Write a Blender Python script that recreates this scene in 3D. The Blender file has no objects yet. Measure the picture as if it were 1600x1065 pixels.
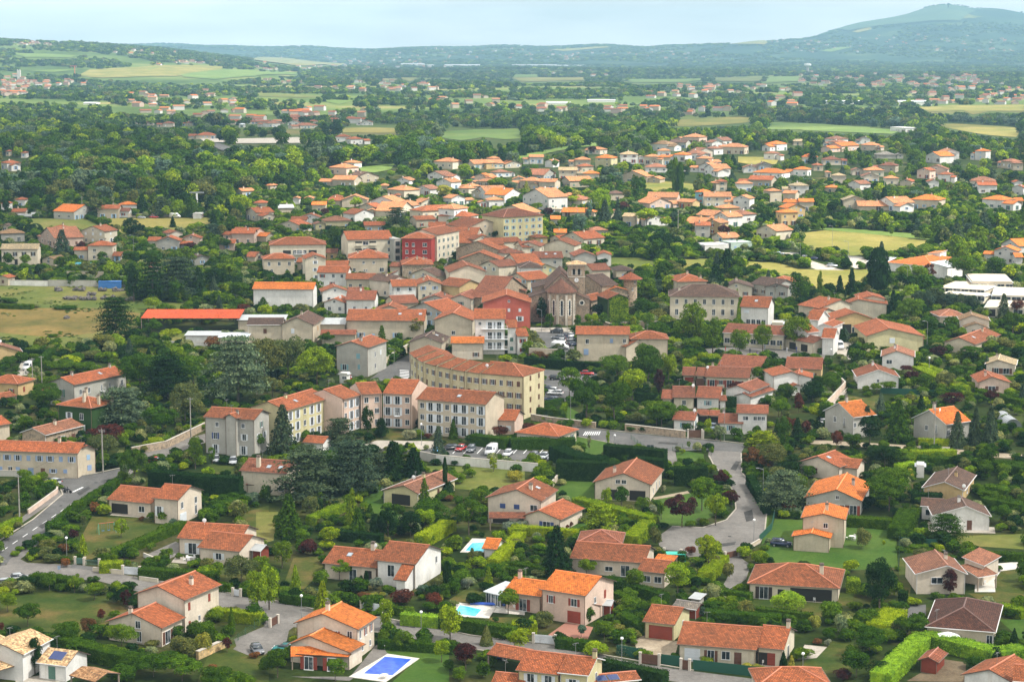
import bpy,bmesh,math,random
import numpy as np
from mathutils import Vector,Matrix
R=math.radians
rnd=random.Random(7)
scene=bpy.context.scene
COL=scene.collection
# ------------------------------------------------------------------ camera,sky,sun,exposure
F=3200.0;CX,CY=800.0,532.5;HOR=80.0;CAMZ=100.0
PITCH=math.atan((CY - HOR) / F)
cam_d=bpy.data.cameras.new('camera');cam=bpy.data.objects.new('camera',cam_d);COL.objects.link(cam)
cam.location=(0,0,CAMZ);cam.rotation_euler=(R(90) - PITCH,0,0)
cam_d.sensor_fit='HORIZONTAL';cam_d.sensor_width=36.0;cam_d.lens=36.0 * F / 1600.0
cam_d.clip_start=1.0;cam_d.clip_end=60000.0
scene.camera=cam
SUN_EL,SUN_AZ=R(52),R(-18)          # azimuth of the sun from +X (to the right),slightly behind the camera
SDIR=Vector((math.cos(SUN_EL) * math.cos(SUN_AZ),math.cos(SUN_EL) * math.sin(SUN_AZ),math.sin(SUN_EL)))
world=bpy.data.worlds.new('World');scene.world=world;world.use_nodes=True
nt=world.node_tree;nt.nodes.clear();N=nt.nodes.new;LK=nt.links.new
wo=N('ShaderNodeOutputWorld');bg=N('ShaderNodeBackground');sky=N('ShaderNodeTexSky')
sky.sky_type='NISHITA';sky.sun_disc=False;sky.sun_elevation=SUN_EL
sky.sun_rotation=math.atan2(SDIR.x,SDIR.y);sky.altitude=300;sky.dust_density=1.2
tc=N('ShaderNodeTexCoord');mp=N('ShaderNodeMapping');mp.inputs['Scale'].default_value=(1.0,1.0,7.0)
nz=N('ShaderNodeTexNoise');nz.inputs['Scale'].default_value=2.1;nz.inputs['Detail'].default_value=6;nz.inputs['Roughness'].default_value=.55
cr=N('ShaderNodeValToRGB');cr.color_ramp.elements[0].position=.36;cr.color_ramp.elements[1].position=.56
cr.color_ramp.elements[0].color=(.45,.45,.45,1);cr.color_ramp.elements[1].color=(.97,.97,.97,1)
nz2=N('ShaderNodeTexNoise');nz2.inputs['Scale'].default_value=3.0;nz2.inputs['Detail'].default_value=5
cr2=N('ShaderNodeValToRGB');cr2.color_ramp.elements[0].position=.3;cr2.color_ramp.elements[1].position=.65
cr2.color_ramp.elements[0].color=(16.5,15.9,15.0,1);cr2.color_ramp.elements[1].color=(18.6,17.8,16.6,1)
mx=N('ShaderNodeMix');mx.data_type='RGBA'
LK(tc.outputs['Generated'],mp.inputs['Vector']);LK(mp.outputs[0],nz.inputs['Vector']);LK(mp.outputs[0],nz2.inputs['Vector'])
LK(nz.outputs['Fac'],cr.inputs[0]);LK(nz2.outputs['Fac'],cr2.inputs[0])
LK(cr.outputs[0],mx.inputs[0]);LK(sky.outputs[0],mx.inputs[6]);LK(cr2.outputs[0],mx.inputs[7])
LK(mx.outputs[2],bg.inputs['Color']);bg.inputs['Strength'].default_value=0.057;LK(bg.outputs[0],wo.inputs['Surface'])
sd=bpy.data.lights.new('sun','SUN');sun=bpy.data.objects.new('sun',sd);COL.objects.link(sun)
sd.energy=5.0;sd.angle=R(0.5);sd.color=(1.0,.955,.87);sun.rotation_euler=(-SDIR).to_track_quat('-Z','Y').to_euler();sun.location=(0,0,600)
scene.view_settings.view_transform='Standard';scene.view_settings.look='None'
scene.view_settings.gamma=1.0;scene.view_settings.use_curve_mapping=False
scene.view_settings.exposure=0.82
scene.render.engine='CYCLES'
cy=scene.cycles;cy.use_denoising=True;cy.max_bounces=5;cy.diffuse_bounces=2;cy.glossy_bounces=1;cy.transmission_bounces=3
cy.transparent_max_bounces=10;cy.volume_bounces=0;cy.use_fast_gi=False;cy.use_adaptive_sampling=True;cy.adaptive_threshold=0.02
try: cy.denoiser='OPENIMAGEDENOISE'
except Exception: pass
# ------------------------------------------------------------------ terrain and pixel -> place
def sm(a,b,x):
 t=np.clip((np.asarray(x,float) - a) / (b - a),0,1);return t * t * (3 - 2 * t)
def terr(X,Y):
 X=np.asarray(X,float);Y=np.asarray(Y,float)
 Yc=np.maximum(Y,50.0);base=.03125 * (Y - 320)
 flat=32 - 8 * sm(1450,1900,Y) + 8 * sm(2200,3000,Y)
 z=base * (1 - sm(1250,1450,Y)) + flat * sm(1250,1450,Y)
 px=800 + 3200 * X / Yc
 hillL=np.interp(px,[-1500,-100,0,150,250,360,460,620],[130,104,104,96,80,50,22,0])
 z=z + hillL * sm(3600,6600,Y) * (1 - .8 * sm(6900,9000,Y))
 ridge=np.interp(px,[-1500,300,400,520,700,1000,1120,1180,1270,1500,3000],[84,84,82,74,88,92,104,120,92,60,60])
 z=z + ridge * sm(8800,12500,Y) * (1 - .5 * sm(13500,17000,Y))
 mont=np.interp(px,[1120,1200,1250,1290,1330,1370,1410,1450,1475,1497,1513,1530,1550,1600,1750,2100,2800],[0,12,46,112,160,200,240,292,305,300,288,296,292,256,230,100,0])
 z=z + mont * sm(9500,14200,Y) * (1 - .5 * sm(15000,19000,Y))
 w=sm(2600,4200,Y)
 z=z + w * (6 * np.sin(X / 410.0 + 1.3) * np.cos(Y / 530.0) + 3 * np.sin(X / 170.0 + Y / 260.0))
 z=z + sm(9000,12000,Y) * (7 * np.sin(X / 260.0) * np.sin(Y / 390.0 + 1) + 5 * np.sin(X / 90. + 2))
 return z
def T1(x,y): return float(terr(x,y))
cp,sp=math.cos(PITCH),math.sin(PITCH)
def ray(px,py):
 a=(px - CX) / F;b=-(py - CY) / F
 return (a,cp + b * sp,-sp + b * cp)        # x,y,z components (not normalised)
def onplane(px,py,z):
 d=ray(px,py);t=(z - CAMZ) / d[2];return (d[0] * t,d[1] * t)
def ground(px,py):
 """where the line of sight through a photograph point meets the land"""
 d=ray(px,py);A=d[2] - .03125 * d[1]
 if A < -1e-6:
  t=(-10.0 - 100.0) / A
  if t * d[1] < 1240: return (d[0] * t,d[1] * t,.03125 * (d[1] * t - 320))
 Y=np.geomspace(1150,22000,1500);t=Y / d[1];X=d[0] * t;zr=CAMZ + d[2] * t
 below=np.nonzero(zr < terr(X,Y))[0]
 i=below[0] if len(below) else len(Y) - 1
 return (float(X[i]),float(Y[i]),T1(X[i],Y[i]))
def ppm(Y,z=0): return F / (Y * cp + (CAMZ - z) * sp)
def topix(x,y,z):
 w=y * cp + (CAMZ - z) * sp
 return (CX + F * x / w,CY - F * ((z - CAMZ) * cp + y * sp) / w)
TL={'A': (0,700,2.917),'B': (400,700,2.917),'C': (800,700,2.917),'D': (1180,700,2.917),'E': (0,400,2.917),'F': (300,480,3.805),
   'G': (500,300,4.439),'H': (800,360,4.439),'I': (620,480,3.805),'J': (1000,420,4.4375),'K': (1280,340,4.097),'L': (1280,560,4.4375),
   'M': (0,180,4),'N': (360,180,4),'O': (740,180,4),'Q': (1100,180,3.2),'R': (0,0,4),'S': (400,0,4),'U': (800,0,4),'V': (1200,0,4),
   'P1': (980,590,5),'P2': (0,860,5.196),'P3': (1380,860,5.196),'P4': (0,540,4.84),'X': (0,0,1)}
def TP(t,x,y):
 o=TL[t];return (o[0] + x / o[2],o[1] + y / o[2])
# ------------------------------------------------------------------ objects
def put(name,mesh,parent=None,loc=(0,0,0),rz=0.0,color=None,mat=None):
 o=bpy.data.objects.new(name,mesh);COL.objects.link(o)
 if parent is not None: o.parent=parent
 o.location=loc
 if rz: o.rotation_euler=(0,0,rz)
 if color is not None: o.color=(*color[:3],1)
 if mat is not None:
  if len(mesh.materials) ==0: mesh.materials.append(mat)
  o.material_slots[0].link='OBJECT';o.material_slots[0].material=mat
 return o
THINGS=[]      # (object,x,y,z,description,category,group,kind) whose label is written at the end
LANDMARKS=[]   # (pixel x,pixel y,phrase)
def tag(o,label=None,cat=None,group=None,kind=None):
 if label: o['label']=label
 if cat: o['category']=cat
 if group: o['group']=group
 if kind: o['kind']=kind
 return o
def empty(name,loc,rz=0):
 o=put(name,None,None,loc,rz);o.empty_display_size=.5;return o
def M_(name,verts,faces,mats=(),fm=None,smooth=False,uv=None):
 me=bpy.data.meshes.new(name);me.from_pydata([tuple(v) for v in verts],[],faces)
 for m in mats: me.materials.append(m)
 if fm is not None: me.polygons.foreach_set('material_index',fm)
 if smooth: me.polygons.foreach_set('use_smooth',[True] * len(me.polygons))
 if uv is not None:
  l=me.uv_layers.new(name='UVMap');l.data.foreach_set('uv',np.asarray(uv,'f').ravel())
 me.update();return me
class MB:
 def __init__(s): s.v=[];s.f=[];s.m=[]
 def box(s,x0,y0,z0,x1,y1,z1,m=0):
  n=len(s.v);s.v +=[(x0,y0,z0),(x1,y0,z0),(x1,y1,z0),(x0,y1,z0),(x0,y0,z1),(x1,y0,z1),(x1,y1,z1),(x0,y1,z1)]
  s.f +=[(n,n + 3,n + 2,n + 1),(n + 4,n + 5,n + 6,n + 7),(n,n + 1,n + 5,n + 4),(n + 1,n + 2,n + 6,n + 5),(n + 2,n + 3,n + 7,n + 6),(n + 3,n,n + 4,n + 7)];s.m +=[m] * 6;return s
 def poly(s,pts,m=0): n=len(s.v);s.v +=list(pts);s.f.append(tuple(range(n,n + len(pts))));s.m.append(m);return s
 def tube(s,p,q,r0,r1=None,n=8,m=0,cap=True):
  r1=r0 if r1 is None else r1;p=Vector(p);q=Vector(q);d=(q - p).normalized()
  a=d.orthogonal().normalized();b=d.cross(a);k=len(s.v)
  for (c,r) in ((p,r0),(q,r1)):
   for i in range(n):
    t=2 * math.pi * i / n;s.v.append(tuple(c + a * (r * math.cos(t)) + b * (r * math.sin(t))))
  for i in range(n): s.f.append((k + i,k + (i + 1) % n,k + n + (i + 1) % n,k + n + i));s.m.append(m)
  if cap: s.f.append(tuple(k + i for i in range(n))[::-1]);s.f.append(tuple(k + n + i for i in range(n)));s.m +=[m,m]
  return s
 def lathe(s,prof,n=12,c=(0,0),m=0):
  k=len(s.v)
  for (r,z) in prof:
   for i in range(n): t=2 * math.pi * i / n;s.v.append((c[0] + r * math.cos(t),c[1] + r * math.sin(t),z))
  for j in range(len(prof) - 1):
   for i in range(n): s.f.append((k + j * n + i,k + j * n + (i + 1) % n,k + (j + 1) * n + (i + 1) % n,k + (j + 1) * n + i));s.m.append(m)
  return s
 def mesh(s,name,mats=(),smooth=False): return M_(name,s.v,s.f,mats,s.m,smooth)
# ------------------------------------------------------------------ materials
def mat(name,build):
 m=bpy.data.materials.new(name);m.use_nodes=True;t=m.node_tree;t.nodes.clear()
 out=t.nodes.new('ShaderNodeOutputMaterial');build(t,out);return m
class NB:
 def __init__(s,t): s.t=t
 def n(s,ty,**kw):
  x=s.t.nodes.new(ty)
  for k,v in kw.items():
   if k[0] =='_': setattr(x,k[1:],v)
   else:
    key=k.replace('__',' ');x.inputs[key if key in x.inputs else int(k[1:])].default_value=v
  return x
 def l(s,a,b): s.t.links.new(a,b)
 def ramp(s,fac,stops):
  r=s.t.nodes.new('ShaderNodeValToRGB');e=r.color_ramp.elements
  while len(e) < len(stops): e.new(.5)
  for i,(p,c) in enumerate(stops): e[i].position=p;e[i].color=(*c,1) if len(c) ==3 else c
  s.l(fac,r.inputs[0]);return r.outputs[0]
 def mix(s,a,b,fac,mode='MIX'):
  x=s.t.nodes.new('ShaderNodeMix');x.data_type='RGBA';x.blend_type=mode
  for v,i in ((fac,0),(a,6),(b,7)):
   if hasattr(v,'type') and hasattr(v,'is_linked'): s.l(v,x.inputs[i])
   else: x.inputs[i].default_value=v if i ==0 else (*v[:3],1)
  return x.outputs[2]
 def noise(s,scale,detail=3,vec=None,out='Fac',rough=.5):
  x=s.n('ShaderNodeTexNoise',Scale=scale,Detail=detail,Roughness=rough)
  if vec is not None: s.l(vec,x.inputs['Vector'])
  return x.outputs[out]
 def bsdf(s,out,col,rough=.8,metal=0.0,bump=None,bd=.05,spec=.3):
  p=s.n('ShaderNodeBsdfPrincipled',Roughness=rough,Metallic=metal)
  p.inputs['Specular IOR Level'].default_value=spec
  if hasattr(col,'is_linked'): s.l(col,p.inputs['Base Color'])
  else: p.inputs['Base Color'].default_value=(*col,1)
  if bump is not None:
   b=s.n('ShaderNodeBump',Strength=.6,Distance=bd);s.l(bump,b.inputs['Height']);s.l(b.outputs[0],p.inputs['Normal'])
  s.l(p.outputs[0],out.inputs['Surface']);return p
def gpos(b): return b.n('ShaderNodeNewGeometry').outputs['Position']
def ocol(b): return b.n('ShaderNodeObjectInfo').outputs['Color']
def grey(v): return (v,v,v)
def _wall(t,o):
 b=NB(t);p=gpos(b);n1=b.noise(.35,4,p);n2=b.noise(2.5,4,p)
 mpn=b.n('ShaderNodeMapping');mpn.inputs['Scale'].default_value=(1.6,1.6,.12);b.l(p,mpn.inputs[0]);n3=b.noise(1.2,3,mpn.outputs[0])
 c=b.mix(ocol(b),b.ramp(n1,[(.3,grey(.80)),(.7,grey(1.06))]),1.0,'MULTIPLY')
 c=b.mix(c,b.ramp(n2,[(.3,grey(.92)),(.7,grey(1.05))]),1.0,'MULTIPLY')
 c=b.mix(c,b.ramp(n3,[(.28,(.90,.88,.85)),(.45,grey(1.0))]),1.0,'MULTIPLY')
 b.bsdf(o,c,.9,spec=.15,bump=n2,bd=.01)
M_wall=mat('render_plaster',_wall)
def _stone(t,o):
 b=NB(t);p=gpos(b);v=b.n('ShaderNodeTexVoronoi',Scale=2.2,Randomness=.9);b.l(p,v.inputs['Vector'])
 v2=b.n('ShaderNodeTexVoronoi',Scale=2.2,_feature='DISTANCE_TO_EDGE');b.l(p,v2.inputs['Vector'])
 c=b.mix(ocol(b),b.ramp(v.outputs['Color'],[(.1,(.62,.6,.58)),(.5,(1,.98,.94)),(.9,(1.3,1.2,1.05))]),1.0,'MULTIPLY')
 c=b.mix((.30,.27,.22),c,b.ramp(v2.outputs['Distance'],[(.0,grey(0)),(.06,grey(1))]))
 b.bsdf(o,c,.95,spec=.1,bump=v2.outputs['Distance'],bd=.06)
M_stone=mat('rubble_stone',_stone)
def _roof(t,o):
 b=NB(t);uv=b.n('ShaderNodeUVMap');p=gpos(b)
 br=b.n('ShaderNodeTexBrick',_offset=.5,Scale=1.0,Mortar__Size=.035,Color1=(.66,.68,.70,1),Color2=(1.28,1.22,1.14,1),Mortar=(.38,.36,.35,1))
 br.inputs['Brick Width'].default_value=.42;br.inputs['Row Height'].default_value=.36;b.l(uv.outputs[0],br.inputs['Vector'])
 wv=b.n('ShaderNodeTexWave',_wave_type='BANDS',_bands_direction='X',Scale=1.2);b.l(uv.outputs[0],wv.inputs['Vector'])
 n1=b.noise(.22,4,p);n2=b.noise(1.4,5,p,rough=.65)
 oi=b.n('ShaderNodeObjectInfo')
 c=b.mix(oi.outputs['Color'],br.outputs['Color'],1.0,'MULTIPLY')
 c=b.mix(c,b.ramp(wv.outputs['Fac'],[(0,grey(.62)),(.6,grey(1.1))]),.7,'MULTIPLY')
 c=b.mix(c,b.ramp(n1,[(.3,(.78,.80,.82)),(.7,(1.12,1.08,1.05))]),1.0,'MULTIPLY')
 c=b.mix(c,b.ramp(n2,[(.28,(.50,.56,.60)),(.5,grey(1.0)),(.72,(1.22,1.18,1.10))]),1.0,'MULTIPLY')
 c=b.mix(c,b.ramp(oi.outputs['Random'],[(0,(.74,.84,.90)),(.5,(.98,1.06,1.06)),(1,(1.14,1.12,1.06))]),1.0,'MULTIPLY')
 b.bsdf(o,c,.85,spec=.2,bump=wv.outputs['Fac'],bd=.05)
M_roof=mat('roof_tiles',_roof)
def _old(t,o):
 b=NB(t);uv=b.n('ShaderNodeUVMap')
 v=b.n('ShaderNodeTexVoronoi',Scale=3.2,Randomness=.75);b.l(uv.outputs[0],v.inputs['Vector'])
 c=b.mix(ocol(b),b.ramp(v.outputs['Color'],[(.15,(.45,.42,.40)),(.45,(.95,.8,.66)),(.8,(1.5,1.45,1.3))]),1.0,'MULTIPLY')
 b.bsdf(o,c,.9,bump=v.outputs['Distance'],bd=.08)
M_old=mat('old_mottled_tiles',_old)
def _flat(t,o):
 b=NB(t);p=gpos(b);n=b.noise(.8,4,p)
 b.bsdf(o,b.mix(ocol(b),b.ramp(n,[(.3,grey(.85)),(.7,grey(1.05))]),1.0,'MULTIPLY'),.6,spec=.3)
M_paint=mat('painted_surface',_flat)
def _glass(t,o):
 b=NB(t);p=gpos(b);n=b.noise(.9,1,p)
 b.bsdf(o,b.ramp(n,[(.35,(.012,.015,.02)),(.62,(.06,.075,.09)),(.75,(.25,.26,.27))]),.08,spec=.7)
M_glass=mat('window_glass',_glass)
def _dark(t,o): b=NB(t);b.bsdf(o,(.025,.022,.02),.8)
M_dark=mat('dark_and_painted_shade',_dark)  # own dark of hair and clock hands, painted shade of recesses
M_white=mat('white_frame',lambda t,o: NB(t).bsdf(o,(.72,.73,.74),.5))
def _leaf(t,o,fix=None):
 b=NB(t);g=b.n('ShaderNodeNewGeometry');oi=b.n('ShaderNodeObjectInfo')
 c=b.mix(oi.outputs['Color'] if fix is None else fix,b.ramp(g.outputs['Random Per Island'],[(0,(.58,.64,.58)),(.55,(1.0,1.0,.95)),(1,(1.65,1.5,1.2))]),1.0,'MULTIPLY')
 c=b.mix(c,b.ramp(oi.outputs['Random'],[(0,(.78,.88,.92)),(.5,(1,1,1)),(1,(1.22,1.10,.85))]),1.0,'MULTIPLY')
 n=b.noise(.8,3,g.outputs['Position'])
 c=b.mix(c,b.ramp(n,[(.32,(.62,.70,.70)),(.66,(1.32,1.22,1.0))]),1.0,'MULTIPLY')
 d=b.n('ShaderNodeBsdfDiffuse');tr=b.n('ShaderNodeBsdfTranslucent');m=b.n('ShaderNodeMixShader')
 b.l(c,d.inputs[0]);b.l(c,tr.inputs[0]);m.inputs[0].default_value=.18;b.l(d.outputs[0],m.inputs[1]);b.l(tr.outputs[0],m.inputs[2]);b.l(m.outputs[0],o.inputs[0])
M_leaf=mat('leaves',_leaf)
M_bark=mat('bark',lambda t,o: (lambda b: b.bsdf(o,b.ramp(b.noise(3,4,gpos(b)),[(.3,(.05,.038,.028)),(.7,(.16,.13,.10))]),.9))(NB(t)))
def groundmat(name,stops,scale=.08,scale2=.9,rough=.95,fine=6.0,mul=.16,bd=.05):
 def f(t,o):
  b=NB(t);p=gpos(b);n=b.noise(scale,6,p,rough=.6);n2=b.noise(scale2,4,p,rough=.7);n3=b.noise(fine,2,p)
  c=b.ramp(n,stops);c=b.mix(c,b.ramp(n2,[(.3,grey(1 - mul * 1.4)),(.7,grey(1 + mul))]),1.0,'MULTIPLY')
  c=b.mix(c,b.ramp(n3,[(.3,grey(.86)),(.7,grey(1.12))]),1.0,'MULTIPLY')
  b.bsdf(o,c,rough,spec=.1,bump=n2,bd=bd)
 return mat(name,f)
M_asph=groundmat('asphalt',[(.3,(.085,.083,.082)),(.55,(.12,.118,.115)),(.75,(.16,.155,.15))],.15,1.2,.85,mul=.10,bd=.01)
M_asph2=groundmat('worn_asphalt',[(.3,(.13,.122,.113)),(.7,(.205,.192,.178))],.15,1.2,.85,mul=.12,bd=.01)
M_pave=groundmat('pale_paving',[(.3,(.30,.27,.23)),(.7,(.46,.42,.36))],.3,2,.85,mul=.12,bd=.01)
M_gravel=groundmat('gravel',[(.3,(.26,.21,.15)),(.7,(.42,.35,.26))],.3,2.5,.95)
M_lawn=groundmat('lawn_grass',[(.34,(.030,.056,.008)),(.5,(.058,.074,.013)),(.66,(.125,.095,.030))],.12,1.4)
M_lawng=groundmat('fresh_lawn_grass',[(.3,(.035,.085,.010)),(.7,(.075,.125,.020))],.12,1.4)
M_mead=groundmat('meadow_grass',[(.34,(.060,.095,.016)),(.5,(.110,.130,.026)),(.66,(.18,.160,.048))],.03,.5)
M_hay=groundmat('dry_hay',[(.32,(.10,.13,.025)),(.48,(.175,.165,.038)),(.66,(.27,.22,.065))],.02,.35)
M_crop=groundmat('green_crop',[(.3,(.08,.14,.025)),(.7,(.15,.20,.05))],.01,.1)
M_brown=groundmat('dry_brown_grass',[(.34,(.085,.085,.020)),(.48,(.15,.115,.032)),(.62,(.21,.145,.045)),(.75,(.12,.12,.025))],.04,.6)
M_heath=groundmat('mountain_pasture',[(.3,(.045,.085,.050)),(.7,(.085,.13,.06))],.004,.03)
M_soil=groundmat('soil',[(.3,(.10,.07,.045)),(.7,(.18,.14,.09))],.2,1.5)
def _terr(t,o):
 b=NB(t);p=gpos(b);sep=b.n('ShaderNodeSeparateXYZ');b.l(p,sep.inputs[0])
 n=b.noise(.05,7,p,rough=.65);n2=b.noise(.6,5,p,rough=.7);n3=b.noise(.0035,6,p,rough=.6)
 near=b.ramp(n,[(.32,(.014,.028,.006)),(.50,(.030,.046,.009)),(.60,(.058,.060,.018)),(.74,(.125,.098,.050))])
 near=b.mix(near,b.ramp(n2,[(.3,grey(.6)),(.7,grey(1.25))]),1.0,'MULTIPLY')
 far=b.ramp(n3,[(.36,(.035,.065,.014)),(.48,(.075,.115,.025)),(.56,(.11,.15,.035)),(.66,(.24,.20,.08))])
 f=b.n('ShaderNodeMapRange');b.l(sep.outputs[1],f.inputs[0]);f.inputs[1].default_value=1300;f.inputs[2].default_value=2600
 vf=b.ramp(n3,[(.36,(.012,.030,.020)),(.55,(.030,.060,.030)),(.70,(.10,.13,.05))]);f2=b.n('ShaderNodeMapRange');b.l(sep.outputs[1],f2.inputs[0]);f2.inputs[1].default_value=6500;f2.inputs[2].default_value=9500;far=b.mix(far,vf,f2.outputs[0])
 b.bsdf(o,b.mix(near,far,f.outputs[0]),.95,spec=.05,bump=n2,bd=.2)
M_terr=mat('country_ground',_terr)
M_water=mat('pool_water',lambda t,o: (lambda b: b.bsdf(o,b.ramp(b.noise(1.3,2,gpos(b)),[(.3,(.04,.42,.56)),(.7,(.12,.60,.68))]),.08,spec=.6,bump=b.noise(3.0,3,gpos(b)),bd=.08))(NB(t)))
M_cover=mat('blue_pool_cover',lambda t,o: (lambda b: b.bsdf(o,b.ramp(b.noise(.9,4,gpos(b)),[(.3,(.015,.07,.46)),(.7,(.04,.13,.62))]),.3,spec=.5,bump=b.noise(1.6,3,gpos(b)),bd=.10))(NB(t)))
M_metal=mat('grey_metal',lambda t,o: NB(t).bsdf(o,(.30,.31,.32),.4,.5))
def _car(t,o): NB(t).bsdf(o,ocol(NB(t)),.25,.15,spec=.6)
M_car=mat('car_paint',_car)
M_rock=mat('dark_boulder',lambda t,o: (lambda b: b.bsdf(o,b.ramp(b.noise(1.2,4,gpos(b)),[(.3,(.05,.045,.045)),(.7,(.17,.15,.14))]),.95))(NB(t)))
M_tyre=mat('tyre_rubber',lambda t,o: NB(t).bsdf(o,(.02,.02,.02),.8))
M_solar=mat('solar_glass',lambda t,o: NB(t).bsdf(o,(.03,.05,.16),.15,.3,spec=.6))
M_cloud=None
# ------------------------------------------------------------------ land
def build_land():
 Ys=np.concatenate([np.linspace(60,1200,20),np.linspace(1225,1500,14),np.geomspace(1530,24000,210)])
 az=np.linspace(-.62,.62,330);V=[]
 for y in Ys:
  X=az * max(y,330) * (1.0 if y > 900 else 1.25);V.append(np.stack([X,np.full_like(X,y),terr(X,y)],1))
 V=np.concatenate(V);n=len(az);m=len(Ys)
 i=np.arange((m - 1) * n).reshape(m - 1,n)[:,:-1].ravel()
 Fc=np.stack([i,i + 1,i + n + 1,i + n],1)
 me=bpy.data.meshes.new('ground');me.vertices.add(len(V));me.vertices.foreach_set('co',V.ravel().astype('f'))
 me.loops.add(Fc.size);me.loops.foreach_set('vertex_index',Fc.ravel().astype('i'));me.polygons.add(len(Fc))
 me.polygons.foreach_set('loop_start',(np.arange(len(Fc)) * 4).astype('i'));me.polygons.foreach_set('use_smooth',[True] * len(Fc));me.update(calc_edges=True)
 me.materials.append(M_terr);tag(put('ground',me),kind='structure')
build_land()
NSH=0
POOLQ=[]
POLYS=[]      # ground regions that plants keep off
def inpoly(x,y,P):
 c=False;j=len(P) - 1
 for i in range(len(P)):
  if (P[i][1] > y) !=(P[j][1] > y) and x < (P[j][0] - P[i][0]) * (y - P[i][1]) / (P[j][1] - P[i][1]) + P[i][0]: c=not c
  j=i
 return c
def sheet(name,t,pts,m,layer=1,keep=True,world=None,kind='structure',extra=0.0):
 P=[ground(*TP(t,x,y)) for (x,y) in pts] if world is None else world
 bm=bmesh.new();vs=[bm.verts.new((p[0],p[1],0)) for p in P];bm.faces.new(vs)
 far=max(p[1] for p in P) > 1150
 if far:
  bmesh.ops.triangulate(bm,faces=bm.faces[:]);bmesh.ops.subdivide_edges(bm,edges=bm.edges[:],cuts=7,use_grid_fill=True)
 global NSH;NSH +=1
 off=.012 * layer + .0011 * (NSH % 9) if not far else (.25 + .12 * layer + .013 * (NSH % 9) + max(0,(max(p[1] for p in P) - 2500)) * .0004)
 for v in bm.verts: v.co.z=T1(v.co.x,v.co.y) + off + extra
 bm.normal_update()
 for f in bm.faces:
  if f.normal.z < 0: f.normal_flip()
 me=bpy.data.meshes.new(name);bm.to_mesh(me);bm.free();me.materials.append(m)
 o=tag(put(name,me),kind=kind)
 if keep: POLYS.append([(p[0],p[1]) for p in P])
 return o
# ------------------------------------------------------------------ houses
RC={'o': (.33,.100,.042),'O': (.62,.17,.035),'b': (.125,.072,.055),'r': (.25,.085,.048),'t': (.42,.31,.19),'p': (.52,.215,.10),'m': (.30,.125,.075),  # pale key p is roof orange with sunlight put into the colour
   'g': (.20,.18,.165),'R': (.80,.115,.035),'w': (.46,.50,.53),'l': (.40,.42,.43),'k': (.27,.16,.085),'d': (.085,.035,.025)}
WC={'w': (.74,.73,.70),'c': (.62,.56,.44),'y': (.56,.51,.30),'b': (.54,.47,.36),'p': (.64,.56,.46),'g': (.42,.41,.37),'r': (.36,.045,.035),
   's': (.48,.12,.085),'S': (.36,.29,.22),'o': (.55,.40,.20),'k': (.66,.50,.41),'G': (.40,.50,.44),'B': (.20,.42,.50),'D': (.22,.05,.03),'i': (.03,.07,.015),'Y': (.60,.53,.34)}
SHC={'w': (.66,.70,.74),'b': (.26,.36,.55),'B': (.05,.08,.22),'r': (.26,.05,.03),'t': (.22,.40,.46),'n': (.13,.06,.04),'g': (.10,.20,.16),'l': (.30,.45,.62),'y': (.50,.25,.08),'k': (.05,.035,.03)}
_mc={}
def cached(key,fn):
 if key not in _mc: _mc[key]=fn()
 return _mc[key]
def frame_mesh(w,h):
 def f():
  b=MB();t=.07
  b.box(-w/2 - t,-.04,-t,-w/2,.07,h + t);b.box(w/2,-.04,-t,w/2 + t,.07,h + t)
  b.box(-w/2,-.04,h,w/2,.07,h + t);b.box(-w/2 - .12,-.04,-t - .05,w/2 + .12,.14,-.001);b.box(-.03,-.03,0,.03,.05,h)
  return b.mesh('window',[M_white])
 return cached(('fr',w,h),f)
def pane_mesh(w,h): return cached(('pn',w,h),lambda: MB().box(-w/2,-.04,0,w/2,.03,h).mesh('pane',[M_glass]))
def win1_mesh(w,h):
 def f():
  b=MB();b.box(-w/2,-.04,0,w/2,.04,h,1);b.box(-w/2 - .1,-.04,-.12,w/2 + .1,.1,-.001,0);b.box(-w/2 - .1,-.04,h + .001,w/2 + .1,.07,h + .1,0);b.box(-.04,-.03,.001,.04,.06,h - .001,0)
  return b.mesh('window',[M_white,M_glass])
 return cached(('w1',w,h),f)
def shut_mesh(w,h):
 def f():
  b=MB();b.box(-w/2,0,0,w/2,.05,h)
  for k in range(3): z=h * (.18 + .32 * k);b.box(-w/2 + .04,.05,z,w/2 - .04,.07,z + .08)
  return b.mesh('shutter',[M_paint])
 return cached(('sh',w,h),f)
def door_mesh(w,h):
 def f():
  b=MB();b.box(-w/2,-.04,0,w/2,.05,h)
  for k in range(max(2,int(h / .5))): z=h * k / max(2,int(h / .5));b.box(-w/2 + .08,.05,z + .05,w/2 - .08,.075,z + .36)
  return b.mesh('door',[M_paint])
 return cached(('dr',w,h),f)
def shade_panel_mesh(w,h): return cached(('vd',w,h),lambda: MB().box(-w/2,-.04,0,w/2,.02,h).mesh('shade_panel',[M_dark]))  # flat dark panel on the wall, a recess's shade put into its colour
def rail_mesh(w):
 def f():
  b=MB();b.box(-w/2,0,-.12,w/2,1.1,0);b.box(-w/2,1.04,.95,w/2,1.10,1.02)
  for k in range(int(w / .22)): x=-w/2 + .1 + k * .22;b.box(x,1.05,0,x + .04,1.08,.95)
  b.box(-w/2,1.0,0,-w/2 + .05,1.1,1.0);b.box(w/2 - .05,1.0,0,w/2,1.1,1.0)
  return b.mesh('balcony',[M_white])
 return cached(('rl',w),f)
def panel_mesh(w): return cached(('bp',w),lambda: MB().box(-w/2,0,-.15,w/2,.9,0).box(-w/2,.82,0,w/2,.9,.95).mesh('balcony',[M_paint]))
class Wing: pass
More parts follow.
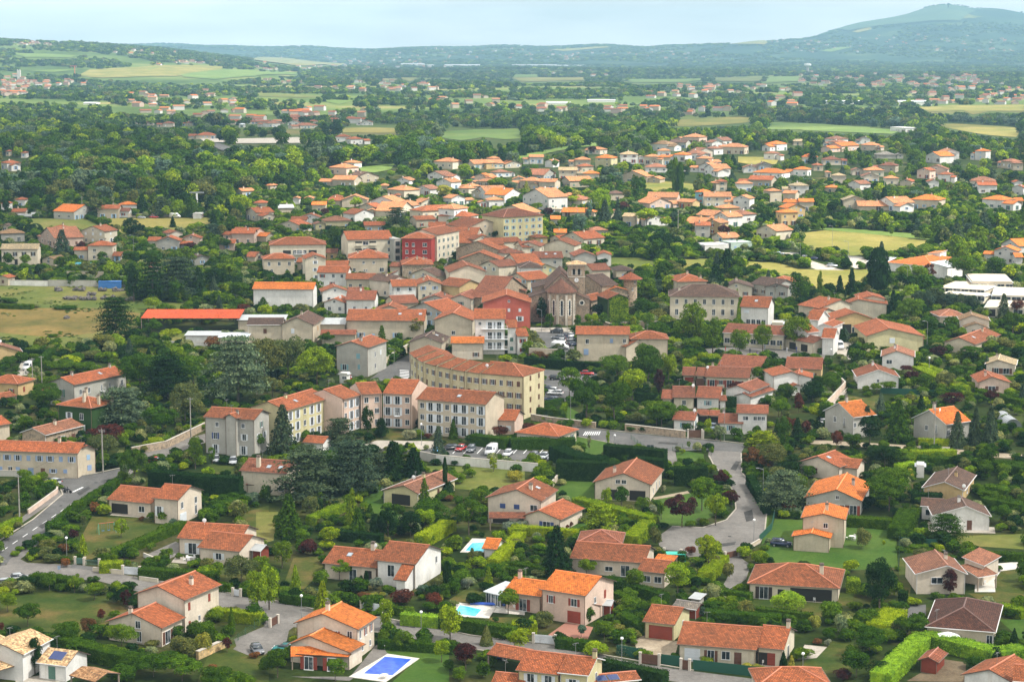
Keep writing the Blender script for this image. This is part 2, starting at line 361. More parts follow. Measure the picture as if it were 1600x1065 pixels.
WALLBOX=[]   # pixel boxes of facades in view,which free-standing plants must not cover
def wing(t,a,b,D,h,ty='e',roof='o',wall='p',sl=.36,r=.5,o=.45,win=None,chim=(),sky_=(),dish=(),solar=(),open_=False,sc='w',fl=None,old=False,stone=False,up=0.0,ridge=True,walls=True,fascia=None,auto=True,ou=None,fan=0):
 w=Wing();A=TP(t,*a);B=TP(t,*b)
 gx=onplane(*A,0);z0=None
 z=5.0
 for _ in range(6):
  xa=onplane(*A,z);z=T1(*xa) + h + up
 if xa[1] > 1240:
  g=ground(A[0],A[1] + h * ppm(1500));xa=None
  z=g[2] + h + up;xa=onplane(*A,z)
 w.z=z;w.zb=z - h;A3=Vector((*onplane(*A,z),0));B3=Vector((*onplane(*B,z),0))
 u=B3 - A3;w.L=max(u.length,1.5);u.normalize();v=Vector((-u.y,u.x,0))
 if isinstance(D,tuple):
  C=Vector((*onplane(*TP(t,*D),z),0));D=abs((C - B3).dot(v));D=min(max(D,4),18)
 elif t in 'GHJKL' and D >=6 and ty !='f' and not open_: D *=1.28
 w.D=D;w.A=A3;w.u=u;w.v=v;w.rz=math.atan2(u.y,u.x);w.h=h;w.ty=ty;w.r=r;w.sl=sl;w.o=o
 for k in ('roof','wall','win','chim','sky_','dish','solar','open_','sc','fl','old','stone','up','ridge','walls','fascia','auto','ou','fan'): setattr(w,k,locals()[k])
 return w
def rfun(w):
 L,D,s,r=w.L,w.D,w.sl,w.r;ty=w.ty
 def f(x,y):
  if ty =='e': return s * min(y,(D - y) * r / (1 - r)) if r !=.5 else s * min(y,D - y)
  if ty =='g': return s * min(x * 2 * (1 - r),(L - x) * 2 * r)
  if ty in 'hHJ':
   if L >=D: c=[y,D - y] + ([x] if ty in 'hJ' else []) + ([L - x] if ty in 'hH' else [])
   else: c=[x,L - x] + ([y] if ty in 'hH' else []) + ([D - y] if ty =='h' else [])
   return s * min(c)
  if ty =='s': return s * y
  if ty =='S': return s * (D - y)
  if ty =='l': return s * x
  if ty =='L': return s * (L - x)
  return 0.0
 return f
def roof_geo(w):
 """top polygons in wing coordinates (x along the facade, y away, z above the eave) and ridge lines"""
 L,D,s,r=w.L,w.D,w.sl,w.r;f=rfun(w);P=[];E=[]
 p=lambda x,y: (x,y,f(x,y))
 ty=w.ty
 if ty =='e':
  m=D * r;P=[[p(0,0),p(L,0),p(L,m),p(0,m)],[p(L,D),p(0,D),p(0,m),p(L,m)]];E=[(p(0,m),p(L,m))]
 elif ty =='g':
  m=L * r;P=[[p(0,D),p(0,0),p(m,0),p(m,D)],[p(L,0),p(L,D),p(m,D),p(m,0)]];E=[(p(m,0),p(m,D))]
 elif ty in 'hHJ':
  if L >=D:
   m=D / 2;x0=m if ty in 'hJ' else 0;x1=L - m if ty in 'hH' else L
   a,b=p(x0,m),p(x1,m);P=[[p(0,0),p(L,0),b,a],[p(L,D),p(0,D),a,b]]
   P.append([p(0,D),p(0,0),a]) if x0 else None;P.append([p(L,0),p(L,D),b]) if x1 < L else None
   E=[(a,b)]
   if x0: E +=[(p(0,0),a),(p(0,D),a)]
   if x1 < L: E +=[(p(L,0),b),(p(L,D),b)]
  else:
   m=L / 2;y0=m if ty in 'hH' else 0;y1=D - m if ty =='h' else D
   a,b=p(m,y0),p(m,y1);P=[[p(0,D),p(0,0),a,b],[p(L,0),p(L,D),b,a]]
   if y0: P.append([p(0,0),p(L,0),a]);E +=[(p(0,0),a),(p(L,0),a)]
   if y1 < D: P.append([p(L,D),p(0,D),b]);E +=[(p(0,D),b),(p(L,D),b)]
   E +=[(a,b)]
 else: P=[[p(0,0),p(L,0),p(L,D),p(0,D)]]
 return P,E
def roof_mesh(w,detail=True):
 P,E=roof_geo(w);V=[];Fc=[];FM=[];UV=[];th=.14
 for q in P:
  n=len(V);a=Vector(q[0]);b=Vector(q[1]);e=(b - a)
  e.z=0;e.normalize();nn=(b - a).cross(Vector(q[2]) - a).normalized();d=nn.cross(e)
  V +=q;Fc.append(tuple(range(n,n + len(q))));FM.append(0);UV +=[((Vector(x) - a).dot(e),(Vector(x) - a).dot(d)) for x in q]
  m=len(V);V +=[(x[0],x[1],x[2] - th) for x in q];Fc.append(tuple(range(m,m + len(q)))[::-1]);FM.append(1);UV +=[(0,0)] * len(q)
 L,D=w.L,w.D;f=rfun(w)
 edge={}
 for q in P:
  for i in range(len(q)):
   k=(q[i],q[(i + 1) % len(q)]);edge[k]=edge.get(k,0) + 1
 for (a,b) in edge:
  if (b,a) in edge: continue
  n=len(V);V +=[a,b,(b[0],b[1],b[2] - th),(a[0],a[1],a[2] - th)]
  Fc.append((n + 1,n,n + 3,n + 2));FM.append(1);UV +=[(0,0)] * 4
 if getattr(w,'fan',0): V=[(x + (x - L / 2) / (L / 2) * y * w.fan,y,z) for x,y,z in V]
 fas={'w': M_white,None: M_fascia,'g': M_metal}[w.fascia]
 return M_('roof',V,Fc,[M_old if w.old else (M_roof if w.roof not in 'wl' else M_paint),fas],FM,uv=UV),E
M_fascia=mat('fascia_board',lambda t,o: NB(t).bsdf(o,(.10,.07,.055),.7))
def wall_mesh(w):
 L,D,o=w.L,w.D,w.o;o=min(o,L * .2,D * .2);f=rfun(w);n=.13;u_=o if getattr(w,'ou',None) is None else w.ou
 if w.ty =='f': o=.0;n=-.35
 pts=[(u_,o)]
 fr=[]
 if w.ty =='g': fr=[(L * w.r,o)]
 pts +=fr + [(L - u_,o)]
 if w.ty =='e': pts.append((L - u_,D * w.r))
 if w.ty =='H' and L >=D: pass
 if w.ty =='J' and L >=D: pts.append((L - u_,D / 2))
 pts.append((L - u_,D - o))
 if w.ty =='g' : pts.append((L * w.r,D - o))
 pts.append((u_,D - o))
 if w.ty =='e': pts.append((u_,D * w.r))
 if w.ty =='H' and L >=D: pts.append((u_,D / 2))
 k=len(pts);bot=[(x,y,-w.h - 3 - w.up) for x,y in pts];top=[(x,y,f(x,y) - n) for x,y in pts]
 if getattr(w,'fan',0): bot,top=[[(x + (x - L / 2) / (L / 2) * y * w.fan,y,z) for x,y,z in q_] for q_ in (bot,top)]
 Fc=[(i,(i + 1) % k,k + (i + 1) % k,k + i) for i in range(k)] + [tuple(range(k,2 * k))]
 return M_('wall',bot + top,Fc,[M_stone if w.stone else M_wall])
def side_frame(w,side):
 o=min(w.o,w.L * .2,w.D * .2) if w.ty !='f' else 0
 L,D=w.L,w.D;u_=o if w.ou is None else w.ou
 if side =='F': return (Vector((u_,o,0)),Vector((1,0,0)),L - 2 * u_,math.pi)
 if side =='R': return (Vector((L - u_,o,0)),Vector((0,1,0)),D - 2 * o,-math.pi / 2)
 if side =='L': return (Vector((o,D - o,0)),Vector((0,-1,0)),D - 2 * o,math.pi / 2)
 return (Vector((L - o,D - o,0)),Vector((-1,0,0)),L - 2 * o,0)
def add_opening(root,w,wp,side,t,z,ww,hh,k,sc=None,far=False):
 p0,d,ln,rz=side_frame(w,side);p=p0 + d * (ln * t);zz=-w.h + z
 P=wp(p.x,p.y,zz);rot=w.rz + rz
 sc=SHC[sc or w.sc]
 if k =='o' and hh < 1.9:
  q_=rnd.random();k='c' if q_ < .10 else 'w' if q_ < .15 else 'o'
 if k in ('w','o','d'):
  if far: put('window',win1_mesh(ww,hh),root,P,rot)
  else:
   fr=put('window',frame_mesh(ww,hh),root,P,rot);put('pane',pane_mesh(ww,hh),fr)
 if k =='o' or k =='c':
  sw=ww / 2
  for s in (-1,1):
   off=(ww / 2 + sw / 2 + .02) if k =='o' else sw / 2 + .004
   q=p + d * (s * off);put('shutter',shut_mesh(round(sw,3),hh),root,wp(q.x,q.y,zz),rot,sc)
 if k in 'DP': put('door' if k =='D' else 'garage_door',door_mesh(ww,hh),root,P,rot,sc)
 if k =='v': put('shade_panel',shade_panel_mesh(ww,hh),root,P,rot)
 if k in ('b','B'):
  fr=put('window',frame_mesh(ww * .5,hh),root,P,rot);put('pane',pane_mesh(ww * .5,hh),fr)
  put('balcony',rail_mesh(ww) if k =='b' else panel_mesh(ww),root,P,rot,None if k =='b' else WC[w.wall])
def chimney_mesh(h,ww):
 def f():
  b=MB();b.box(-ww/2,-ww/2,-.8,ww/2,ww/2,h,0);b.box(-ww/2 - .08,-ww/2 - .08,h,ww/2 + .08,ww/2 + .08,h + .09,1)
  b.box(-ww/2 + .05,-.05,h + .09,ww/2 - .05,.05,h + .3,0);b.box(-ww/2 - .05,-ww/2 - .05,h + .3,ww/2 + .05,ww/2 + .05,h + .37,1)
  return b.mesh('chimney',[M_wall,M_fascia])
 return cached(('ch',h,ww),f)
def dish_mesh():
 def f():
  b=MB();b.tube((0,0,-.3),(0,0,.9),.03);k=len(b.v)
  for j in range(4):
   rr=.42 * j / 3
   for i in range(14): a=2 * math.pi * i / 14;b.v.append((rr * math.cos(a),-.12 + .35 * rr * rr - .1,.9 + rr * math.sin(a)))
  for j in range(3):
   for i in range(14): b.f.append((k + j * 14 + i,k + j * 14 + (i + 1) % 14,k + (j + 1) * 14 + (i + 1) % 14,k + (j + 1) * 14 + i));b.m.append(0)
  b.tube((0,-.2,.6),(0,-.6,.9),.015);return b.mesh('satellite_dish',[M_white])
 return cached('dish',f)
HOUSES=[]
def house(label,wings,name='house',cat='house',lm=None,group=None,lod=0,kind=None):
 w0=wings[0];c=w0.A + w0.u * (w0.L / 2) + w0.v * (w0.D / 2);base=Vector((c.x,c.y,T1(c.x,c.y)))
 root=empty(name,base);
 for w in wings:
  org=w.A - base + Vector((0,0,w.z))
  cs,sn=math.cos(w.rz),math.sin(w.rz)
  wp=lambda x,y,z,org=org,cs=cs,sn=sn: (org.x + cs * x - sn * y,org.y + sn * x + cs * y,org.z + z)
  if w.walls and not w.open_: put('wall',wall_mesh(w),root,wp(0,0,0),w.rz,WC[w.wall])
  me,E=roof_mesh(w);ro=put('roof',me,root,wp(0,0,0),w.rz,RC[w.roof])
  f=rfun(w)
  if w.ridge and lod ==0 and w.ty not in 'sSlLf' and not w.old:
   b=MB()
   for (p,q) in E: b.tube(Vector(p) + Vector((0,0,.02)),Vector(q) + Vector((0,0,.02)),.13,n=6)
   c2=RC[w.roof];put('ridge_tiles',b.mesh('ridge_tiles',[M_paint]),ro,color=tuple(min(1,v * 1.45 + .05) for v in c2))
  if w.ty =='f': pass
  if w.open_:
   b=MB()
   hh=w.h
   for x in (.25,w.L - .25):
    for y in (.25,w.D - .25): put('post',cached(('post',round(hh,1)),lambda: MB().box(-.1,-.1,-hh - 1.5,.1,.1,0).mesh('post',[M_paint])),root,wp(x,y,f(x,y) - .15),w.rz,(.30,.24,.19))
  for c_ in w.chim:
   x,y=c_[0] * w.L,c_[1] * w.D;hh=c_[2] if len(c_) > 2 else 1.0;put('chimney',chimney_mesh(hh,c_[3] if len(c_) > 3 else .6),ro,(x,y,f(x,y)),color=WC[w.wall] if not (w.stone or w.wall =='i') else WC['b'])
  if lod ==0 and w.walls and not w.open_ and w.ty in 'eghH' and w.A.y < 760:
   b=MB();gz=-.06;L_,D_=w.L,w.D;gc=(.16,.11,.08) if w.roof in 'boOr' and w.fascia is None else (.62,.62,.62)
   runs=[((0,-.07),(L_,-.07))] if w.ty in 'eh' else []
   if w.ty in 'gh': runs +=[((L_ + .07,0),(L_ + .07,D_)),((-.07,0),(-.07,D_))]
   for (p,q) in runs: put('gutter',MB().tube((p[0],p[1],gz),(q[0],q[1],gz),.085,n=6).mesh('gutter',[M_paint]),ro,color=gc)
   b=MB()
   for x in (w.o - .06,w.L - w.o + .06): put('downpipe',cached(('dp',round(w.h,1)),lambda: MB().tube((0,0,-.25),(0,0,-w.h - .3),.055,n=5,cap=False).mesh('downpipe',[M_paint])),ro,(x,w.o - .05,0),0,gc)
   if (int(w.A.x * 3) % 5) < 2 and E:
    p,q=Vector(E[0][0]),Vector(E[0][1]);a_=p.lerp(q,.3);put('aerial',cached('aer',lambda: MB().tube((0,0,0),(0,0,2.0),.03,n=5).box(-.6,-.02,1.9,.6,.02,1.94).box(-.4,-.3,1.7,-.37,.3,1.73).box(0,-.3,1.9,.03,.3,1.93).box(.4,-.3,1.9,.43,.3,1.93).mesh('aerial',[M_metal])),ro,a_,w.A.x % 3)
  for (x,y) in w.dish: put('satellite_dish',dish_mesh(),ro,(x * w.L,y * w.D,f(x * w.L,y * w.D)),.3)
  for s_ in w.sky_:
   x,y=s_[0] * w.L,s_[1] * w.D;e=.3;dz=(f(x,y + e) - f(x,y - e)) / (2 * e);dx=(f(x + e,y) - f(x - e,y)) / (2 * e)
   fr=put('skylight',cached('skl',lambda: MB().box(-.5,-.6,0,.5,.6,.08).mesh('skylight',[M_metal])),ro,(x,y,f(x,y) + .01));fr.rotation_euler=(math.atan(dz),-math.atan(dx),0)
   put('pane',cached('sklp',lambda: MB().box(-.4,-.5,.08,.4,.5,.10).mesh('pane',[M_skyglass])),fr) if False else None
   fr.data=cached('skl2',lambda: MB().box(-.5,-.6,0,.5,.6,.08).box(-.4,-.5,.081,.4,.5,.10,1).mesh('skylight',[M_metal,M_skyglass]))
  for (x,y,sw,sh) in w.solar:
   X,Y=x * w.L,y * w.D;e=.3;dz=(f(X,Y + e) - f(X,Y - e)) / (2 * e)
   so=put('solar_panel',cached(('so',sw,sh),lambda: MB().box(-sw/2,-sh/2,.0,sw/2,sh/2,.09,1).box(-sw/2 + .05,-sh/2 + .05,.09,sw/2 - .05,sh/2 - .05,.12,0).mesh('solar_panel',[M_solar,M_metal])),ro,(X,Y,f(X,Y) + .03));so.rotation_euler=(math.atan(dz),0,0)
  wins=list(w.win) if w.win is not None else []
  if w.win is None and not w.open_ and w.walls and w.auto: wins=auto_win(w,lod,base)
  for q in wins: add_opening(root,w,wp,*q[:6],sc=q[6] if len(q) > 6 else None,far=(lod > 0 or q[5] =='d'))
  cor=[w.A,w.A + w.u * w.L,w.A + w.u * w.L + w.v * w.D,w.A + w.v * w.D]
  HOUSES.append([(q.x,q.y) for q in cor])
  pp=[topix(q.x,q.y,w.z) for q in cor] + [topix(q.x,q.y,w.zb) for q in cor[:3]] + [topix(*(w.A + w.u * w.L / 2 + w.v * w.D / 2).to_tuple()[:2],w.z + w.sl * min(w.D,w.L) / 2)]
  WALLBOX.append((min(p[0] for p in pp),min(p[1] for p in pp),max(p[0] for p in pp),max(p[1] for p in pp),w.A.y,w.zb))
 pc=topix(base.x,base.y,base.z + w0.h)
 root['px']=None
 del root['px']
 if lm: LANDMARKS.append((pc[0],pc[1],lm))
 tag(root,label,cat,group,kind)
 return root,pc
M_skyglass=mat('skylight_glass',lambda t,o: NB(t).bsdf(o,(.30,.36,.42),.1,spec=.8))
def auto_win(w,lod,base):
 out=[];fl=w.fl or (3 if w.h > 8 else 2 if w.h > 4.9 else 1);sp=3.1 if lod ==0 else 3.8
 view=Vector((base.x,base.y,0)).normalized()
 rr=random.Random(int(w.A.x * 7 + w.A.y * 13))
 kind=rr.choice('oowc') if lod else rr.choice('ooow');pan=rr.choice('wwrnlbtg') if w.sc =='w' else w.sc
 for side,nrm,ln in (('F',-w.v,w.L),('R',w.u,w.D),('L',-w.u,w.D)):
  if nrm.dot(view) > -.12: continue
  n=max(1,int((ln - 1.2) / sp)) if side =='F' else max(1,int((ln - 2) / (sp * 1.25)))
  n=min(n,12)
  for j in range(fl):
   for i in range(n):
    if rr.random() < (.12 if side =='F' else .35): continue
    t=(i + .5) / n + rr.uniform(-.03,.03);z=.95 + j * 2.75
    if j ==0 and rr.random() < .3 : out.append((side,t,.1,1.2,2.1,'o' if kind !='w' else 'w',pan));continue
    if z + 1.3 > w.h - .15 + (0 if side =='F' and w.ty !='g' else .5): continue
    out.append((side,t,z,.95,1.2,kind if rr.random() < .8 else 'w',pan))
  if w.ty =='g' and side =='F' and w.L > 7: out.append(('F',w.r,w.h + .0,.7,.7,'w',pan))
 if lod ==0 and fl >=2 and False: pass
 return out
def grid(side,n,fl,k,w=1.0,h=1.25,z0=.95,dz=2.75,t0=0.0,t1=1.0,sc=None):
 out=[]
 for j in range(fl):
  for i in range(n): out.append((side,t0 + (t1 - t0) * (i + .5) / n,z0 + dz * j,w,h,k) + ((sc,) if sc else ()))
 return out
# ------------------------------------------------------------------ plants
def cards(name,C,Nn,size,rng,m=None):
 n=len(C);sz=size * rng.uniform(.65,1.35,(n,1))
 Nn=Nn + rng.normal(0,.45,(n,3));Nn /=np.linalg.norm(Nn,axis=1,keepdims=True) + 1e-9
 a=np.cross(Nn,rng.normal(0,1,(n,3)));a /=np.linalg.norm(a,axis=1,keepdims=True) + 1e-9;b=np.cross(Nn,a)
 V=np.stack([C - a * sz,C + b * sz * .62 - Nn * sz * .12,C + a * sz,C - b * sz * .62 - Nn * sz * .12],1).reshape(-1,3)
 return raw_mesh(name,V,np.arange(n * 4).reshape(n,4),m or M_leaf)
def raw_mesh(name,V,Fc,m=None):
 me=bpy.data.meshes.new(name);me.vertices.add(len(V));me.vertices.foreach_set('co',np.asarray(V,'f').ravel())
 me.loops.add(Fc.size);me.loops.foreach_set('vertex_index',Fc.ravel().astype('i'));me.polygons.add(len(Fc))
 me.polygons.foreach_set('loop_start',(np.arange(len(Fc)) * Fc.shape[1]).astype('i'));me.update(calc_edges=True)
 if m: me.materials.append(m)
 return me
def lobes(rng,n,c,rad,lr,zf=0.0):
 out=[]
 for i in range(n):
  d=rng.normal(0,1,3);d /=np.linalg.norm(d);rr=rng.uniform(.45,1.0) ** .6
  p=np.array(c) + d * np.array(rad) * rr;r=rng.uniform(*lr);out.append((p,r))
 return out
def crown(kind,n,leaf,seed,sparse=0.0):
 """crown with width 1 and height 1, base of the plant at z=0"""
 rng=np.random.default_rng(seed)
 C=[];Nn=[]
 def blob(L,n,flat=1.0):
  tot=sum(r * r for _,r in L)
  for (p,r) in L:
   k=max(4,int(n * r * r / tot));d=rng.normal(0,1,(k,3));d /=np.linalg.norm(d,axis=1,keepdims=True)
   d[:,2]=np.where(d[:,2] < -.35,-d[:,2],d[:,2])
   q=p + d * r * np.array([1,1,flat]) * rng.uniform(.82,1.12,(k,1));C.append(q);Nn.append(d + np.array([0,0,.35]))
 if kind in ('round','olive'):
  L=lobes(rng,int(rng.integers(15,34)),(rng.uniform(-.05,.05),rng.uniform(-.05,.05),rng.uniform(.56,.64)),(rng.uniform(.28,.37),rng.uniform(.28,.37),rng.uniform(.22,.30)),(.09,rng.uniform(.17,.22)));blob(L,n,rng.uniform(.7,.95))
 elif kind =='airy':
  L=lobes(rng,34,(0,0,.56),(.36,.36,.36),(.06,.13));blob(L,n,.8)
 elif kind =='dome':
  L=lobes(rng,40,(0,0,.55),(.36,.36,.33),(.11,.15));blob(L,n,.9)
 elif kind =='tall':
  L=lobes(rng,34,(0,0,.55),(.30,.30,.36),(.10,.18));blob(L,n,.9)
 elif kind =='cone':
  m=15
  for k in range(m):
   z=.06 + .90 * k / m;r=.5 * (1 - z) ** .85 + .02;nb=max(5,int(14 * (1 - z) + 4));a0=rng.uniform(0,6.28)
   for j in range(nb):
    a=a0 + 6.283 * j / nb + rng.uniform(-.2,.2);rr=r * rng.uniform(.72,1.12);kk=max(3,int(n / (m * 11)))
    s=rng.uniform(.25,1,kk) ** .7;w=.10 * (1 - .5 * s) * r * 2
    q=np.stack([np.cos(a) * rr * s + rng.normal(0,1,kk) * w * .5,np.sin(a) * rr * s + rng.normal(0,1,kk) * w * .5,z - .07 * s * s * (1 - z) + rng.normal(0,.012,kk) + .03],1)
    C.append(q);Nn.append(np.tile([np.cos(a) * .6,np.sin(a) * .6,.9],(kk,1)))
 elif kind =='cedar':
  m=9
  for k in range(m):
   z=.16 + .80 * k / m;r=.52 * (1 - (max(z - .2,0) / .85) ** 1.7) * rng.uniform(.85,1.1) + .05;nb=rng.integers(5,8)
   a0=rng.uniform(0,6.28)
   for j in range(nb):
    a=a0 + 6.283 * j / nb + rng.uniform(-.35,.35);rr=r * rng.uniform(.55,1.1);kk=int(n / (m * 6.5));s=rng.uniform(.15,1,kk) ** .6
    w=.075 + .05 * s
    q=np.stack([np.cos(a) * rr * s + rng.normal(0,1,kk) * w * .7,np.sin(a) * rr * s + rng.normal(0,1,kk) * w * .7,z + .05 * s - .06 * s ** 3 + rng.normal(0,.010,kk)],1)
    C.append(q);Nn.append(np.tile([np.cos(a) * .3,np.sin(a) * .3,1.0],(kk,1)))
 elif kind in ('column','poplar'):
  t=rng.uniform(0,1,n);prof=np.sin(np.clip(t * .90 + .08,0,1) ** 1.2 * math.pi) ** .42;a=rng.uniform(0,6.283,n);lump=1 + .16 * np.sin(a * 3 + t * 17) + .1 * np.sin(a * 5 - t * 31)
  rr=.5 * prof * lump * rng.uniform(.8,1.06,n);q=np.stack([np.cos(a) * rr,np.sin(a) * rr,.03 + t * .97],1);C.append(q);Nn.append(np.stack([np.cos(a),np.sin(a),.4 + t * .5],1))
 elif kind =='pyramid':
  t=1 - np.sqrt(rng.uniform(0,1,n));a=rng.uniform(0,6.283,n);rr=.5 * (1 - t) ** .8 * rng.uniform(.93,1.03,n)
  C.append(np.stack([np.cos(a) * rr,np.sin(a) * rr,.02 + t * .96],1));Nn.append(np.stack([np.cos(a),np.sin(a),np.full(n,.5)],1))
 elif kind =='willow':
  L=lobes(rng,26,(0,0,.68),(.34,.34,.22),(.12,.18));blob(L,n // 2,.8)
  for j in range(40):
   a=rng.uniform(0,6.28);rr=rng.uniform(.3,.48);kk=n // 80;s=rng.uniform(0,1,kk);q=np.stack([np.cos(a) * rr + rng.normal(0,.03,kk),np.sin(a) * rr + rng.normal(0,.03,kk),.7 - .55 * s],1);C.append(q);Nn.append(np.tile([np.cos(a),np.sin(a),.2],(kk,1)))
 elif kind =='bush':
  L=lobes(rng,16,(0,0,.42),(.30,.30,.26),(.16,.26));blob(L,n,.95)
 elif kind =='ball':
  L=lobes(rng,26,(0,0,.5),(.30,.30,.30),(.18,.22));blob(L,n,.95)
 C=np.concatenate(C);Nn=np.concatenate(Nn);C[:,2]=np.maximum(C[:,2],.015)
 return cards('crown',C,Nn,leaf,rng)
def trunk_mesh(kind,seed):
 rr=random.Random(seed);b=MB();top={'cone': .9,'cedar': .92,'column': .5,'poplar': .7}.get(kind,.5)
 b.tube((0,0,-.05),(rr.uniform(-.02,.02),rr.uniform(-.02,.02),top * .5),.032,.024,7,cap=False);b.tube((0,0,top * .5),(rr.uniform(-.02,.02),0,top),.024,.010,6,cap=False)
 for i in range(5 if kind in ('round','airy','tall','olive','dome','willow') else 2):
  a=6.283 * i / 5 + rr.uniform(-.3,.3);z=rr.uniform(.25,.45);b.tube((0,0,z),(.27 * math.cos(a),.27 * math.sin(a),z + rr.uniform(.15,.3)),.014,.005,5,cap=False)
 return b.mesh('trunk',[M_bark])
PC={'g': (.082,.148,.011),'G': (.042,.092,.008),'l': (.180,.265,.014),'D': (.015,.041,.010),'b': (.085,.135,.105),'B': (.052,.085,.060),'p': (.050,.016,.020),'P': (.085,.028,.022),
   'o': (.105,.125,.045),'s': (.20,.24,.13),'y': (.24,.25,.05),'w': (.17,.20,.17),'r': (.14,.065,.03),'F': (.19,.33,.03)}
PN={'g': 'mid green','G': 'deep green','l': 'bright green','D': 'very dark green','b': 'blue-grey','B': 'dull bluish green','p': 'dark purple','P': 'reddish purple','o': 'olive green','s': 'pale silvery','y': 'yellowish','w': 'white-flowering','r': 'rusty brown','F': 'lime green'}
KN={'round': ('leafy_tree','tree','round-crowned'),'airy': ('leafy_tree','tree','loose-crowned'),'dome': ('leafy_tree','tree','full domed'),'tall': ('leafy_tree','tree','tall bushy'),'olive': ('leafy_tree','tree','small-leaved'),
   'cone': ('conifer','conifer','cone-shaped'),'cedar': ('cedar_tree','cedar','tiered spreading'),'column': ('cypress','cypress','narrow upright'),'poplar': ('poplar','poplar','tall columnar'),
   'pyramid': ('clipped_conifer','topiary','clipped pointed'),'willow': ('willow_tree','willow','drooping'),'bush': ('shrub','shrub','rounded'),'ball': ('shrub','shrub','clipped ball')}
CR={}
def crown_var(kind,size,i):
 spec={'L': (7000,.019),'M': (3400,.027),'S': (1300,.046),'T': (320,.09)}[size]
 if kind in ('cedar','cone'): spec=(spec[0] * 1.25,spec[1] * 1.15)
 if kind in ('column','poplar','pyramid'): spec={'L': (6500,.034),'M': (4200,.045),'S': (1700,.075),'T': (260,.12)}[size]
 return cached(('cr',kind,size,i),lambda: crown(kind,int(spec[0]),spec[1] * (1.25 if kind in ('bush','ball') else 1),hash_(kind + size) + i * 17))
def hash_(s): return sum((i + 3) * ord(c) for i,c in enumerate(s))
NPL=0
def plant(x,y,w,h,kind='round',col='g',label=None,big=None,group=None,lm=None,z=None):
 global NPL;NPL +=1
 z=T1(x,y) if z is None else z;nm,cat,adj=KN[kind];i=NPL % 6;pxw=w * ppm(y,z)
 size='L' if pxw > 55 else 'M' if pxw > 26 else 'S'
 c=PC[col];j=1 + .10 * math.sin(NPL * 3.7);c=tuple(v * j for v in c)
 if kind in ('bush','ball'):
  o=put(nm,crown_var(kind,size,i),None,(x,y,z),NPL * 1.3 % 6.28,c);o.scale=(w,w,h)
 else:
  o=empty(nm,(x,y,z),NPL * 1.3 % 6.28);cr_=put('crown',crown_var(kind,size,i),o,color=c);cr_.scale=(w,w,h)
  tk=put('trunk',cached(('tk',kind,i % 3),lambda: trunk_mesh(kind,i)),o);tk.scale=(min(w,h * .6),min(w,h * .6),h)
 sz='tiny' if h < 1.2 else 'low' if h < 2.2 else 'small' if h < 4 else 'medium' if h < 7.5 else 'large' if h < 12 else 'very large'
 if adj.startswith('tall'): sz=sz if sz in ('large','very large') else 'smallish'
 d=f"{sz} {PN[col]} {adj} {cat}" if kind not in ('column','poplar','pyramid','cedar','willow','cone') else f"{sz} {PN[col]} {adj} {cat}"
 pc=topix(x,y,z + h / 2)
 tag(o,label,cat,group or {'shrub': 'garden shrubs','tree': 'broad-leaved trees','conifer': 'conifers','cedar': 'cedars','cypress': 'cypresses'}.get(cat))
 if not label: THINGS.append([o,pc[0],pc[1],d])
 if lm: LANDMARKS.append((pc[0],pc[1],lm))
 return o
TAKEN=[]
def tr(t,x,y,wp_,hp,kind='round',col='g',label=None,lm=None):
 px,py=TP(t,x,y);g=ground(px,py);s=ppm(g[1],g[2]);k=TL[t][2]
 w=wp_ / k / s;h=hp / k / (s * .98)
 TAKEN.append((g[0],g[1],w / 2));return plant(g[0],g[1],w,h,kind,col,label,lm=lm,z=g[2])
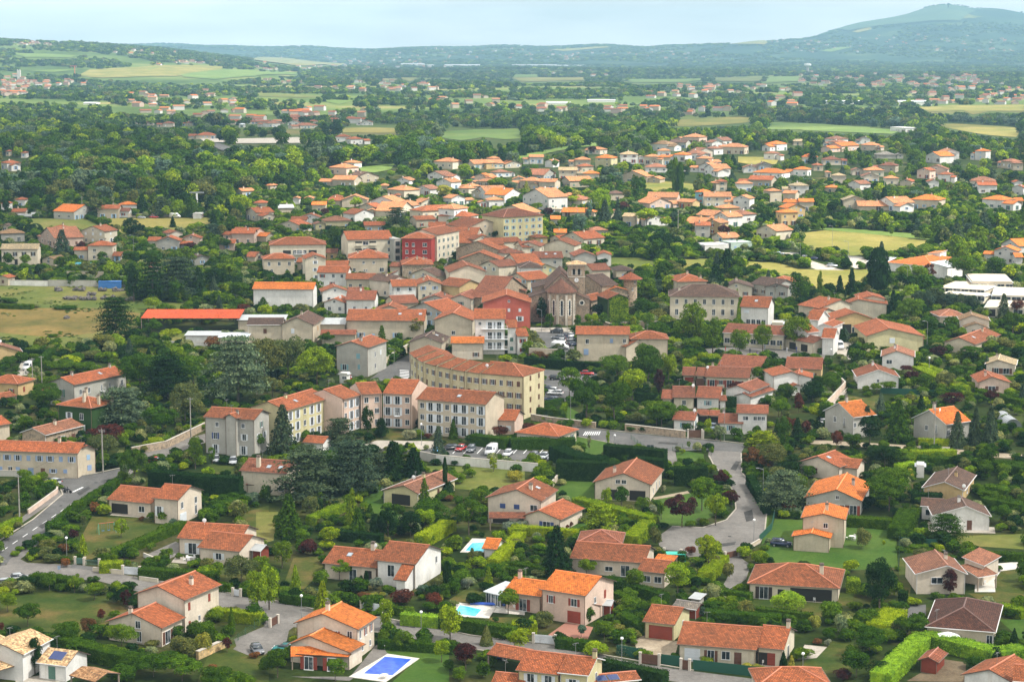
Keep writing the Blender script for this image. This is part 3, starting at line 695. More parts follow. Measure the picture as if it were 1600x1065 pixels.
def hedge(t,pts,h=1.6,w=1.0,col='G',label=None,world=None,dens=34,leaf=.13,name='hedge',top=1.0):
 W=[ground(*TP(t,*p)) for p in pts] if world is None else world
 c0=Vector(W[0]);rng=np.random.default_rng(int(abs(c0.x * 10 + c0.y)) + 5);C=[];Nn=[];b=MB()
 for i in range(len(W) - 1):
  p,q=Vector(W[i]),Vector(W[i + 1]);d=q - p;L=d.length
  if L < .3: continue
  u=d.normalized();v=Vector((-u.y,u.x,0)).normalized();zz=Vector((0,0,1))
  for (o,e1,l1,e2,l2,nrm) in ((-v * w / 2,u,L,zz,h,-v),(v * w / 2,u,L,zz,h,v),(-v * w / 2 + zz * h,u,L,v,w,zz),(-v * w / 2,v,w,zz,h,-u),(-v * w / 2 + d,v,w,zz,h,u)):
   k=int(l1 * l2 * dens)
   if k < 1: continue
   s1=rng.uniform(0,l1,(k,1));s2=rng.uniform(0,l2,(k,1));base=np.array(p + o - c0)
   bump=(.10 * np.sin(s1 * 1.7 + i) + .07 * np.sin(s1 * 4.1 + s2 * 3) ) * min(1,w)
   C.append(base + s1 * np.array(e1) + s2 * np.array(e2) + (rng.uniform(-.12,.08,(k,1)) + bump * .6) * np.array(nrm));Nn.append(np.tile(np.array(nrm) + np.array([0,0,.25]),(k,1)))
  n=len(b.v);a=w / 2 - .16;hh=h - .16
  for (pp,s) in ((p,0),(q,0)):
   for (sv,sz) in ((-a,-.3),(a,-.3),(a,hh),(-a,hh)): r_=pp - c0 + v * sv + zz * sz;b.v.append(tuple(r_))
  b.f +=[(n,n + 4,n + 5,n + 1)[::-1],(n + 1,n + 2,n + 6,n + 5),(n + 2,n + 3,n + 7,n + 6),(n + 3,n,n + 4,n + 7),(n,n + 1,n + 2,n + 3),(n + 7,n + 6,n + 5,n + 4)];b.m +=[0] * 6
 me=cards('hedge',np.concatenate(C),np.concatenate(Nn),leaf,rng)
 bm=bmesh.new();bm.from_mesh(me);vs=[bm.verts.new(v) for v in b.v]
 for f in b.f:
  try: bm.faces.new([vs[k] for k in f])
  except ValueError: pass
 bm.to_mesh(me);bm.free()
 o=put(name,me,None,c0,0,PC[col]);mid=W[len(W) // 2];pc=topix(*((Vector(W[0]) + Vector(W[-1])) / 2))
 long_=sum((Vector(W[i + 1]) - Vector(W[i])).length for i in range(len(W) - 1))
 tag(o,label,'hedge','clipped hedges')
 if not label: THINGS.append([o,pc[0],pc[1],f"{'long' if long_ > 22 else 'short' if long_ < 9 else 'medium-length'} {'tall' if h > 2.2 else 'low' if h < 1.1 else 'clipped'} {PN[col]} hedge"])
 for i in range(len(W) - 1):
  p,q=Vector(W[i]),Vector(W[i + 1]);n=max(1,int((q - p).length / 2))
  for k in range(n + 1): r_=p.lerp(q,k / n);TAKEN.append((r_.x,r_.y,w / 2 + .3))
 return o
# ------------------------------------------------------------------ vehicles and street furniture
def car_parts(ty):
 def f():
  P={}
  if ty =='van': L,Wd,H,prof,cab=5.4,1.95,2.4,[(-2.7,.35),(-2.7,2.2),(-2.5,2.4),(1.0,2.4),(1.35,2.25),(2.0,1.35),(2.65,1.1),(2.7,.35)],None
  elif ty =='suv': L,Wd,H,prof,cab=4.3,1.8,1.65,[(-2.1,.4),(-2.15,.95),(-2.05,1.0),(1.0,1.0),(1.9,.9),(2.12,.7),(2.12,.35)],[(-2.0,1.0),(-1.75,1.58),(.35,1.6),(1.15,1.0)]
  elif ty =='estate': L,Wd,H,prof,cab=4.4,1.75,1.45,[(-2.15,.35),(-2.2,.85),(-2.1,.92),(1.0,.92),(1.95,.78),(2.2,.6),(2.2,.3)],[(-2.05,.92),(-1.7,1.42),(.2,1.45),(1.1,.92)]
  else: L,Wd,H,prof,cab=3.9,1.7,1.45,[(-1.9,.35),(-1.95,.85),(-1.85,.92),(.9,.92),(1.7,.78),(1.95,.6),(1.95,.3)],[(-1.8,.92),(-1.35,1.42),(.2,1.46),(1.05,.92)]
  def extr(pr,w0,w1,m):
   b=MB();n=len(pr);zs=[z for _,z in pr];zm,zM=min(zs),max(zs)
   wf=lambda z: w0 + (w1 - w0) * (z - zm) / (zM - zm + 1e-6)
   b.v=[(x,-wf(z) / 2,z) for x,z in pr] + [(x,wf(z) / 2,z) for x,z in pr]
   b.f=[tuple(range(n)),tuple(range(2 * n - 1,n - 1,-1))] + [((i + 1) % n,i,n + i,n + (i + 1) % n) for i in range(n)];b.m=[0] * len(b.f)
   return b
  def bev(b,name,m,wd=.06):
   me=b.mesh(name,[m]);bm=bmesh.new();bm.from_mesh(me);bmesh.ops.bevel(bm,geom=bm.edges[:],offset=wd,segments=2,affect='EDGES',clamp_overlap=True);bmesh.ops.recalc_face_normals(bm,faces=bm.faces[:]);bm.to_mesh(me);bm.free();me.polygons.foreach_set('use_smooth',[True] * len(me.polygons));return me
  P['body']=bev(extr(prof,Wd,Wd if ty !='van' else Wd * .9,0),'body',M_car,.07)
  if cab:
   P['glasshouse']=bev(extr(cab,Wd * .94,Wd * .76,0),'glasshouse',M_glass,.03)
   x0,x1=cab[1][0],cab[2][0];P['roof']=bev(MB().box(x0 + .02,-Wd * .37,cab[1][1] - .02,x1 - .02,Wd * .37,cab[1][1] + .05),'roof',M_car,.03)
   b=MB()
   for s in (-1,1):
    for x in (-.55,): b.box(x - .05,s * Wd * .43 - .02,.95,x + .05,s * Wd * .43 + .02,1.2)
   P['pillar']=b.mesh('pillar',[M_car])
  else:
   b=MB();v=[(1.38,-.72,2.15),(1.38,.72,2.15),(2.02,.82,1.42),(2.02,-.82,1.42)];b.poly([(x + .03,y,z + .03) for x,y,z in v])
   for s in (-1,1): b.box(.6,s * .965 - .02,1.35,1.5,s * .965 + .02,1.95)
   P['windscreen']=b.mesh('windscreen',[M_glass])
  P['wheel']=MB().tube((0,-.1,0),(0,.1,0),.32,n=16).mesh('wheel',[M_tyre]);P['hub']=MB().tube((0,-.115,0),(0,.115,0),.19,n=10).mesh('hub_cap',[M_metal])
  P['light']=MB().box(-.06,-.2,-.08,.06,.2,.08).mesh('headlight',[M_lamp]);P['tail']=MB().box(-.05,-.14,-.12,.05,.14,.12).mesh('tail_light',[M_tail]);P['plate']=MB().box(-.02,-.26,-.06,.02,.26,.06).mesh('number_plate',[M_white])
  P['dim']=(L,Wd);return P
 return cached(('car',ty),f)
M_lamp=mat('lamp_glass',lambda t,o: NB(t).bsdf(o,(.75,.76,.78),.15,spec=.6))
M_tail=mat('red_lamp_glass',lambda t,o: NB(t).bsdf(o,(.4,.02,.02),.2,spec=.6))
CC={'silver': (.42,.45,.48),'white': (.75,.76,.78),'blue': (.03,.06,.20),'darkblue': (.015,.025,.07),'black': (.02,.02,.025),'grey': (.14,.15,.17),'red': (.45,.02,.02),'teal': (.03,.22,.22),'paleblue': (.35,.45,.55),'pink': (.35,.12,.14)}
def car(t,x,y,deg,col,ty='hatch',label=None,world=None):
 """x, y: the photograph point under the middle of the car; deg: heading, 0 to the right, 90 away"""
 g=ground(*TP(t,x,y)) if world is None else world;P=car_parts(ty);nm='white_van' if ty =='van' else 'parked_car'
 nm='parked_van' if ty =='van' else 'parked_car'
 o=empty(nm,g,R(deg));c=CC[col]
 for k in ('body','roof'):
  if k in P: put(k,P[k],o,color=c)
 for k in ('glasshouse','windscreen'):
  if k in P: put(k,P[k],o)
 if 'pillar' in P: put('door_pillar',P['pillar'],o,color=c)
 L,Wd=P['dim']
 for sx in (-1,1):
  for s in (-1,1):
   w=put('wheel',P['wheel'],o,(sx * L * .31,s * (Wd / 2 - .09),.32));put('hub_cap',P['hub'],w)
 for s in (-1,1): put('headlight',P['light'],o,(L / 2 - .07,s * Wd * .34,.66));put('tail_light',P['tail'],o,(-L / 2 + .03,s * Wd * .38,.78))
 put('number_plate',P['plate'],o,(L / 2 - .005,0,.45));put('number_plate',P['plate'],o,(-L / 2 + .01,0,.55))
 pc=topix(g[0],g[1],g[2] + .7);d={'hatch': 'small hatchback','suv': 'people carrier','estate': 'estate car','van': 'panel van'}[ty]
 cn={'paleblue': 'pale blue','darkblue': 'dark blue','pink': 'faded pink'}.get(col,col)
 tag(o,label,'van' if ty =='van' else 'car','parked vehicles')
 if not label: THINGS.append([o,pc[0],pc[1],f"{cn} {d} parked"])
 TAKEN.append((g[0],g[1],3.0));return o
def lamp(t,x,y,h=3.6,label=None,globe=True,arm=False):
 g=ground(*TP(t,x,y));o=empty('street_lamp',g)
 put('pole',cached(('lp',h),lambda: MB().tube((0,0,-.2),(0,0,h),.06,.045,8).tube((0,0,0),(0,0,.5),.09,.09,8).mesh('pole',[M_metal])),o)
 if globe:
  def gl():
   b=MB();b.lathe([(.01,.52),(.16,.48),(.25,.38),(.28,.26),(.25,.14),(.16,.04),(.06,0),(.05,-.05)],14);return b.mesh('lamp_globe',[M_globe],True)
  put('lamp_globe',cached('glb',gl),o,(0,0,h))
 else:
  put('arm',cached('arm',lambda: MB().tube((0,0,0),(-1.1,0,.25),.035,.03,6).mesh('arm',[M_metal])),o,(0,0,h));put('lamp_head',cached('lh',lambda: MB().box(-1.6,-.14,.18,-.95,.14,.32).mesh('lamp_head',[M_metal])),o,(0,0,h))
 pc=topix(g[0],g[1],g[2] + h);tag(o,label,'street lamp','street lamps')
 if not label: THINGS.append([o,pc[0],pc[1],'white globe lamp on a grey post' if globe else 'slim lamp post with a side arm'])
 return o
M_globe=mat('opal_globe',lambda t,o: NB(t).bsdf(o,(.82,.83,.84),.3))
def pole(t,x,y,h=8,wood=True,label=None):
 g=ground(*TP(t,x,y));o=empty('utility_pole',g);m=M_conc
 put('shaft',cached(('up',h),lambda: MB().tube((0,0,-.3),(0,0,h),.16,.10,8).mesh('shaft',[m])),o)
 put('crossarm',cached('ca',lambda: MB().box(-.7,-.05,-.05,.7,.05,.05).tube((-.6,0,.05),(-.6,0,.22),.04,n=6).tube((.6,0,.05),(.6,0,.22),.04,n=6).mesh('crossarm',[M_metal])),o,(0,0,h - .4))
 pc=topix(g[0],g[1],g[2] + h / 2);tag(o,label,'utility pole','utility poles')
 if not label: THINGS.append([o,pc[0],pc[1],'tall grey utility pole with a short crossarm'])
 return Vector((g[0],g[1],g[2] + h - .2))
M_conc=mat('weathered_concrete',lambda t,o: (lambda b: b.bsdf(o,b.ramp(b.noise(2,4,gpos(b)),[(.3,(.22,.21,.19)),(.7,(.36,.34,.31))]),.9))(NB(t)))
def wire(p,q,label):
 b=MB();n=10;pts=[]
 for i in range(n + 1): s=i / n;v=p.lerp(q,s);v.z -=1.2 * 4 * s * (1 - s) * .5;pts.append(v)
 for i in range(n): b.tube(pts[i] - p,pts[i + 1] - p,.022,n=4,cap=False)
 tag(put('overhead_cable',b.mesh('overhead_cable',[M_tyre]),None,p),label,'cable','overhead cables')
def boxwall(t,pts,h=1.2,th=.25,col='b',stone=False,name='garden_wall',label=None,cap=True,cat='wall',mat_=None,desc=None,world=None):
 W=[Vector(ground(*TP(t,*p))) for p in pts] if world is None else [Vector(p) for p in world];c0=W[0].copy()
 o=empty(name,c0);b=MB();cb=MB()
 for i in range(len(W) - 1):
  p,q=W[i] - c0,W[i + 1] - c0;d=(q - p);u=Vector((d.x,d.y,0)).normalized();v=Vector((-u.y,u.x,0)) * th / 2
  for (bb,z0,z1,vv,e) in ((b,-.6,h,v,0),(cb,h,h + .07,v * 1.35,.0)):
   n=len(bb.v)
   for (pt,s) in ((p,-1),(q,1)):
    for (sg,z) in ((-1,z0),(1,z0),(1,z1),(-1,z1)): r_=pt + vv * sg + Vector((0,0,z)) + u * (s * .12 if i not in (0,) else .02 * s);bb.v.append(tuple(r_))
   bb.f +=[(n + 1,n + 5,n + 4,n),(n + 1,n + 2,n + 6,n + 5),(n + 2,n + 3,n + 7,n + 6),(n + 3,n,n + 4,n + 7),(n,n + 3,n + 2,n + 1),(n + 7,n + 4,n + 5,n + 6)];bb.m +=[0] * 6
 put('masonry',b.mesh('masonry',[mat_ or (M_stone if stone else M_wall)]),o,color=WC.get(col,WC['b']))
 if cap: put('coping',cb.mesh('coping',[M_wall]),o,color=(.50,.46,.40))
 pc=topix(*((W[0] + W[-1]) / 2));tag(o,label,cat,'garden walls and screens')
 if not label: THINGS.append([o,pc[0],pc[1],desc or ('low rubble stone wall' if stone else 'rendered garden wall')])
 for i in range(len(W) - 1):
  n=max(1,int((W[i + 1] - W[i]).length / 2))
  for k in range(n + 1): r_=W[i].lerp(W[i + 1],k / n);TAKEN.append((r_.x,r_.y,.4))
 return o
def gate(t,a,b,h=1.5,col='w',pillars=True,label=None,desc='gate',boards=True):
 p,q=Vector(ground(*TP(t,*a))),Vector(ground(*TP(t,*b)));d=q - p;L=max(d.length,1.0);o=empty('driveway_gate',p,math.atan2(d.y,d.x));sl=d.z / L
 c=SHC.get(col,col if isinstance(col,tuple) else SHC['w'])
 n=max(6,int(L / .22));wd=L / n
 for k in range(n):
  if boards: put('slat',cached(('gs',round(wd,2),h),lambda: MB().box(.01,-.02,.12,round(wd,2) - .012,.02,h).mesh('slat',[M_paint])),o,(k * wd,0,sl * k * wd),0,c)
  else: put('bar',cached(('gb',h),lambda: MB().box(-.02,-.02,.1,.02,.02,h).mesh('bar',[M_paint])),o,((k + .5) * wd,0,sl * k * wd),0,c)
 put('rail',MB().box(0,-.045,.25,L,-.021,.35).box(0,-.045,h - .25,L,-.021,h - .15).mesh('rail',[M_paint]),o,color=c)
 if pillars:
  for x in (-.22,L + .22): put('gate_pillar',cached(('gp',h),lambda: MB().box(-.2,-.2,-.5,.2,.2,h + .15).box(-.25,-.25,h + .15,.25,.25,h + .25).mesh('gate_pillar',[M_wall])),o,(x,0,0),0,(.55,.50,.43))
 pc=topix(*((p + q) / 2));tag(o,label,'gate','driveway gates')
 if not label: THINGS.append([o,pc[0],pc[1],desc])
 return o
def meshfence(t,pts,h=1.2,label=None,desc='green wire garden fence',col=(.05,.12,.07)):
 W=[Vector(ground(*TP(t,*p))) for p in pts];o=empty('wire_fence',W[0])
 for i in range(len(W) - 1):
  d=W[i + 1] - W[i];n=max(1,int(d.length / 2.4))
  for k in range(n + (i ==len(W) - 2)): put('fence_post',cached(('fp',h),lambda: MB().box(-.04,-.04,-.3,.04,.04,h).mesh('fence_post',[M_paint])),o,W[i] + d * (k / n) - W[0],0,col)
  b=MB();u=d;
  for z in (.15,.45,.75,1.05):
   if z < h: b.tube(Vector((0,0,z)),d + Vector((0,0,z)),.015,n=4,cap=False)
  m=int(d.length / .35)
  for k in range(m): r_=d * (k / m);b.tube(r_ + Vector((0,0,.1)),r_ + Vector((0,0,h - .1)),.01,n=3,cap=False)
  put('fence_mesh',b.mesh('fence_mesh',[M_paint]),o,W[i] - W[0],0,col)
 pc=topix(*((W[0] + W[-1]) / 2));tag(o,label,'fence','wire fences')
 if not label: THINGS.append([o,pc[0],pc[1],desc])
 return o
def table_set(t,x,y,col=(.75,.75,.75),n=4,label=None,rz=.4):
 g=ground(*TP(t,x,y));g=Vector(g);nm='garden_table';o=empty(nm,g,rz)
 put('table_top',cached('tt',lambda: MB().lathe([(.0,.72),(.62,.72),(.65,.74),(.62,.76),(0,.765)],16).mesh('table_top',[M_paint])),o,color=col)
 for k in range(4): a=.78 + k * 1.571;put('leg',cached('tl',lambda: MB().tube((0,0,0),(0,0,.72),.03,n=6).mesh('leg',[M_paint])),o,(.42 * math.cos(a),.42 * math.sin(a),0),0,col)
 pc=topix(*g);tag(o,None,'table','garden tables');THINGS.append([o,pc[0],pc[1],'round garden table'])
 for k in range(n):
  a=6.283 * k / n + .5;c=empty('garden_chair',g + Vector((1.0 * math.cos(a + rz),1.0 * math.sin(a + rz),0)),a + rz)
  put('seat',cached('cs',lambda: MB().box(-.24,-.24,.40,.24,.24,.45).mesh('seat',[M_paint])),c,color=col);put('backrest',cached('cb',lambda: MB().box(.20,-.24,.45,.26,.24,.92).mesh('backrest',[M_paint])),c,color=col)
  for sx in (-1,1):
   for sy in (-1,1): put('leg',cached('cl',lambda: MB().box(-.02,-.02,0,.02,.02,.40).mesh('leg',[M_paint])),c,(sx * .2,sy * .2,0),0,col)
  pcc=topix(*c.location);tag(c,None,'chair','garden chairs');THINGS.append([c,pcc[0],pcc[1],'garden chair by a round table'])
 return o
def pool(t,pts,inner,m,label,lm=None):
 P=[Vector(ground(*TP(t,*p))) for p in pts];Q=[Vector(ground(*TP(t,*p))) for p in inner];c=P[0].copy();o=empty('swimming_pool',c)
 def slab(name,pp,z,mm,color=None,dep=.3):
  b=MB();n=len(pp);b.v=[tuple(p - c + Vector((0,0,z))) for p in pp] + [tuple(p - c + Vector((0,0,z - dep))) for p in pp]
  b.f=[tuple(range(n))] + [(i,n + i,n + (i + 1) % n,(i + 1) % n) for i in range(n)];b.m=[0] * (n + 1);me=b.mesh(name,[mm]);bm=bmesh.new();bm.from_mesh(me);bmesh.ops.recalc_face_normals(bm,faces=bm.faces[:]);bm.to_mesh(me);bm.free();put(name,me,o,color=color)
 slab('stone_surround',P,.10,M_pave2);slab('coping',[q + (q - sum(Q,Vector()) / len(Q)).normalized() * .35 for q in Q],.125,M_white);slab('water' if m is M_water else 'pool_cover',Q,.15,m)
 POOLQ.append([topix(*p) for p in P]);tag(o,label,'swimming pool');POLYS.append([(p.x,p.y) for p in P]);pc=topix(*c)
 if lm: LANDMARKS.append((TP(t,*pts[0])[0] + 20,TP(t,*pts[0])[1],lm))
 return o
M_pave2=groundmat('light_stone',[(.3,(.50,.47,.42)),(.7,(.64,.61,.56))],.8,3,.8,mul=.06,bd=.005)
M_patch=groundmat('fresh_asphalt',[(.3,(.045,.044,.043)),(.7,(.075,.073,.07))],.5,2,.85,mul=.1,bd=.01)
# ------------------------------------------------------------------ roads,yards,fields
def road(pts,m=M_asph,layer=2,name='road',t='X'): return sheet(name,t,pts,m,layer)
road([(0,848),(52,812),(98,773),(88,748),(144,741),(187,732),(190,746),(152,768),(110,800),(72,832),(44,854),(0,888)])
sheet('pavement','A',[(95,345),(285,215),(262,180),(250,200),(105,310),(90,330)],M_asph2,3)
sheet('pavement','A',[(0,570),(50,500),(130,450),(210,380),(222,392),(140,470),(92,505),(130,525),(200,560),(0,620)],M_asph2,3)
road([(-30,890),(30,878),(110,882),(150,890),(220,902),(330,922),(395,934),(435,940),(490,952),(600,966),(680,981),(735,993),(800,1001),(868,1008),(944,1024),(999,1036),(1084,1048),(1240,1068),(1240,1090),(1130,1076),(1040,1062),(944,1043),(840,1024),(780,1019),(680,1003),(600,987),(465,980),(330,955),(210,922),(150,906),(80,902),(50,898),(0,930),(-40,940)],M_asph2)
sheet('driveway','A',[(330,528),(460,545),(470,560),(320,545)],M_asph,3)
sheet('driveway','B',[(20,745),(90,700),(110,690),(190,800),(150,830),(140,880),(0,900),(-90,900),(-100,870),(-30,840),(40,810)],M_asph2,3)
road([(893,666),(1000,678),(1070,684),(1120,689),(1165,694),(1158,708),(1110,703),(1060,704),(1010,706),(960,692),(893,679)])
road([(1108,703),(1157,706),(1158,738),(1170,752),(1190,778),(1197,800),(1194,830),(1186,848),(1160,862),(1130,868),(1060,870),(1030,852),(1028,838),(1050,822),(1098,824),(1135,812),(1150,795),(1148,775),(1140,755),(1128,740),(1116,728),(1106,712)],M_asph2,3)
sheet('driveway','X',[(1130,868),(1150,866),(1173,882),(1166,904),(1142,922),(1130,914),(1143,890)],M_asph2,4)
sheet('driveway','X',[(1015,705),(1055,704),(1058,720),(1048,728),(1020,726)],M_asph2,4)
road([(190,746),(219,710),(262,694),(300,683),(325,676),(330,688),(290,702),(240,720),(205,740)],M_asph2,3)
road([(576,594),(597,577),(634,556),(652,548),(660,552),(645,575),(640,596)])
road([(690,424),(698,418),(704,402),(710,390),(709,381),(723,370),(716,367),(698,370),(700,379),(704,390),(694,417),(686,426),(687,433),(691,458),(702,469),(703,480),(734,478),(734,466),(703,455),(699,435)],M_asph2,3)
sheet('town_square','H',[(118,700),(400,700),(430,722),(432,905),(338,912),(338,822),(118,815)],M_asph,2)
sheet('pavement','H',[(130,672),(1065,678),(1065,702),(430,704),(118,702)],M_pave,3)
sheet('car_park','I',[(868,368),(1200,395),(1080,560),(868,560)],M_asph,2)
sheet('car_park','I',[(130,862),(245,818),(500,828),(950,868),(962,925),(780,938),(500,905),(150,878)],M_asph,2)
sheet('disabled_bay','I',[(210,850),(245,822),(308,832),(284,862)],mat('blue_road_paint',lambda t,o: NB(t).bsdf(o,(.16,.42,.70),.7)),4)
for x0 in (330,395,475,590,690,750,845,905): sheet('bay_line','I',[(x0,868),(x0 + 32,835),(x0 + 37,835),(x0 + 5,869)],M_white,4)
sheet('yard','F',[(1000,820),(1100,790),(1450,795),(1440,830),(1350,850),(1000,845)],M_pave,2)
sheet('schoolyard','J',[(380,560),(800,530),(1290,585),(1275,628),(850,628),(380,605)],M_asph2,2)
sheet('gravel_lane','L',[(-60,560),(120,572),(650,602),(1200,650),(1500,672),(1500,715),(1290,690),(640,635),(120,600),(-60,590)],M_gravel,2)
sheet('car_park','Q',[(325,682),(430,688),(560,735),(700,775),(560,772),(430,715)],M_pave,2)
road([(430,684),(560,694),(760,706),(810,712),(760,718),(560,704),(430,692)],M_asph,3,t='Q')
sheet('forecourt','Q',[(690,712),(800,716),(840,745),(760,768),(700,740)],M_pave,3)
sheet('yard','K',[(95,760),(215,760),(235,835),(205,905),(145,912),(95,840)],M_pave,2)
sheet('brick_path','J',[(1280,945),(1390,860),(1440,820),(1440,850),(1330,955)],M_pave,3)
sheet('driveway','P4',[(130,190),(170,105),(245,120),(265,150),(140,300),(100,290)],M_pave,2)
sheet('gravel_path','P4',[(95,320),(380,320),(360,345),(100,350)],M_pave,3)
sheet('courtyard','P2',[(130,1040),(330,1010),(560,1070),(120,1090)],M_pave,3)
sheet('driveway','C',[(555,870),(610,850),(760,880),(740,955),(600,935),(570,925)],M_gravel,3)
sheet('paved_drive','C',[(165,850),(250,790),(370,815),(345,870),(200,865)],mat('red_block_paving',lambda t,o: NB(t).bsdf(o,(.30,.14,.10),.8)),3)
sheet('driveway','D',[(640,785),(655,722),(778,712),(778,780)],M_asph,3)
sheet('garden_path','D',[(1000,655),(1005,580),(1100,525),(1225,515),(1225,545),(1120,560),(1090,600),(1095,655)],M_pave2,3)
sheet('garden_path','D',[(700,570),(712,500),(740,500),(735,575)],M_pave,3)
sheet('terrace','D',[(190,965),(225,895),(328,905),(280,955)],M_pave,3)
sheet('terrace','A',[(500,305),(520,290),(700,305),(690,320)],M_pave,3)
sheet('terrace','A',[(780,520),(800,495),(910,500),(905,530)],M_pave,3)
sheet('driveway','A',[(655,490),(800,425),(830,440),(830,480),(730,520)],M_asph2,3)
sheet('terrace','B',[(160,1040),(430,1040),(560,880),(600,935),(425,1060)],M_asph2,3)
sheet('terrace','B',[(1050,745),(1100,700),(1225,730),(1225,760)],M_pave2,3)
sheet('driveway','A',[(1062,915),(1110,870),(1225,840),(1300,850),(1300,920),(1150,950)],M_asph2,3)
sheet('terrace','C',[(960,985),(985,960),(1225,985),(1225,1010)],M_pave,3)
sheet('terrace','D',[(760,380),(770,330),(850,345),(1090,360),(1095,388)],M_pave,3)
sheet('path','C',[(640,225),(800,195),(810,205),(650,235)],M_gravel,3)
def lawn(t,pts,m=M_lawn): return sheet('lawn',t,pts,m,1,keep=False)
lawn('A',[(160,640),(620,690),(560,760),(380,860),(0,830),(0,690)]);lawn('A',[(330,480),(420,310),(700,320),(780,360),(470,500),(330,510)]);lawn('A',[(1080,300),(1225,260),(1225,420),(1090,380)])
lawn('A',[(950,530),(1010,480),(1225,560),(1225,640),(1000,610)]);lawn('A',[(940,960),(1060,860),(1225,900),(1225,1065),(900,1065)]);lawn('B',[(560,890),(880,920),(880,1065),(620,1065),(740,958),(600,935)],M_lawng)
lawn('B',[(0,290),(100,290),(80,420),(0,440)],M_mead);lawn('B',[(170,500),(310,490),(300,560),(220,640),(120,640)]);lawn('B',[(480,230),(570,190),(640,290),(700,320),(560,330)],M_lawng)
lawn('B',[(770,80),(1225,90),(1225,150),(1080,200),(880,180)],M_mead);lawn('B',[(880,690),(1000,610),(1040,650),(950,720)],M_lawn);lawn('B',[(1050,770),(1225,770),(1225,820),(1120,810)])
lawn('C',[(200,200),(250,140),(385,150),(390,240),(300,250)],M_lawng);lawn('C',[(260,380),(280,310),(350,330),(360,380)],M_lawng);lawn('C',[(640,230),(850,200),(1000,270),(820,355),(680,350)],M_lawng)
lawn('C',[(1080,690),(1225,680),(1225,770),(1100,760)]);lawn('C',[(300,0),(560,0),(620,20),(340,30)],M_lawng)
lawn('D',[(40,470),(90,320),(640,350),(650,540),(400,560),(0,520)],M_lawng);lawn('D',[(0,690),(400,650),(450,660),(440,740),(280,770),(0,750)]);lawn('D',[(190,1010),(330,880),(450,870),(440,1000),(250,1020)])
lawn('D',[(660,500),(735,490),(700,690),(780,700),(700,710),(650,660)]);lawn('D',[(900,400),(1225,390),(1225,460),(930,440)],M_mead);lawn('D',[(1090,560),(1225,550),(1225,700),(1100,740),(970,660),(1090,660)],M_lawn)
lawn('D',[(690,1060),(860,960),(960,975),(960,1065)],M_soil);lawn('D',[(1110,780),(1225,780),(1225,900),(1190,850)],M_lawng);lawn('D',[(30,440),(45,310),(80,300),(75,400)],M_lawng)
lawn('I',[(1050,768),(1180,775),(1390,795),(1480,860),(1300,878),(1050,850)],M_lawng);lawn('I',[(950,655),(1010,585),(1130,655),(1120,675),(1040,670)],M_lawng);lawn('P1',[(0,500),(90,530),(140,590),(0,615)],M_lawng)
lawn('P1',[(385,580),(470,575),(600,595),(600,665),(385,635)],M_lawng);lawn('L',[(130,320),(180,250),(300,270),(420,250),(440,320),(400,370),(120,370)]);lawn('L',[(60,470),(150,330),(130,480)],M_lawng);lawn('L',[(1330,500),(1400,330),(1420,490)])
lawn('F',[(70,960),(110,930),(280,950),(290,1000),(200,1010)]);lawn('F',[(1150,770),(1170,730),(1350,750),(1440,790),(1200,795)]);lawn('K',[(95,770),(60,740),(200,760),(215,800)])
lawn('M',[(440,975),(640,965),(650,975),(460,985)],M_lawng)
def field(t,pts,m,layer=1): return sheet('field',t,pts,m,layer)
field('E',[(-40,125),(0,132),(215,138),(580,140),(600,200),(1060,230),(1000,250),(640,255),(640,310),(560,400),(430,420),(260,420),(90,400),(-40,400)],M_mead)
field('E',[(-40,238),(500,236),(640,262),(600,300),(430,350),(250,372),(-40,345)],M_brown,2);field('E',[(700,360),(850,350),(860,400),(720,400)],M_mead)
field('M',[(140,645),(540,645),(620,690),(690,725),(640,760),(420,745),(230,735)],M_mead);field('M',[(640,645),(1290,640),(1350,662),(1190,727),(1000,735),(740,745),(700,700)],M_hay)
field('Q',[(490,590),(600,575),(800,590),(1150,628),(1100,680),(900,690),(760,702),(560,690),(480,650)],M_hay);field('Q',[(470,770),(620,772),(830,770),(835,840),(700,880),(560,882),(430,830),(200,770),(210,730),(380,740)],M_hay)
field('Q',[(500,560),(700,565),(1150,600),(1150,625),(600,572),(520,578)],M_crop,2)
field('O',[(960,430),(1160,415),(1400,437),(1380,495),(1070,492),(960,470)],M_hay);field('H',[(680,190),(880,190),(1000,220),(980,270),(860,270),(700,260)],M_mead);field('H',[(1150,200),(1370,195),(1380,250),(1250,300),(1190,260)],M_hay)
field('H',[(520,40),(980,60),(960,80),(520,60)],M_lawng);field('H',[(660,80),(950,95),(900,120),(700,108)],M_hay)
field('N',[(1250,108),(1600,90),(1600,135),(1440,162),(1330,145)],M_crop);field('O',[(-5,92),(300,86),(290,150),(200,155),(-5,132)],M_crop)
field('O',[(270,262),(450,222),(600,195),(760,170),(930,165),(880,192),(640,205),(450,245),(300,275)],M_crop);field('O',[(1225,50),(1300,30),(1600,14),(1600,52),(1400,70),(1230,70)],M_hay)
field('Q',[(330,45),(700,62),(1000,75),(940,97),(500,78)],M_crop);field('Q',[(0,18),(180,10),(300,22),(200,40),(0,55)],M_hay);field('Q',[(1160,40),(1400,52),(1590,65),(1560,112),(1400,100),(1200,62)],M_hay)
field('V',[(-10,765),(300,775),(640,798),(620,815),(0,812)],M_crop);field('V',[(940,672),(1150,660),(1600,658),(1600,700),(1400,698),(1280,718),(1220,692),(1010,702)],M_hay)
field('U',[(0,470),(160,470),(160,486),(0,488)],M_crop);field('U',[(0,490),(460,488),(450,506),(60,516)],M_hay);field('U',[(660,497),(1240,494),(1100,518),(760,522)],M_crop);field('U',[(1230,490),(1580,484),(1500,515),(1300,512)],M_mead)
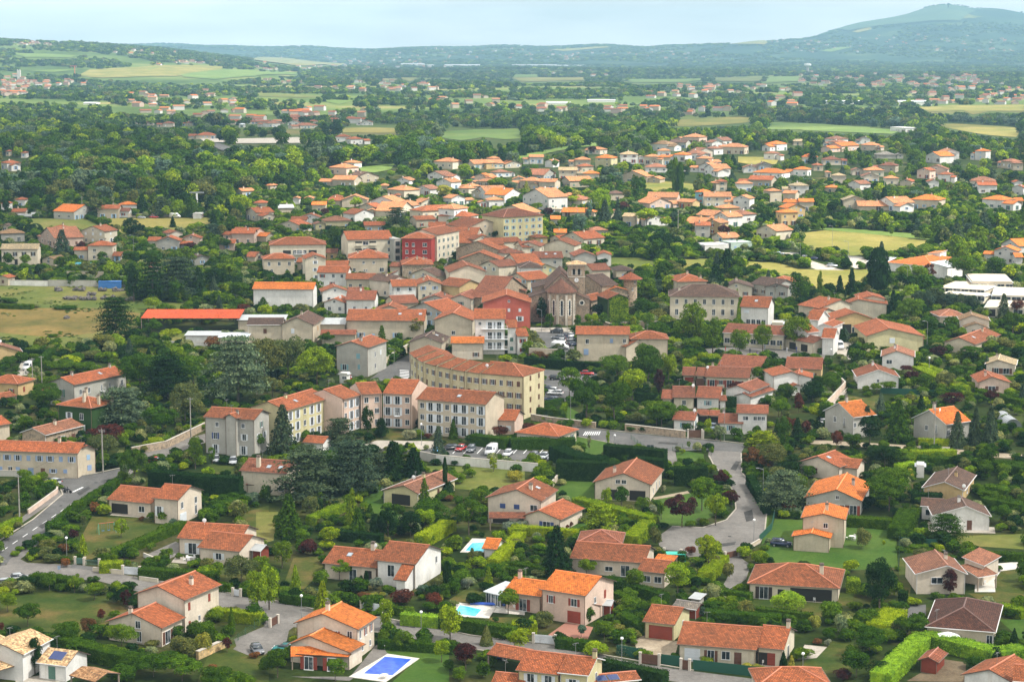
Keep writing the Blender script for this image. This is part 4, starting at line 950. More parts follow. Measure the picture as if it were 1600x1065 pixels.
field('R',[(60,335),(290,340),(480,352),(440,364),(160,362)],M_crop);field('R',[(480,480),(560,440),(850,425),(1400,420),(1360,462),(1100,480),(900,484),(640,490)],M_hay);field('R',[(700,470),(850,430),(1000,424),(860,472)],M_crop,2)
field('R',[(170,445),(560,432),(330,456)],M_crop);field('R',[(1130,470),(1600,440),(1600,480),(1350,500),(1150,486)],M_crop)
field('S',[(-10,362),(200,368),(560,402),(330,416),(120,398),(-10,382)],M_hay);field('S',[(0,588),(260,592),(450,607),(280,614),(0,604)],M_mead);field('S',[(380,628),(640,628),(520,655)],M_crop);field('S',[(900,490),(1010,488),(960,515)],M_hay)
field('S',[(0,450),(280,452),(240,470),(0,476)],M_crop);field('V',[(-10,482),(190,482),(220,512),(-10,525)],M_crop);field('N',[(800,330),(1030,308),(1000,345),(900,362),(820,356)],M_crop)
field('N',[(560,90),(860,78),(1180,92),(1100,115),(600,112)],M_hay);field('Q',[(170,212),(380,214),(360,250),(250,255),(170,240)],M_hay);field('V',[(1050,100),(1250,92),(1350,110),(1200,125)],M_mead,2);field('V',[(520,205),(640,175),(650,190),(560,212)],M_hay);field('V',[(320,325),(480,298),(530,302),(400,332)],M_crop)
field('V',[(700,60),(1000,55),(1300,75),(1200,140),(900,150),(500,200),(420,190)],M_heath);field('U',[(1340,270),(1500,262),(1600,275),(1580,290),(1350,285)],M_hay);field('U',[(220,312),(480,300),(620,295),(600,303),(320,325)],M_hay)
def kerb(pts,t='X'):
 W=[Vector(ground(*TP(t,*p))) for p in pts];c0=W[0];b=MB()
 for p,q in zip(W,W[1:]):
  u=(q - p).normalized();v=Vector((-u.y,u.x,0)) * .14;n=len(b.v);p,q=p - c0 - u * .02,q - c0 + u * .02
  for r_ in (p,q):
   for (s_,z) in ((-1,-.1),(1,-.1),(1,.13),(-1,.13)): b.v.append(tuple(r_ + v * s_ + Vector((0,0,z))))
  b.f +=[(n,n + 4,n + 5,n + 1)[::-1],(n + 1,n + 2,n + 6,n + 5),(n + 2,n + 3,n + 7,n + 6),(n + 3,n,n + 4,n + 7)];b.m +=[0] * 4
 tag(put('kerb',b.mesh('kerb',[M_pave]),None,c0),kind='structure')
kerb([(210,901),(330,921),(395,933),(435,939),(490,951),(600,965),(680,980),(735,992),(800,1000),(868,1007),(944,1023),(1084,1047)]);kerb([(465,981),(600,988),(680,1004),(780,1020),(840,1025),(944,1044),(1040,1063)])
kerb([(893,665),(1000,677),(1070,683),(1120,688),(1165,693)]);kerb([(893,680),(960,693),(1010,707)]);kerb([(1158,708),(1159,738),(1171,752),(1191,778),(1198,800),(1195,830),(1187,848),(1160,863)]);kerb([(1108,712),(1116,728),(1128,740),(1140,755),(1148,775),(1150,795),(1135,812),(1098,824),(1050,822)])
kerb([(-5,847),(52,811),(98,772),(88,748)]);kerb([(190,747),(152,769),(110,801),(72,833),(44,855)]);kerb([(219,709),(262,693),(300,682)]);kerb([(88,748),(144,740),(187,731)])
for q in ([(1150,720),(1156,722),(1150,735),(1141,733)],[(1162,800),(1175,796),(1178,812),(1166,815)],[(1090,845),(1108,840),(1112,848),(1096,853)],[(1120,850),(1150,846),(1148,851),(1122,855)],[(620,972),(650,977),(648,981),(619,976)],[(60,822),(76,812),(82,815),(66,826)],[(120,770),(138,760),(142,763),(124,774)],[(900,1022),(925,1027),(922,1032),(898,1027)],[(1030,690),(1060,692),(1058,695),(1028,693)]): sheet('asphalt_patch','X',q,M_patch,6,keep=False)
for (x,y) in ((1166,770),(1140,838),(560,970),(330,936),(95,790),(1085,697),(800,1010),(1012,1046),(150,754),(1075,855)):
 g_=ground(x,y);sheet('drain_cover','X',None,M_tyre,7,keep=False,world=[(g_[0] + .4 * math.cos(a * .785),g_[1] + .4 * math.sin(a * .785),0) for a in range(8)])
# ------------------------------------------------------------------ houses close by
W=wing;HS=house
def FW(*a): return list(a)
HS('long grey-rendered terrace house with pale blue shutters beside the road junction',[
   W('P4',(-90,790),(590,812),8.5,5.8,'e','o','b',sc='b',chim=[(.72,.5,1.1)],win=grid('F',8,1,'o',.9,1.25,3.6,sc='b') + [('F',.1,.8,1.2,1.3,'o','b'),('F',.22,.1,.9,2,'d'),('F',.31,.1,1,2,'D','b'),('F',.46,.1,1.3,1.9,'D','b'),('F',.60,.1,1,1.9,'D','n'),('F',.72,1.0,.9,.9,'o','b'),('F',.86,1.0,.9,.9,'o','b')]),
   W('P4',(532,815),(738,782),8,5.6,'g','o','b',r=.62,win=[('F',.72,3.4,.9,1.2,'c','l'),('F',.75,.9,1.1,1.3,'o','b')])],lm='the long blue-shuttered terrace by the road junction')
HS('low stone cottage with grey-brown roof and vines on its wall',[W('P4',(345,675),(640,600),8,3.2,'e','m','S',stone=True,fascia='w',chim=[(.5,.4,.9)],win=[('F',.45,.2,.9,1.6,'o','w'),('F',.75,.3,1.3,1.4,'c','n')])],lm='the stone cottage with the grey-brown roof')
HS('ivy-covered house with orange hipped roof and three tall chimneys',[W('P4',(425,445),(690,472),10,6.6,'h','o','i',sc='w',chim=[(.62,.25,2.4),(.92,.4,2.2),(.5,.5,2.0),(.98,.85,2.0)],win=grid('F',2,1,'o',1.0,1.5,3.4,t0=.12,t1=.9,sc='w') + grid('F',2,1,'o',1.0,1.4,.6,t0=.12,t1=.9,sc='w'))],lm='the ivy-covered house with tall chimneys')
HS('long two-storey grey house with orange roof and green balcony door on its gable',[W('P4',(560,296),(968,208),9,6.2,'e','o','g',sc='g',sky_=[(.62,.3)],chim=[(.2,.5,.8),(.9,.5,.8)],win=[('L',.45,2.6,1.1,2.0,'B','g'),('L',.45,2.6,1.3,2.0,'o','g'),('F',.12,3.2,.9,1.3,'w'),('F',.28,3.2,.8,1.3,'w'),('F',.52,2.9,1.1,1.7,'b'),('F',.68,2.9,1.1,1.7,'b'),('F',.92,3.4,.9,1.3,'w'),('F',.2,.4,.9,1.4,'w')])],lm='the long grey house above the ivy house')
HS('peach-coloured house with orange roof at the left frame edge and timber porch',[W('P4',(-120,275),(135,290),9,3.6,'h','o','o',win=[('R',.4,.9,.9,1.4,'c','r'),('F',.8,.9,.9,1.2,'o','r')]),W('P4',(-60,410),(130,375),5,2.6,'e','o','o',open_=True)],lm='the peach house with the timber porch')
HS('orange roofed house cut by the left frame edge beside the grey wall',[W('P4',(-120,620),(90,585),8,4,'e','o','b')])
HS('tan-roofed garage building beside the white van on the drive',[W('P4',(-150,60),(172,45),9,3,'g','m','o',dish=[(.5,.3)],win=[('R',.3,.1,2.2,2.1,'P','y'),('R',.6,.1,2.2,2.1,'P','y')])])
HS('small shed with a low orange roof beside the drive gate',[W('P4',(300,345),(420,350),5,2.4,'e','r','b',win=[])])
HS('cream two-part house with a garden swing and a garage in its gable',[
   W('A',(484,232),(690,252),11,3.0,'e','o','p',win=[('F',.25,.1,4,2.1,'v'),('F',.78,.9,1.3,1.2,'w')],dish=()),
   W('A',(690,225),(812,236),(918,188),5.4,'e','o','p',win=[('F',.2,1.6,1.0,2.0,'o','w'),('R',.18,3.2,.9,1.3,'w'),('R',.75,3.2,.9,1.3,'w'),('R',.22,.1,2.6,2.1,'P','w'),('R',.75,.9,.8,1.8,'w')])],lm='the cream two-part house with the garden swing')
HS('single-storey house with brown-orange roof, dish on its roof and white terrace furniture',[
   W('A',(804,408),(1090,425),11,3.2,'e','o','p',dish=[(.3,.45)],win=[('F',.22,.1,1.6,2.1,'o','w')]),
   W('A',(897,450),(1092,470),(1208,412),3.0,'e','o','p',win=[('F',.48,.9,1.2,1.2,'o','w')])],lm='the house with the dish and white terrace table')
HS('tall off-white house with brick-red shutters and a lower gabled front wing',[
   W('A',(612,662),(842,692),(983,615),5.8,'g','o','p',r=.47,sc='r',chim=[(.72,.55,1.1)],win=[('R',.14,3.5,.7,1.4,'D','r'),('R',.72,3.5,.7,1.4,'D','r'),('R',.14,.6,.6,1.0,'D','r'),('R',.42,.9,.6,.9,'w'),('R',.72,.9,.7,1.1,'w')]),
   W('A',(480,788),(738,820),(843,768),3.3,'g','o','p',r=.48,chim=[(.42,.08,.9)],win=[('F',.56,2.7,.9,1.2,'w'),('F',.58,.4,.8,1.7,'w'),('R',.3,.1,1.5,2.1,'o','n')])],lm='the tall off-white house with brick-red shutters')
HS('old white house with mottled stone-coloured tiles at the bottom left corner',[
   W('P2',(190,842),(430,712),8,4.6,'e','t','w',old=True,win=[]),W('P2',(-140,862),(106,726),7,4.8,'e','t','w',old=True,win=[('F',.5,.6,.9,2.0,'o','k')]),
   W('P2',(-60,985),(192,912),4,2.5,'s','t','w',sl=.3,old=True,open_=True)],lm='the old white house with mottled tiles')
HS('small white outbuilding with two solar panels on its mottled tile roof',[W('P2',(292,905),(538,936),(716,836),2.7,'e','t','w',sl=.45,old=True,solar=[(.42,.27,1.5,2.0),(.60,.27,1.5,2.0)],win=[('F',.46,.1,1.3,2.1,'D','g')])],lm='the white outbuilding with two solar panels')
HS('open-sided shelter with weathered grey-brown tile roof sheltering pool toys',[W('P2',(560,1008),(770,1062),5.5,2.3,'e','k','b',sl=.3,old=True,open_=True)],name='garden_shelter',cat='shelter')
HS('brown-orange bungalow with a dark covered veranda and yellow side wall',[
   W('B',(572,190),(740,208),(856,122),3.0,'g','m','y',r=.6,dish=[(.55,.3)],chim=[(.6,.5,.8)],win=[('R',.55,1,.9,1.2,'o','n'),('R',.8,1,.9,1.2,'o','n'),('F',.5,.1,4.5,2.3,'v')])],lm='the brown-orange bungalow with the dark veranda')
HS('white house with a huge asymmetric orange roof, skylight and tall blank gable',[
   W('B',(300,522),(552,545),11,3.0,'e','o','p',sky_=[(.38,.30)],chim=[(.72,.5,1.2,.7)],dish=[(.76,.5)],win=[('F',.55,.1,1.4,2.1,'w'),('F',.85,.1,1.4,2.1,'v')]),
   W('B',(540,508),(728,528),(828,457),4.8,'e','o','w',win=[('F',.36,1.9,1.3,2.1,'w'),('R',.82,2.8,.7,1.2,'w')]),
   W('B',(625,597),(684,603),4.5,2.8,'s','o','w',sl=.5,win=[])],lm='the white house with the huge asymmetric roof')
HS('bright orange roofed house with reddish shutters beside the blue-covered pool',[
   W('B',(172,795),(466,825),(553,768),5.2,'g','O','p',r=.44,sc='r',chim=[(.44,.30,1.1)],win=[('F',.64,3.4,.8,1.0,'o','r'),('F',.88,3.4,.8,1.2,'o','r'),('R',.18,3.2,.6,1.3,'o','r'),('R',.5,3.2,.6,1.3,'o','r'),('R',.82,3.2,.6,1.3,'o','r'),('R',.3,.9,.6,.9,'w'),('R',.75,.9,.6,.9,'w'),('F',.9,.1,1.0,2.2,'D','r')]),
   W('B',(142,893),(428,930),5.5,3.0,'g','O','p',r=.36,sky_=[(.25,.8)],win=[]),
   W('B',(158,948),(426,940),2.6,2.3,'s','O','p',sl=.35,open_=True),W('B',(180,935),(420,950),2,2.6,'f','O','p',walls=False,win=[('F',.25,.1,1.4,2.1,'o','r'),('F',.7,.1,1.6,2.1,'o','r')])],lm='the bright orange roofed house with reddish shutters')
HS('pinkish two-storey house with closed dark blue shutters and a lower gabled annex',[
   W('C',(-121,224),(135,242),(192,187),5.4,'g','o','p',r=.55,sc='B',sky_=[(.75,.6)],chim=[(.7,.35,1.0,.7)],win=[('F',.28,3.3,1.2,1.0,'D','B'),('F',.55,3.3,1.2,1.0,'D','B'),('F',.88,3.2,1.5,1.2,'w'),('F',.25,.1,3.6,2.1,'v')]),
   W('C',(48,307),(222,326),(277,266),2.9,'g','o','p',r=.42,win=[('F',.62,.1,1.6,2.0,'o','B')]),
   W('C',(-105,318),(62,318),2.5,2.6,'s','r','p',sl=.3,open_=True)],lm='the pinkish house with dark blue shutters')
HS('beige gabled house with a small stone-framed attic window pair above a veranda',[W('C',(368,154),(635,167),(692,95),3.8,'g','o','p',r=.52,chim=[(.3,.3,1.0)],win=[('F',.42,3.7,.9,.8,'w'),('F',.53,3.7,.9,.8,'w'),('F',.78,.1,3.5,2.2,'v'),('F',.3,.1,2.5,2.2,'v'),('R',.3,.8,.7,1.2,'w'),('R',.55,.8,.7,1.8,'w'),('R',.8,.8,.7,1.2,'w')])],lm='the beige gabled house with twin attic windows')
HS('long low L-shaped house with orange roof and a turquoise awning at its end',[
   W('C',(262,499),(606,522),11,3.0,'e','o','p',win=[('F',.52,.9,1.4,.8,'w'),('F',.75,.1,1.6,2.0,'w')]),W('C',(568,557),(700,570),8,2.9,'e','o','p',win=[('F',.3,.9,1.3,1.1,'w'),('F',.75,.9,1.3,1.1,'w')]),
   W('C',(295,428),(502,434),9,3.2,'h','r','p',win=[]),W('C',(700,565),(757,528),4,2.3,'l','O','p',sl=.25,open_=True)],lm='the long L-shaped house by the turning circle')
HS('peach house with dark red shutters and a garage below, behind the red paved drive',[
   W('C',(124,640),(336,672),(450,600),5.4,'e','O','k',sc='r',win=[('F',.2,3.1,.8,1.3,'o','r'),('F',.75,3.1,1.1,1.3,'o','r'),('F',.75,.1,2.6,2.1,'P','r'),('R',.35,3.1,.6,1.0,'w'),('R',.7,3.1,.7,1.5,'D','r')]),
   W('C',(-42,652),(132,676),9,3.2,'e','O','k',sc='r',chim=[(.15,.5,1.2)],win=[('F',.5,.1,1.4,2.1,'o','r')]),W('C',(362,735),(410,715),3,2.2,'L','O','k',sl=.3,open_=True)],lm='the peach house above the red paved drive')
HS('small white-framed glass veranda beside the turquoise pool',[W('B',(1036,650),(1112,668),6,2.4,'s','w','w',sl=.12,fascia='w',win=grid('F',3,1,'w',1.2,2.0,.1) + grid('R',3,1,'w',1.2,2.0,.1))],name='glass_veranda',cat='veranda')
HS('detached pale yellow garage with a wide brown-red door',[W('C',(593,787),(742,804),(815,738),3.0,'e','o','y',win=[('F',.55,.1,4.2,2.3,'P','r'),('R',.6,1,.8,1.2,'w')])],name='garage',cat='garage',lm='the yellow garage with the brown-red door')
HS('very long bungalow with brown doors behind a green-screened fence',[
   W('C',(750,890),(1116,918),12,3.0,'e','o','c',win=[('F',.17,.1,2.6,2.2,'P','w'),('F',.42,.1,1.1,2.1,'o','n'),('F',.62,.9,1.3,1.3,'w'),('F',.78,.1,1.2,2.1,'D','n')]),
   W('C',(1110,905),(1240,917),(1345,833),3.1,'e','o','c',chim=[(.9,.5,1.0)],win=[('F',.15,.1,1.8,2.1,'v'),('F',.55,.1,1.3,2.1,'D','r'),('R',.5,.1,1.2,2.0,'w')])],lm='the very long bungalow behind the green screen')
HS('cream house with white shutters and solar panels at the bottom frame edge',[
   W('C',(15,1008),(218,1032),10,5.4,'e','o','y',sc='w',win=[('F',.3,3.6,1.1,1.3,'o','w'),('F',.75,3.6,1.1,1.3,'o','w')]),W('C',(207,1020),(350,1035),(425,962),5.9,'e','o','y',sc='w',fascia='w',chim=[(.92,.5,1.0)],win=[('F',.45,3.6,1.1,1.3,'o','w'),('R',.6,3.6,.8,1.2,'w')]),
   W('C',(345,1075),(590,1052),5,3.4,'e','o','y',sl=.25,fascia='w',solar=[(.3,.25,1.8,1.6),(.52,.25,1.8,1.6)],win=[])],lm='the cream house with white shutters at the bottom edge')
HS('open carport with orange roof over a blue car',[W('C',(-117,937),(52,968),6,2.5,'e','o','b',open_=True)],name='carport',cat='carport')
HS('low orange roofed annex at the bottom frame edge left of the cream house',[W('C',(-105,1082),(45,1096),7,3,'e','o','b',win=[])],name='annex',cat='annex')
HS('vivid orange roofed bungalow with an arched attic window',[W('D',(222,224),(486,240),(532,150),3.4,'g','O','g',r=.56,sc='n',chim=[(.75,.55,1.1)],win=[('F',.58,3.4,.6,.7,'w'),('F',.62,.1,2.2,2.1,'o','n'),('F',.88,.1,1.4,2.1,'o','r'),('F',.2,.9,1.3,1.2,'o','n')])],lm='the vivid orange roofed bungalow')
HS('tall beige house with vivid orange roof and a white heat pump on its wall',[
   W('D',(208,316),(412,326),(420,272),5.8,'g','O','b',sl=.24,chim=[(.55,.35,1.2)],win=[('F',.56,3.9,.8,.9,'w')]),W('D',(165,400),(345,410),5,3.0,'g','O','b',sl=.22,r=.5,win=[])],lm='the tall beige house with the vivid orange roof')
HS('wide hip-roofed bungalow with dark shutters and a deep shaded terrace',[W('D',(-36,614),(386,638),(402,553),2.9,'h','o','c',sc='k',chim=[(.78,.35,1.6,.7)],win=[('F',.16,.1,1.5,2.2,'o','k'),('F',.36,.6,1.3,1.4,'v'),('F',.70,.1,7.5,2.3,'v')])],lm='the wide hip-roofed bungalow')
HS('ochre-walled house with dark brown roof and a dish at its corner',[W('L',(712,892),(1006,914),(1050,802),2.9,'g','b','o',r=.53,chim=[(.65,.5,.9)],dish=[(.98,.02)],win=[('R',.4,.9,1,1.2,'w')],fascia='w')],lm='the ochre-walled brown-roofed house')
HS('white gabled house with brown roof and a red door under a small canopy',[W('D',(808,305),(1076,310),10,3.1,'g','b','w',r=.57,chim=[(.5,.5,1.0)],fascia='w',win=[('F',.65,.1,1.0,2.0,'D','n')]),W('D',(752,262),(860,268),6,2.9,'e','b','w',fascia='w',win=[('F',.4,.9,1.8,1.2,'w')]),W('D',(970,318),(1008,318),1.0,2.4,'s','b','w',sl=.3,walls=False,ridge=False)],lm='the white gabled house with the brown roof')
HS('pink-beige house with brown roof, a strip window and sloped buttress corner',[W('D',(730,572),(968,572),12,3.9,'g','m','p',r=.62,chim=[(.72,.55,.9)],fascia='w',win=[('F',.42,2.0,2.0,1.1,'w')]),W('D',(940,520),(1044,535),9,3.9,'L','m','p',sl=.25,fascia='w',win=[]),W('D',(925,560),(1016,588),5,2.6,'L','m','p',sl=.22,open_=True,fascia='w')],lm='the pink-beige house with the purple tree in front')
HS('beige house under a big dark brown hipped roof with a dish on its front wall',[W('P3',(340,614),(912,660),(906,404),2.9,'h','d','b',sl=.40,fascia='w',win=[('F',.95,.1,.9,2.0,'w')])],lm='the dark brown hip-roofed house')
HS('red-orange gabled house with white dormer wing in the bottom right corner',[W('P3',(630,1003),(1090,1090),10,3.2,'g','o','w',r=.5,win=[('F',.5,1,1,1.2,'w')]),W('P3',(1050,1055),(1330,1078),8,6.0,'e','o','w',fascia='w',win=[])],lm='the red-orange house in the bottom right corner')
HS('dark red wooden garden shed on brown earth between tall yellow-green hedges',[W('P3',(283,884),(447,906),(507,824),2.1,'g','D' if False else 'r','D',sl=.42,win=[],fascia=None)],name='garden_shed',cat='shed',lm='the dark red garden shed')
HS('orange hipped roof of a house cut off by the bottom frame edge',[W('D',(10,1082),(350,1078),9,3,'h','o','p',win=[])])
HS('low terracotta house half hidden by trees above the blue cedar',[W('P1',(1325,657),(1660,700),9,3.0,'g','o','p',r=.48,sky_=[(.62,.3)],win=[('F',.4,.9,1.2,1.2,'o','n')]),W('L',(105,748),(268,762),6,2.7,'e','o','p',win=[])],lm='the low terracotta house above the blue cedar')
HS('grey two-storey house with bright orange roof and a small balcony, its west gable blue-shuttered',[W('L',(238,408),(400,388),9,5.4,'e','O','g',sl=.5,fascia='w',chim=[(.35,.5,1.2)],win=[('L',.35,3.2,.9,1.3,'w'),('L',.68,2.7,.9,2.0,'B'),('F',.06,2.8,.7,1.1,'w')])],lm='the grey house with the orange roof and small balcony')
HS('grey two-storey house with bright orange roof and a white dish on its chimney',[W('L',(882,458),(1055,432),9,5.4,'e','O','g',sl=.5,fascia='w',chim=[(.2,.5,1.3)],dish=[(.2,.35)],win=[('L',.4,3.0,.8,1.2,'w'),('L',.7,2.8,.8,1.9,'B'),('F',.1,2.6,.9,1.3,'w')])],lm='the grey house with the dish on its chimney')
HS('off-white gabled house with orange roof and a round blue vent',[W('L',(260,127),(560,130),10,3.4,'g','o','w',r=.5,chim=[(.45,.7,1.0)],fascia='w',win=[('F',.5,1.9,.6,.8,'w'),('R',.4,.9,.8,1.2,'w')])],lm='the off-white house with the round vent')
HS('white gabled house with grey-brown roof and one dark square window',[W('K',(396,886),(612,892),10,4.0,'g','m','w',r=.46,chim=[(.4,.5,.9)],win=[('F',.22,1.8,1.5,1.1,'w')])],lm='the white house with one dark square window')
HS('salmon-walled gabled house with terracotta roof and brown shutters',[W('L',(1100,165),(1335,167),10,3.2,'g','o','k',r=.42,chim=[(.3,.35,1.0)],sc='n',win=[('F',.42,.9,1.8,1.2,'o','n')])],lm='the salmon house with brown shutters')
HS('pinkish house with ochre-tan roof at the right beside the salmon house',[W('K',(1062,936),(1262,944),9,3.0,'g','t','p',sl=.33,r=.42,chim=[(.35,.5,.8)],win=[('F',.35,.3,1.2,1.6,'o','n'),('F',.7,.3,1.6,1.6,'o','n')])],lm='the tan-roofed pinkish house')
HS('tan hip-roofed house beside the dark wood row',[W('K',(768,632),(955,630),9,3.2,'h','m','b',sl=.34)],lm='the tan hip-roofed house')
HS('brown-roofed pink house stepping down in two gables',[W('K',(895,656),(1096,660),8,4.6,'g','k','p',r=.42,chim=[(.4,.5,.7)],win=[]),W('K',(922,702),(1088,704),4,2.9,'g','k','p',win=[('F',.4,.9,1.0,1.2,'w')])],lm='the pink house with two stepped gables')
HS('low orange roofed cottage with a tilted roofline among the right-hand trees',[W('K',(1000,812),(1165,748),8,3,'e','o','b',chim=[(.75,.4,.9)],sky_=[(.3,.3)],win=[('F',.8,1,1,1.2,'o','k')])])
HS('community hall with long orange gable roof and lean-to below',[W('K',(300,758),(676,758),19,4.8,'g','o','y',r=.4,sl=.28,win=[('F',.45,2.6,1.6,1.6,'c','w')]),W('K',(325,782),(680,775),4,3.2,'s','r','b',sl=.12,win=grid('F',5,1,'w',1.2,1.0,1.2))],name='community_hall',cat='hall',lm='the community hall with the orange gable')
HS('cluster of linked school pavilions with stepped orange roofs and ochre entrance panel',[
   W('K',(72,655),(360,650),9,4.6,'g','o','o',r=.55,sl=.32,win=[('F',.55,.5,1.6,1.6,'w'),('F',.35,.1,3.5,3.0,'v')]),W('K',(0,580),(235,560),9,4.6,'g','o','c',r=.6,sl=.3,chim=[(.5,.4,1)],win=[]),W('K',(10,615),(108,598),5,3.4,'g','o','c',sl=.3,win=[]),
   W('K',(170,550),(440,555),8,5.0,'g','o','c',r=.3,sl=.26,win=[]),W('K',(260,520),(430,520),10,6.0,'g','o','c',sl=.26,win=[])],name='school_pavilion',cat='school',lm='the school pavilions with stepped orange roofs')
HS('modern sports hall with orange sloping roofs around a white triangular wall',[
   W('K',(428,286),(725,312),22,3.2,'h','O','w',sl=.24,fascia='w',win=[]),W('K',(705,306),(824,316),9,4.4,'L','w','w',sl=.16,fascia='w',win=[]),W('K',(298,280),(425,288),8,3.0,'s','w','D',sl=.12,fascia='w',win=grid('F',4,1,'w',2.2,2.2,.2)),W('K',(690,228),(778,232),8,6.2,'l','O','w',sl=.12,fascia='w',win=[])],name='sports_hall',cat='sports hall',lm='the orange-roofed sports hall')
for (lb,ws) in (('modern flat white school block with stacked pale roofs',[W('K',(755,452),(1060,468),24,2.8,'f','w','b',fascia='w',win=grid('F',6,1,'w',2.4,2.2,.8)),W('K',(972,412),(1245,416),26,3.8,'f','w','b',fascia='w',win=grid('F',5,1,'w',2.4,1.2,2.0)),W('K',(1100,500),(1360,508),26,3.2,'f','w','c',fascia='w',win=grid('F',4,1,'w',3,2,1))]),
     ('low pale annex with roof lights in front of the white school block',[W('K',(1050,578),(1330,588),22,3.0,'f','w','c',fascia='w',sky_=[(.2,.4),(.35,.4),(.5,.4)],win=[('F',.2,.3,2.4,2.4,'v'),('F',.5,.6,3,2.2,'w'),('F',.8,.6,3,2.2,'w')]),W('K',(780,488),(1060,505),8,2.4,'f','w','c',fascia='w',win=grid('F',6,1,'w',2.4,1.6,.8))])):
 HS(lb,ws,name='school_block',cat='school',lm='the white flat-roofed school' if 'annex' not in lb else None)
HS('large cream three-storey town building with grey-brown hipped roof and many tall windows',[W('J',(200,190),(692,194),12,8.4,'h','b','c',sl=.42,chim=[(.15,.3,1.0)],win=grid('F',7,1,'w',.9,1.6,5.8,t0=.03,t1=.98) + grid('F',7,1,'w',1.0,1.9,2.2,t0=.03,t1=.98))],name='town_building',cat='public building',lm='the large cream building with the grey-brown hipped roof')
HS('white annex with orange sloping roof attached to the large cream building',[W('J',(690,262),(893,270),9,6.6,'e','o','w',sl=.5,sky_=[(.5,.3)],win=[('F',.2,4.6,1.8,1.0,'c','w')] + grid('F',4,1,'w',1.2,1.5,1.0,t0=.18,t1=.95))],lm='the white annex with the orange roof')
HS('orange hip-roofed house with blue-grey side wall behind the large cream building',[W('J',(258,90),(472,86),12,6.8,'h','o','b',sl=.34,chim=[(.5,.5,.9),(.9,.4,.9)]),W('J',(300,118),(465,118),5,4.6,'h','o','b',sl=.34,win=[])],lm='the hip-roofed house with the blue-grey side')
HS('pale gabled house with brown roof behind the large cream building',[W('J',(600,124),(786,126),10,4,'g','b','c',r=.35,sl=.4,chim=[(.38,.5,.8)])])
HS('dark brown roofed long house near the dry yellow field',[W('J',(760,100),(940,122),9,4,'e','b','g'),W('J',(860,128),(1030,132),8,3.8,'g','b','g')]);HS('orange roofed bungalow at the edge of the dry yellow field',[W('J',(865,88),(1040,98),9,3.4,'h','o','o')])
HS('long school wing with red-brown roof behind the plane trees',[W('J',(570,440),(1000,462),10,4.2,'e','r','c',sl=.32,fascia='w',win=grid('F',9,1,'w',1.6,1.5,1.0)),W('J',(905,378),(1000,380),6,3.4,'f','w','c',fascia='w',win=[])],name='school_wing',cat='school',lm='the long school wing')
HS('white school house with several steep orange roofs and a long covered porch',[W('J',(1160,445),(1250,432),9,5.6,'e','o','w',sl=.5,fascia='w',win=[]),W('J',(1225,395),(1340,402),9,6,'g','o','w',r=.4,fascia='w'),W('J',(1255,478),(1348,482),8,5.2,'e','o','w',sl=.45,fascia='w',win=[]),W('J',(1150,350),(1240,356),8,6.4,'e','o','w',sl=.5,fascia='w',win=[]),W('J',(985,478),(1200,515),7,3.2,'e','r','c',sl=.3,win=[('F',.3,.1,3,2.2,'v'),('F',.7,.1,3,2.2,'v')])],name='school_house',cat='school',lm='the white school house with steep orange roofs')
HS('low red-brown roofed row house below the schoolyard',[W('J',(535,668),(838,686),10,3.0,'e','r','c')],lm='the row house below the schoolyard');HS('red-brown row house with orange-red shutters and twin garage doors',[W('J',(448,746),(760,756),9,3.0,'e','r','c',sc='r',chim=[(.12,.6,1.0)],dish=[(.03,.3)],win=[('F',.14,.1,1.3,2.0,'o','r'),('F',.35,.9,1.0,1.1,'o','r'),('F',.55,.1,1.3,2.0,'o','r'),('F',.8,.9,1.0,1.1,'o','r')]),W('J',(290,736),(384,738),7,2.8,'e','r','b',win=[('F',.55,.1,2.4,2.1,'P','r')]),W('J',(384,740),(448,742),7,3.0,'e','r','b',win=[('F',.5,.1,2.4,2.1,'P','n')])],lm='the row house with orange-red shutters')
HS('red-brown roofed house pair with a white dish behind the street hedge',[W('J',(224,890),(384,892),9,3.0,'e','r','c',dish=[(.9,.4)],chim=[(.92,.5,.8)]),W('J',(384,890),(556,896),9,3.0,'e','r','w'),W('J',(145,898),(226,900),7,2.6,'e','r','c',win=[]),W('J',(545,912),(605,912),5,2.3,'e','r','w',win=[])],lm='the red-brown pair behind the street hedge')
HS('red-brown roofed row of linked houses with carport along the stone-walled street',[W('P1',(350,326),(530,334),8,2.9,'e','r','w',dish=[(.88,.4)],chim=[(.85,.6,.9)]),W('P1',(545,290),(640,292),5,2.6,'e','r','b',win=[('F',.5,.1,3.0,2.1,'v')]),W('P1',(642,294),(722,296),5,2.6,'e','r','b',win=[('F',.5,.1,2.6,2.1,'v')]),W('P1',(708,353),(908,358),9,2.8,'e','r','w',chim=[(.2,.6,.9)]),W('P1',(852,274),(1104,280),8,5.4,'e','r','w',win=[('F',.26,3.6,1.3,.9,'w'),('F',.6,3.6,.8,.9,'w'),('F',.74,3.6,.8,.9,'w'),('F',.88,3.6,.8,.9,'w')]),W('P1',(905,345),(1060,348),3,2.7,'s','w','w',sl=.1,fascia='w',win=grid('F',5,1,'w',.9,1.9,.2))],lm='the linked houses along the stone-walled street')
HS('white gabled house with overlapping orange roofs below the schoolyard',[W('J',(920,742),(1110,738),9,4.6,'g','o','w',r=.7,win=[('F',.3,1,1,1.2,'w')]),W('J',(1038,752),(1198,756),7,3.6,'g','o','w',r=.38,chim=[(.5,.5,.8)],win=[]),W('J',(1050,815),(1125,812),3,2.6,'g','o','w',win=[])],lm='the white house with overlapping orange roofs')
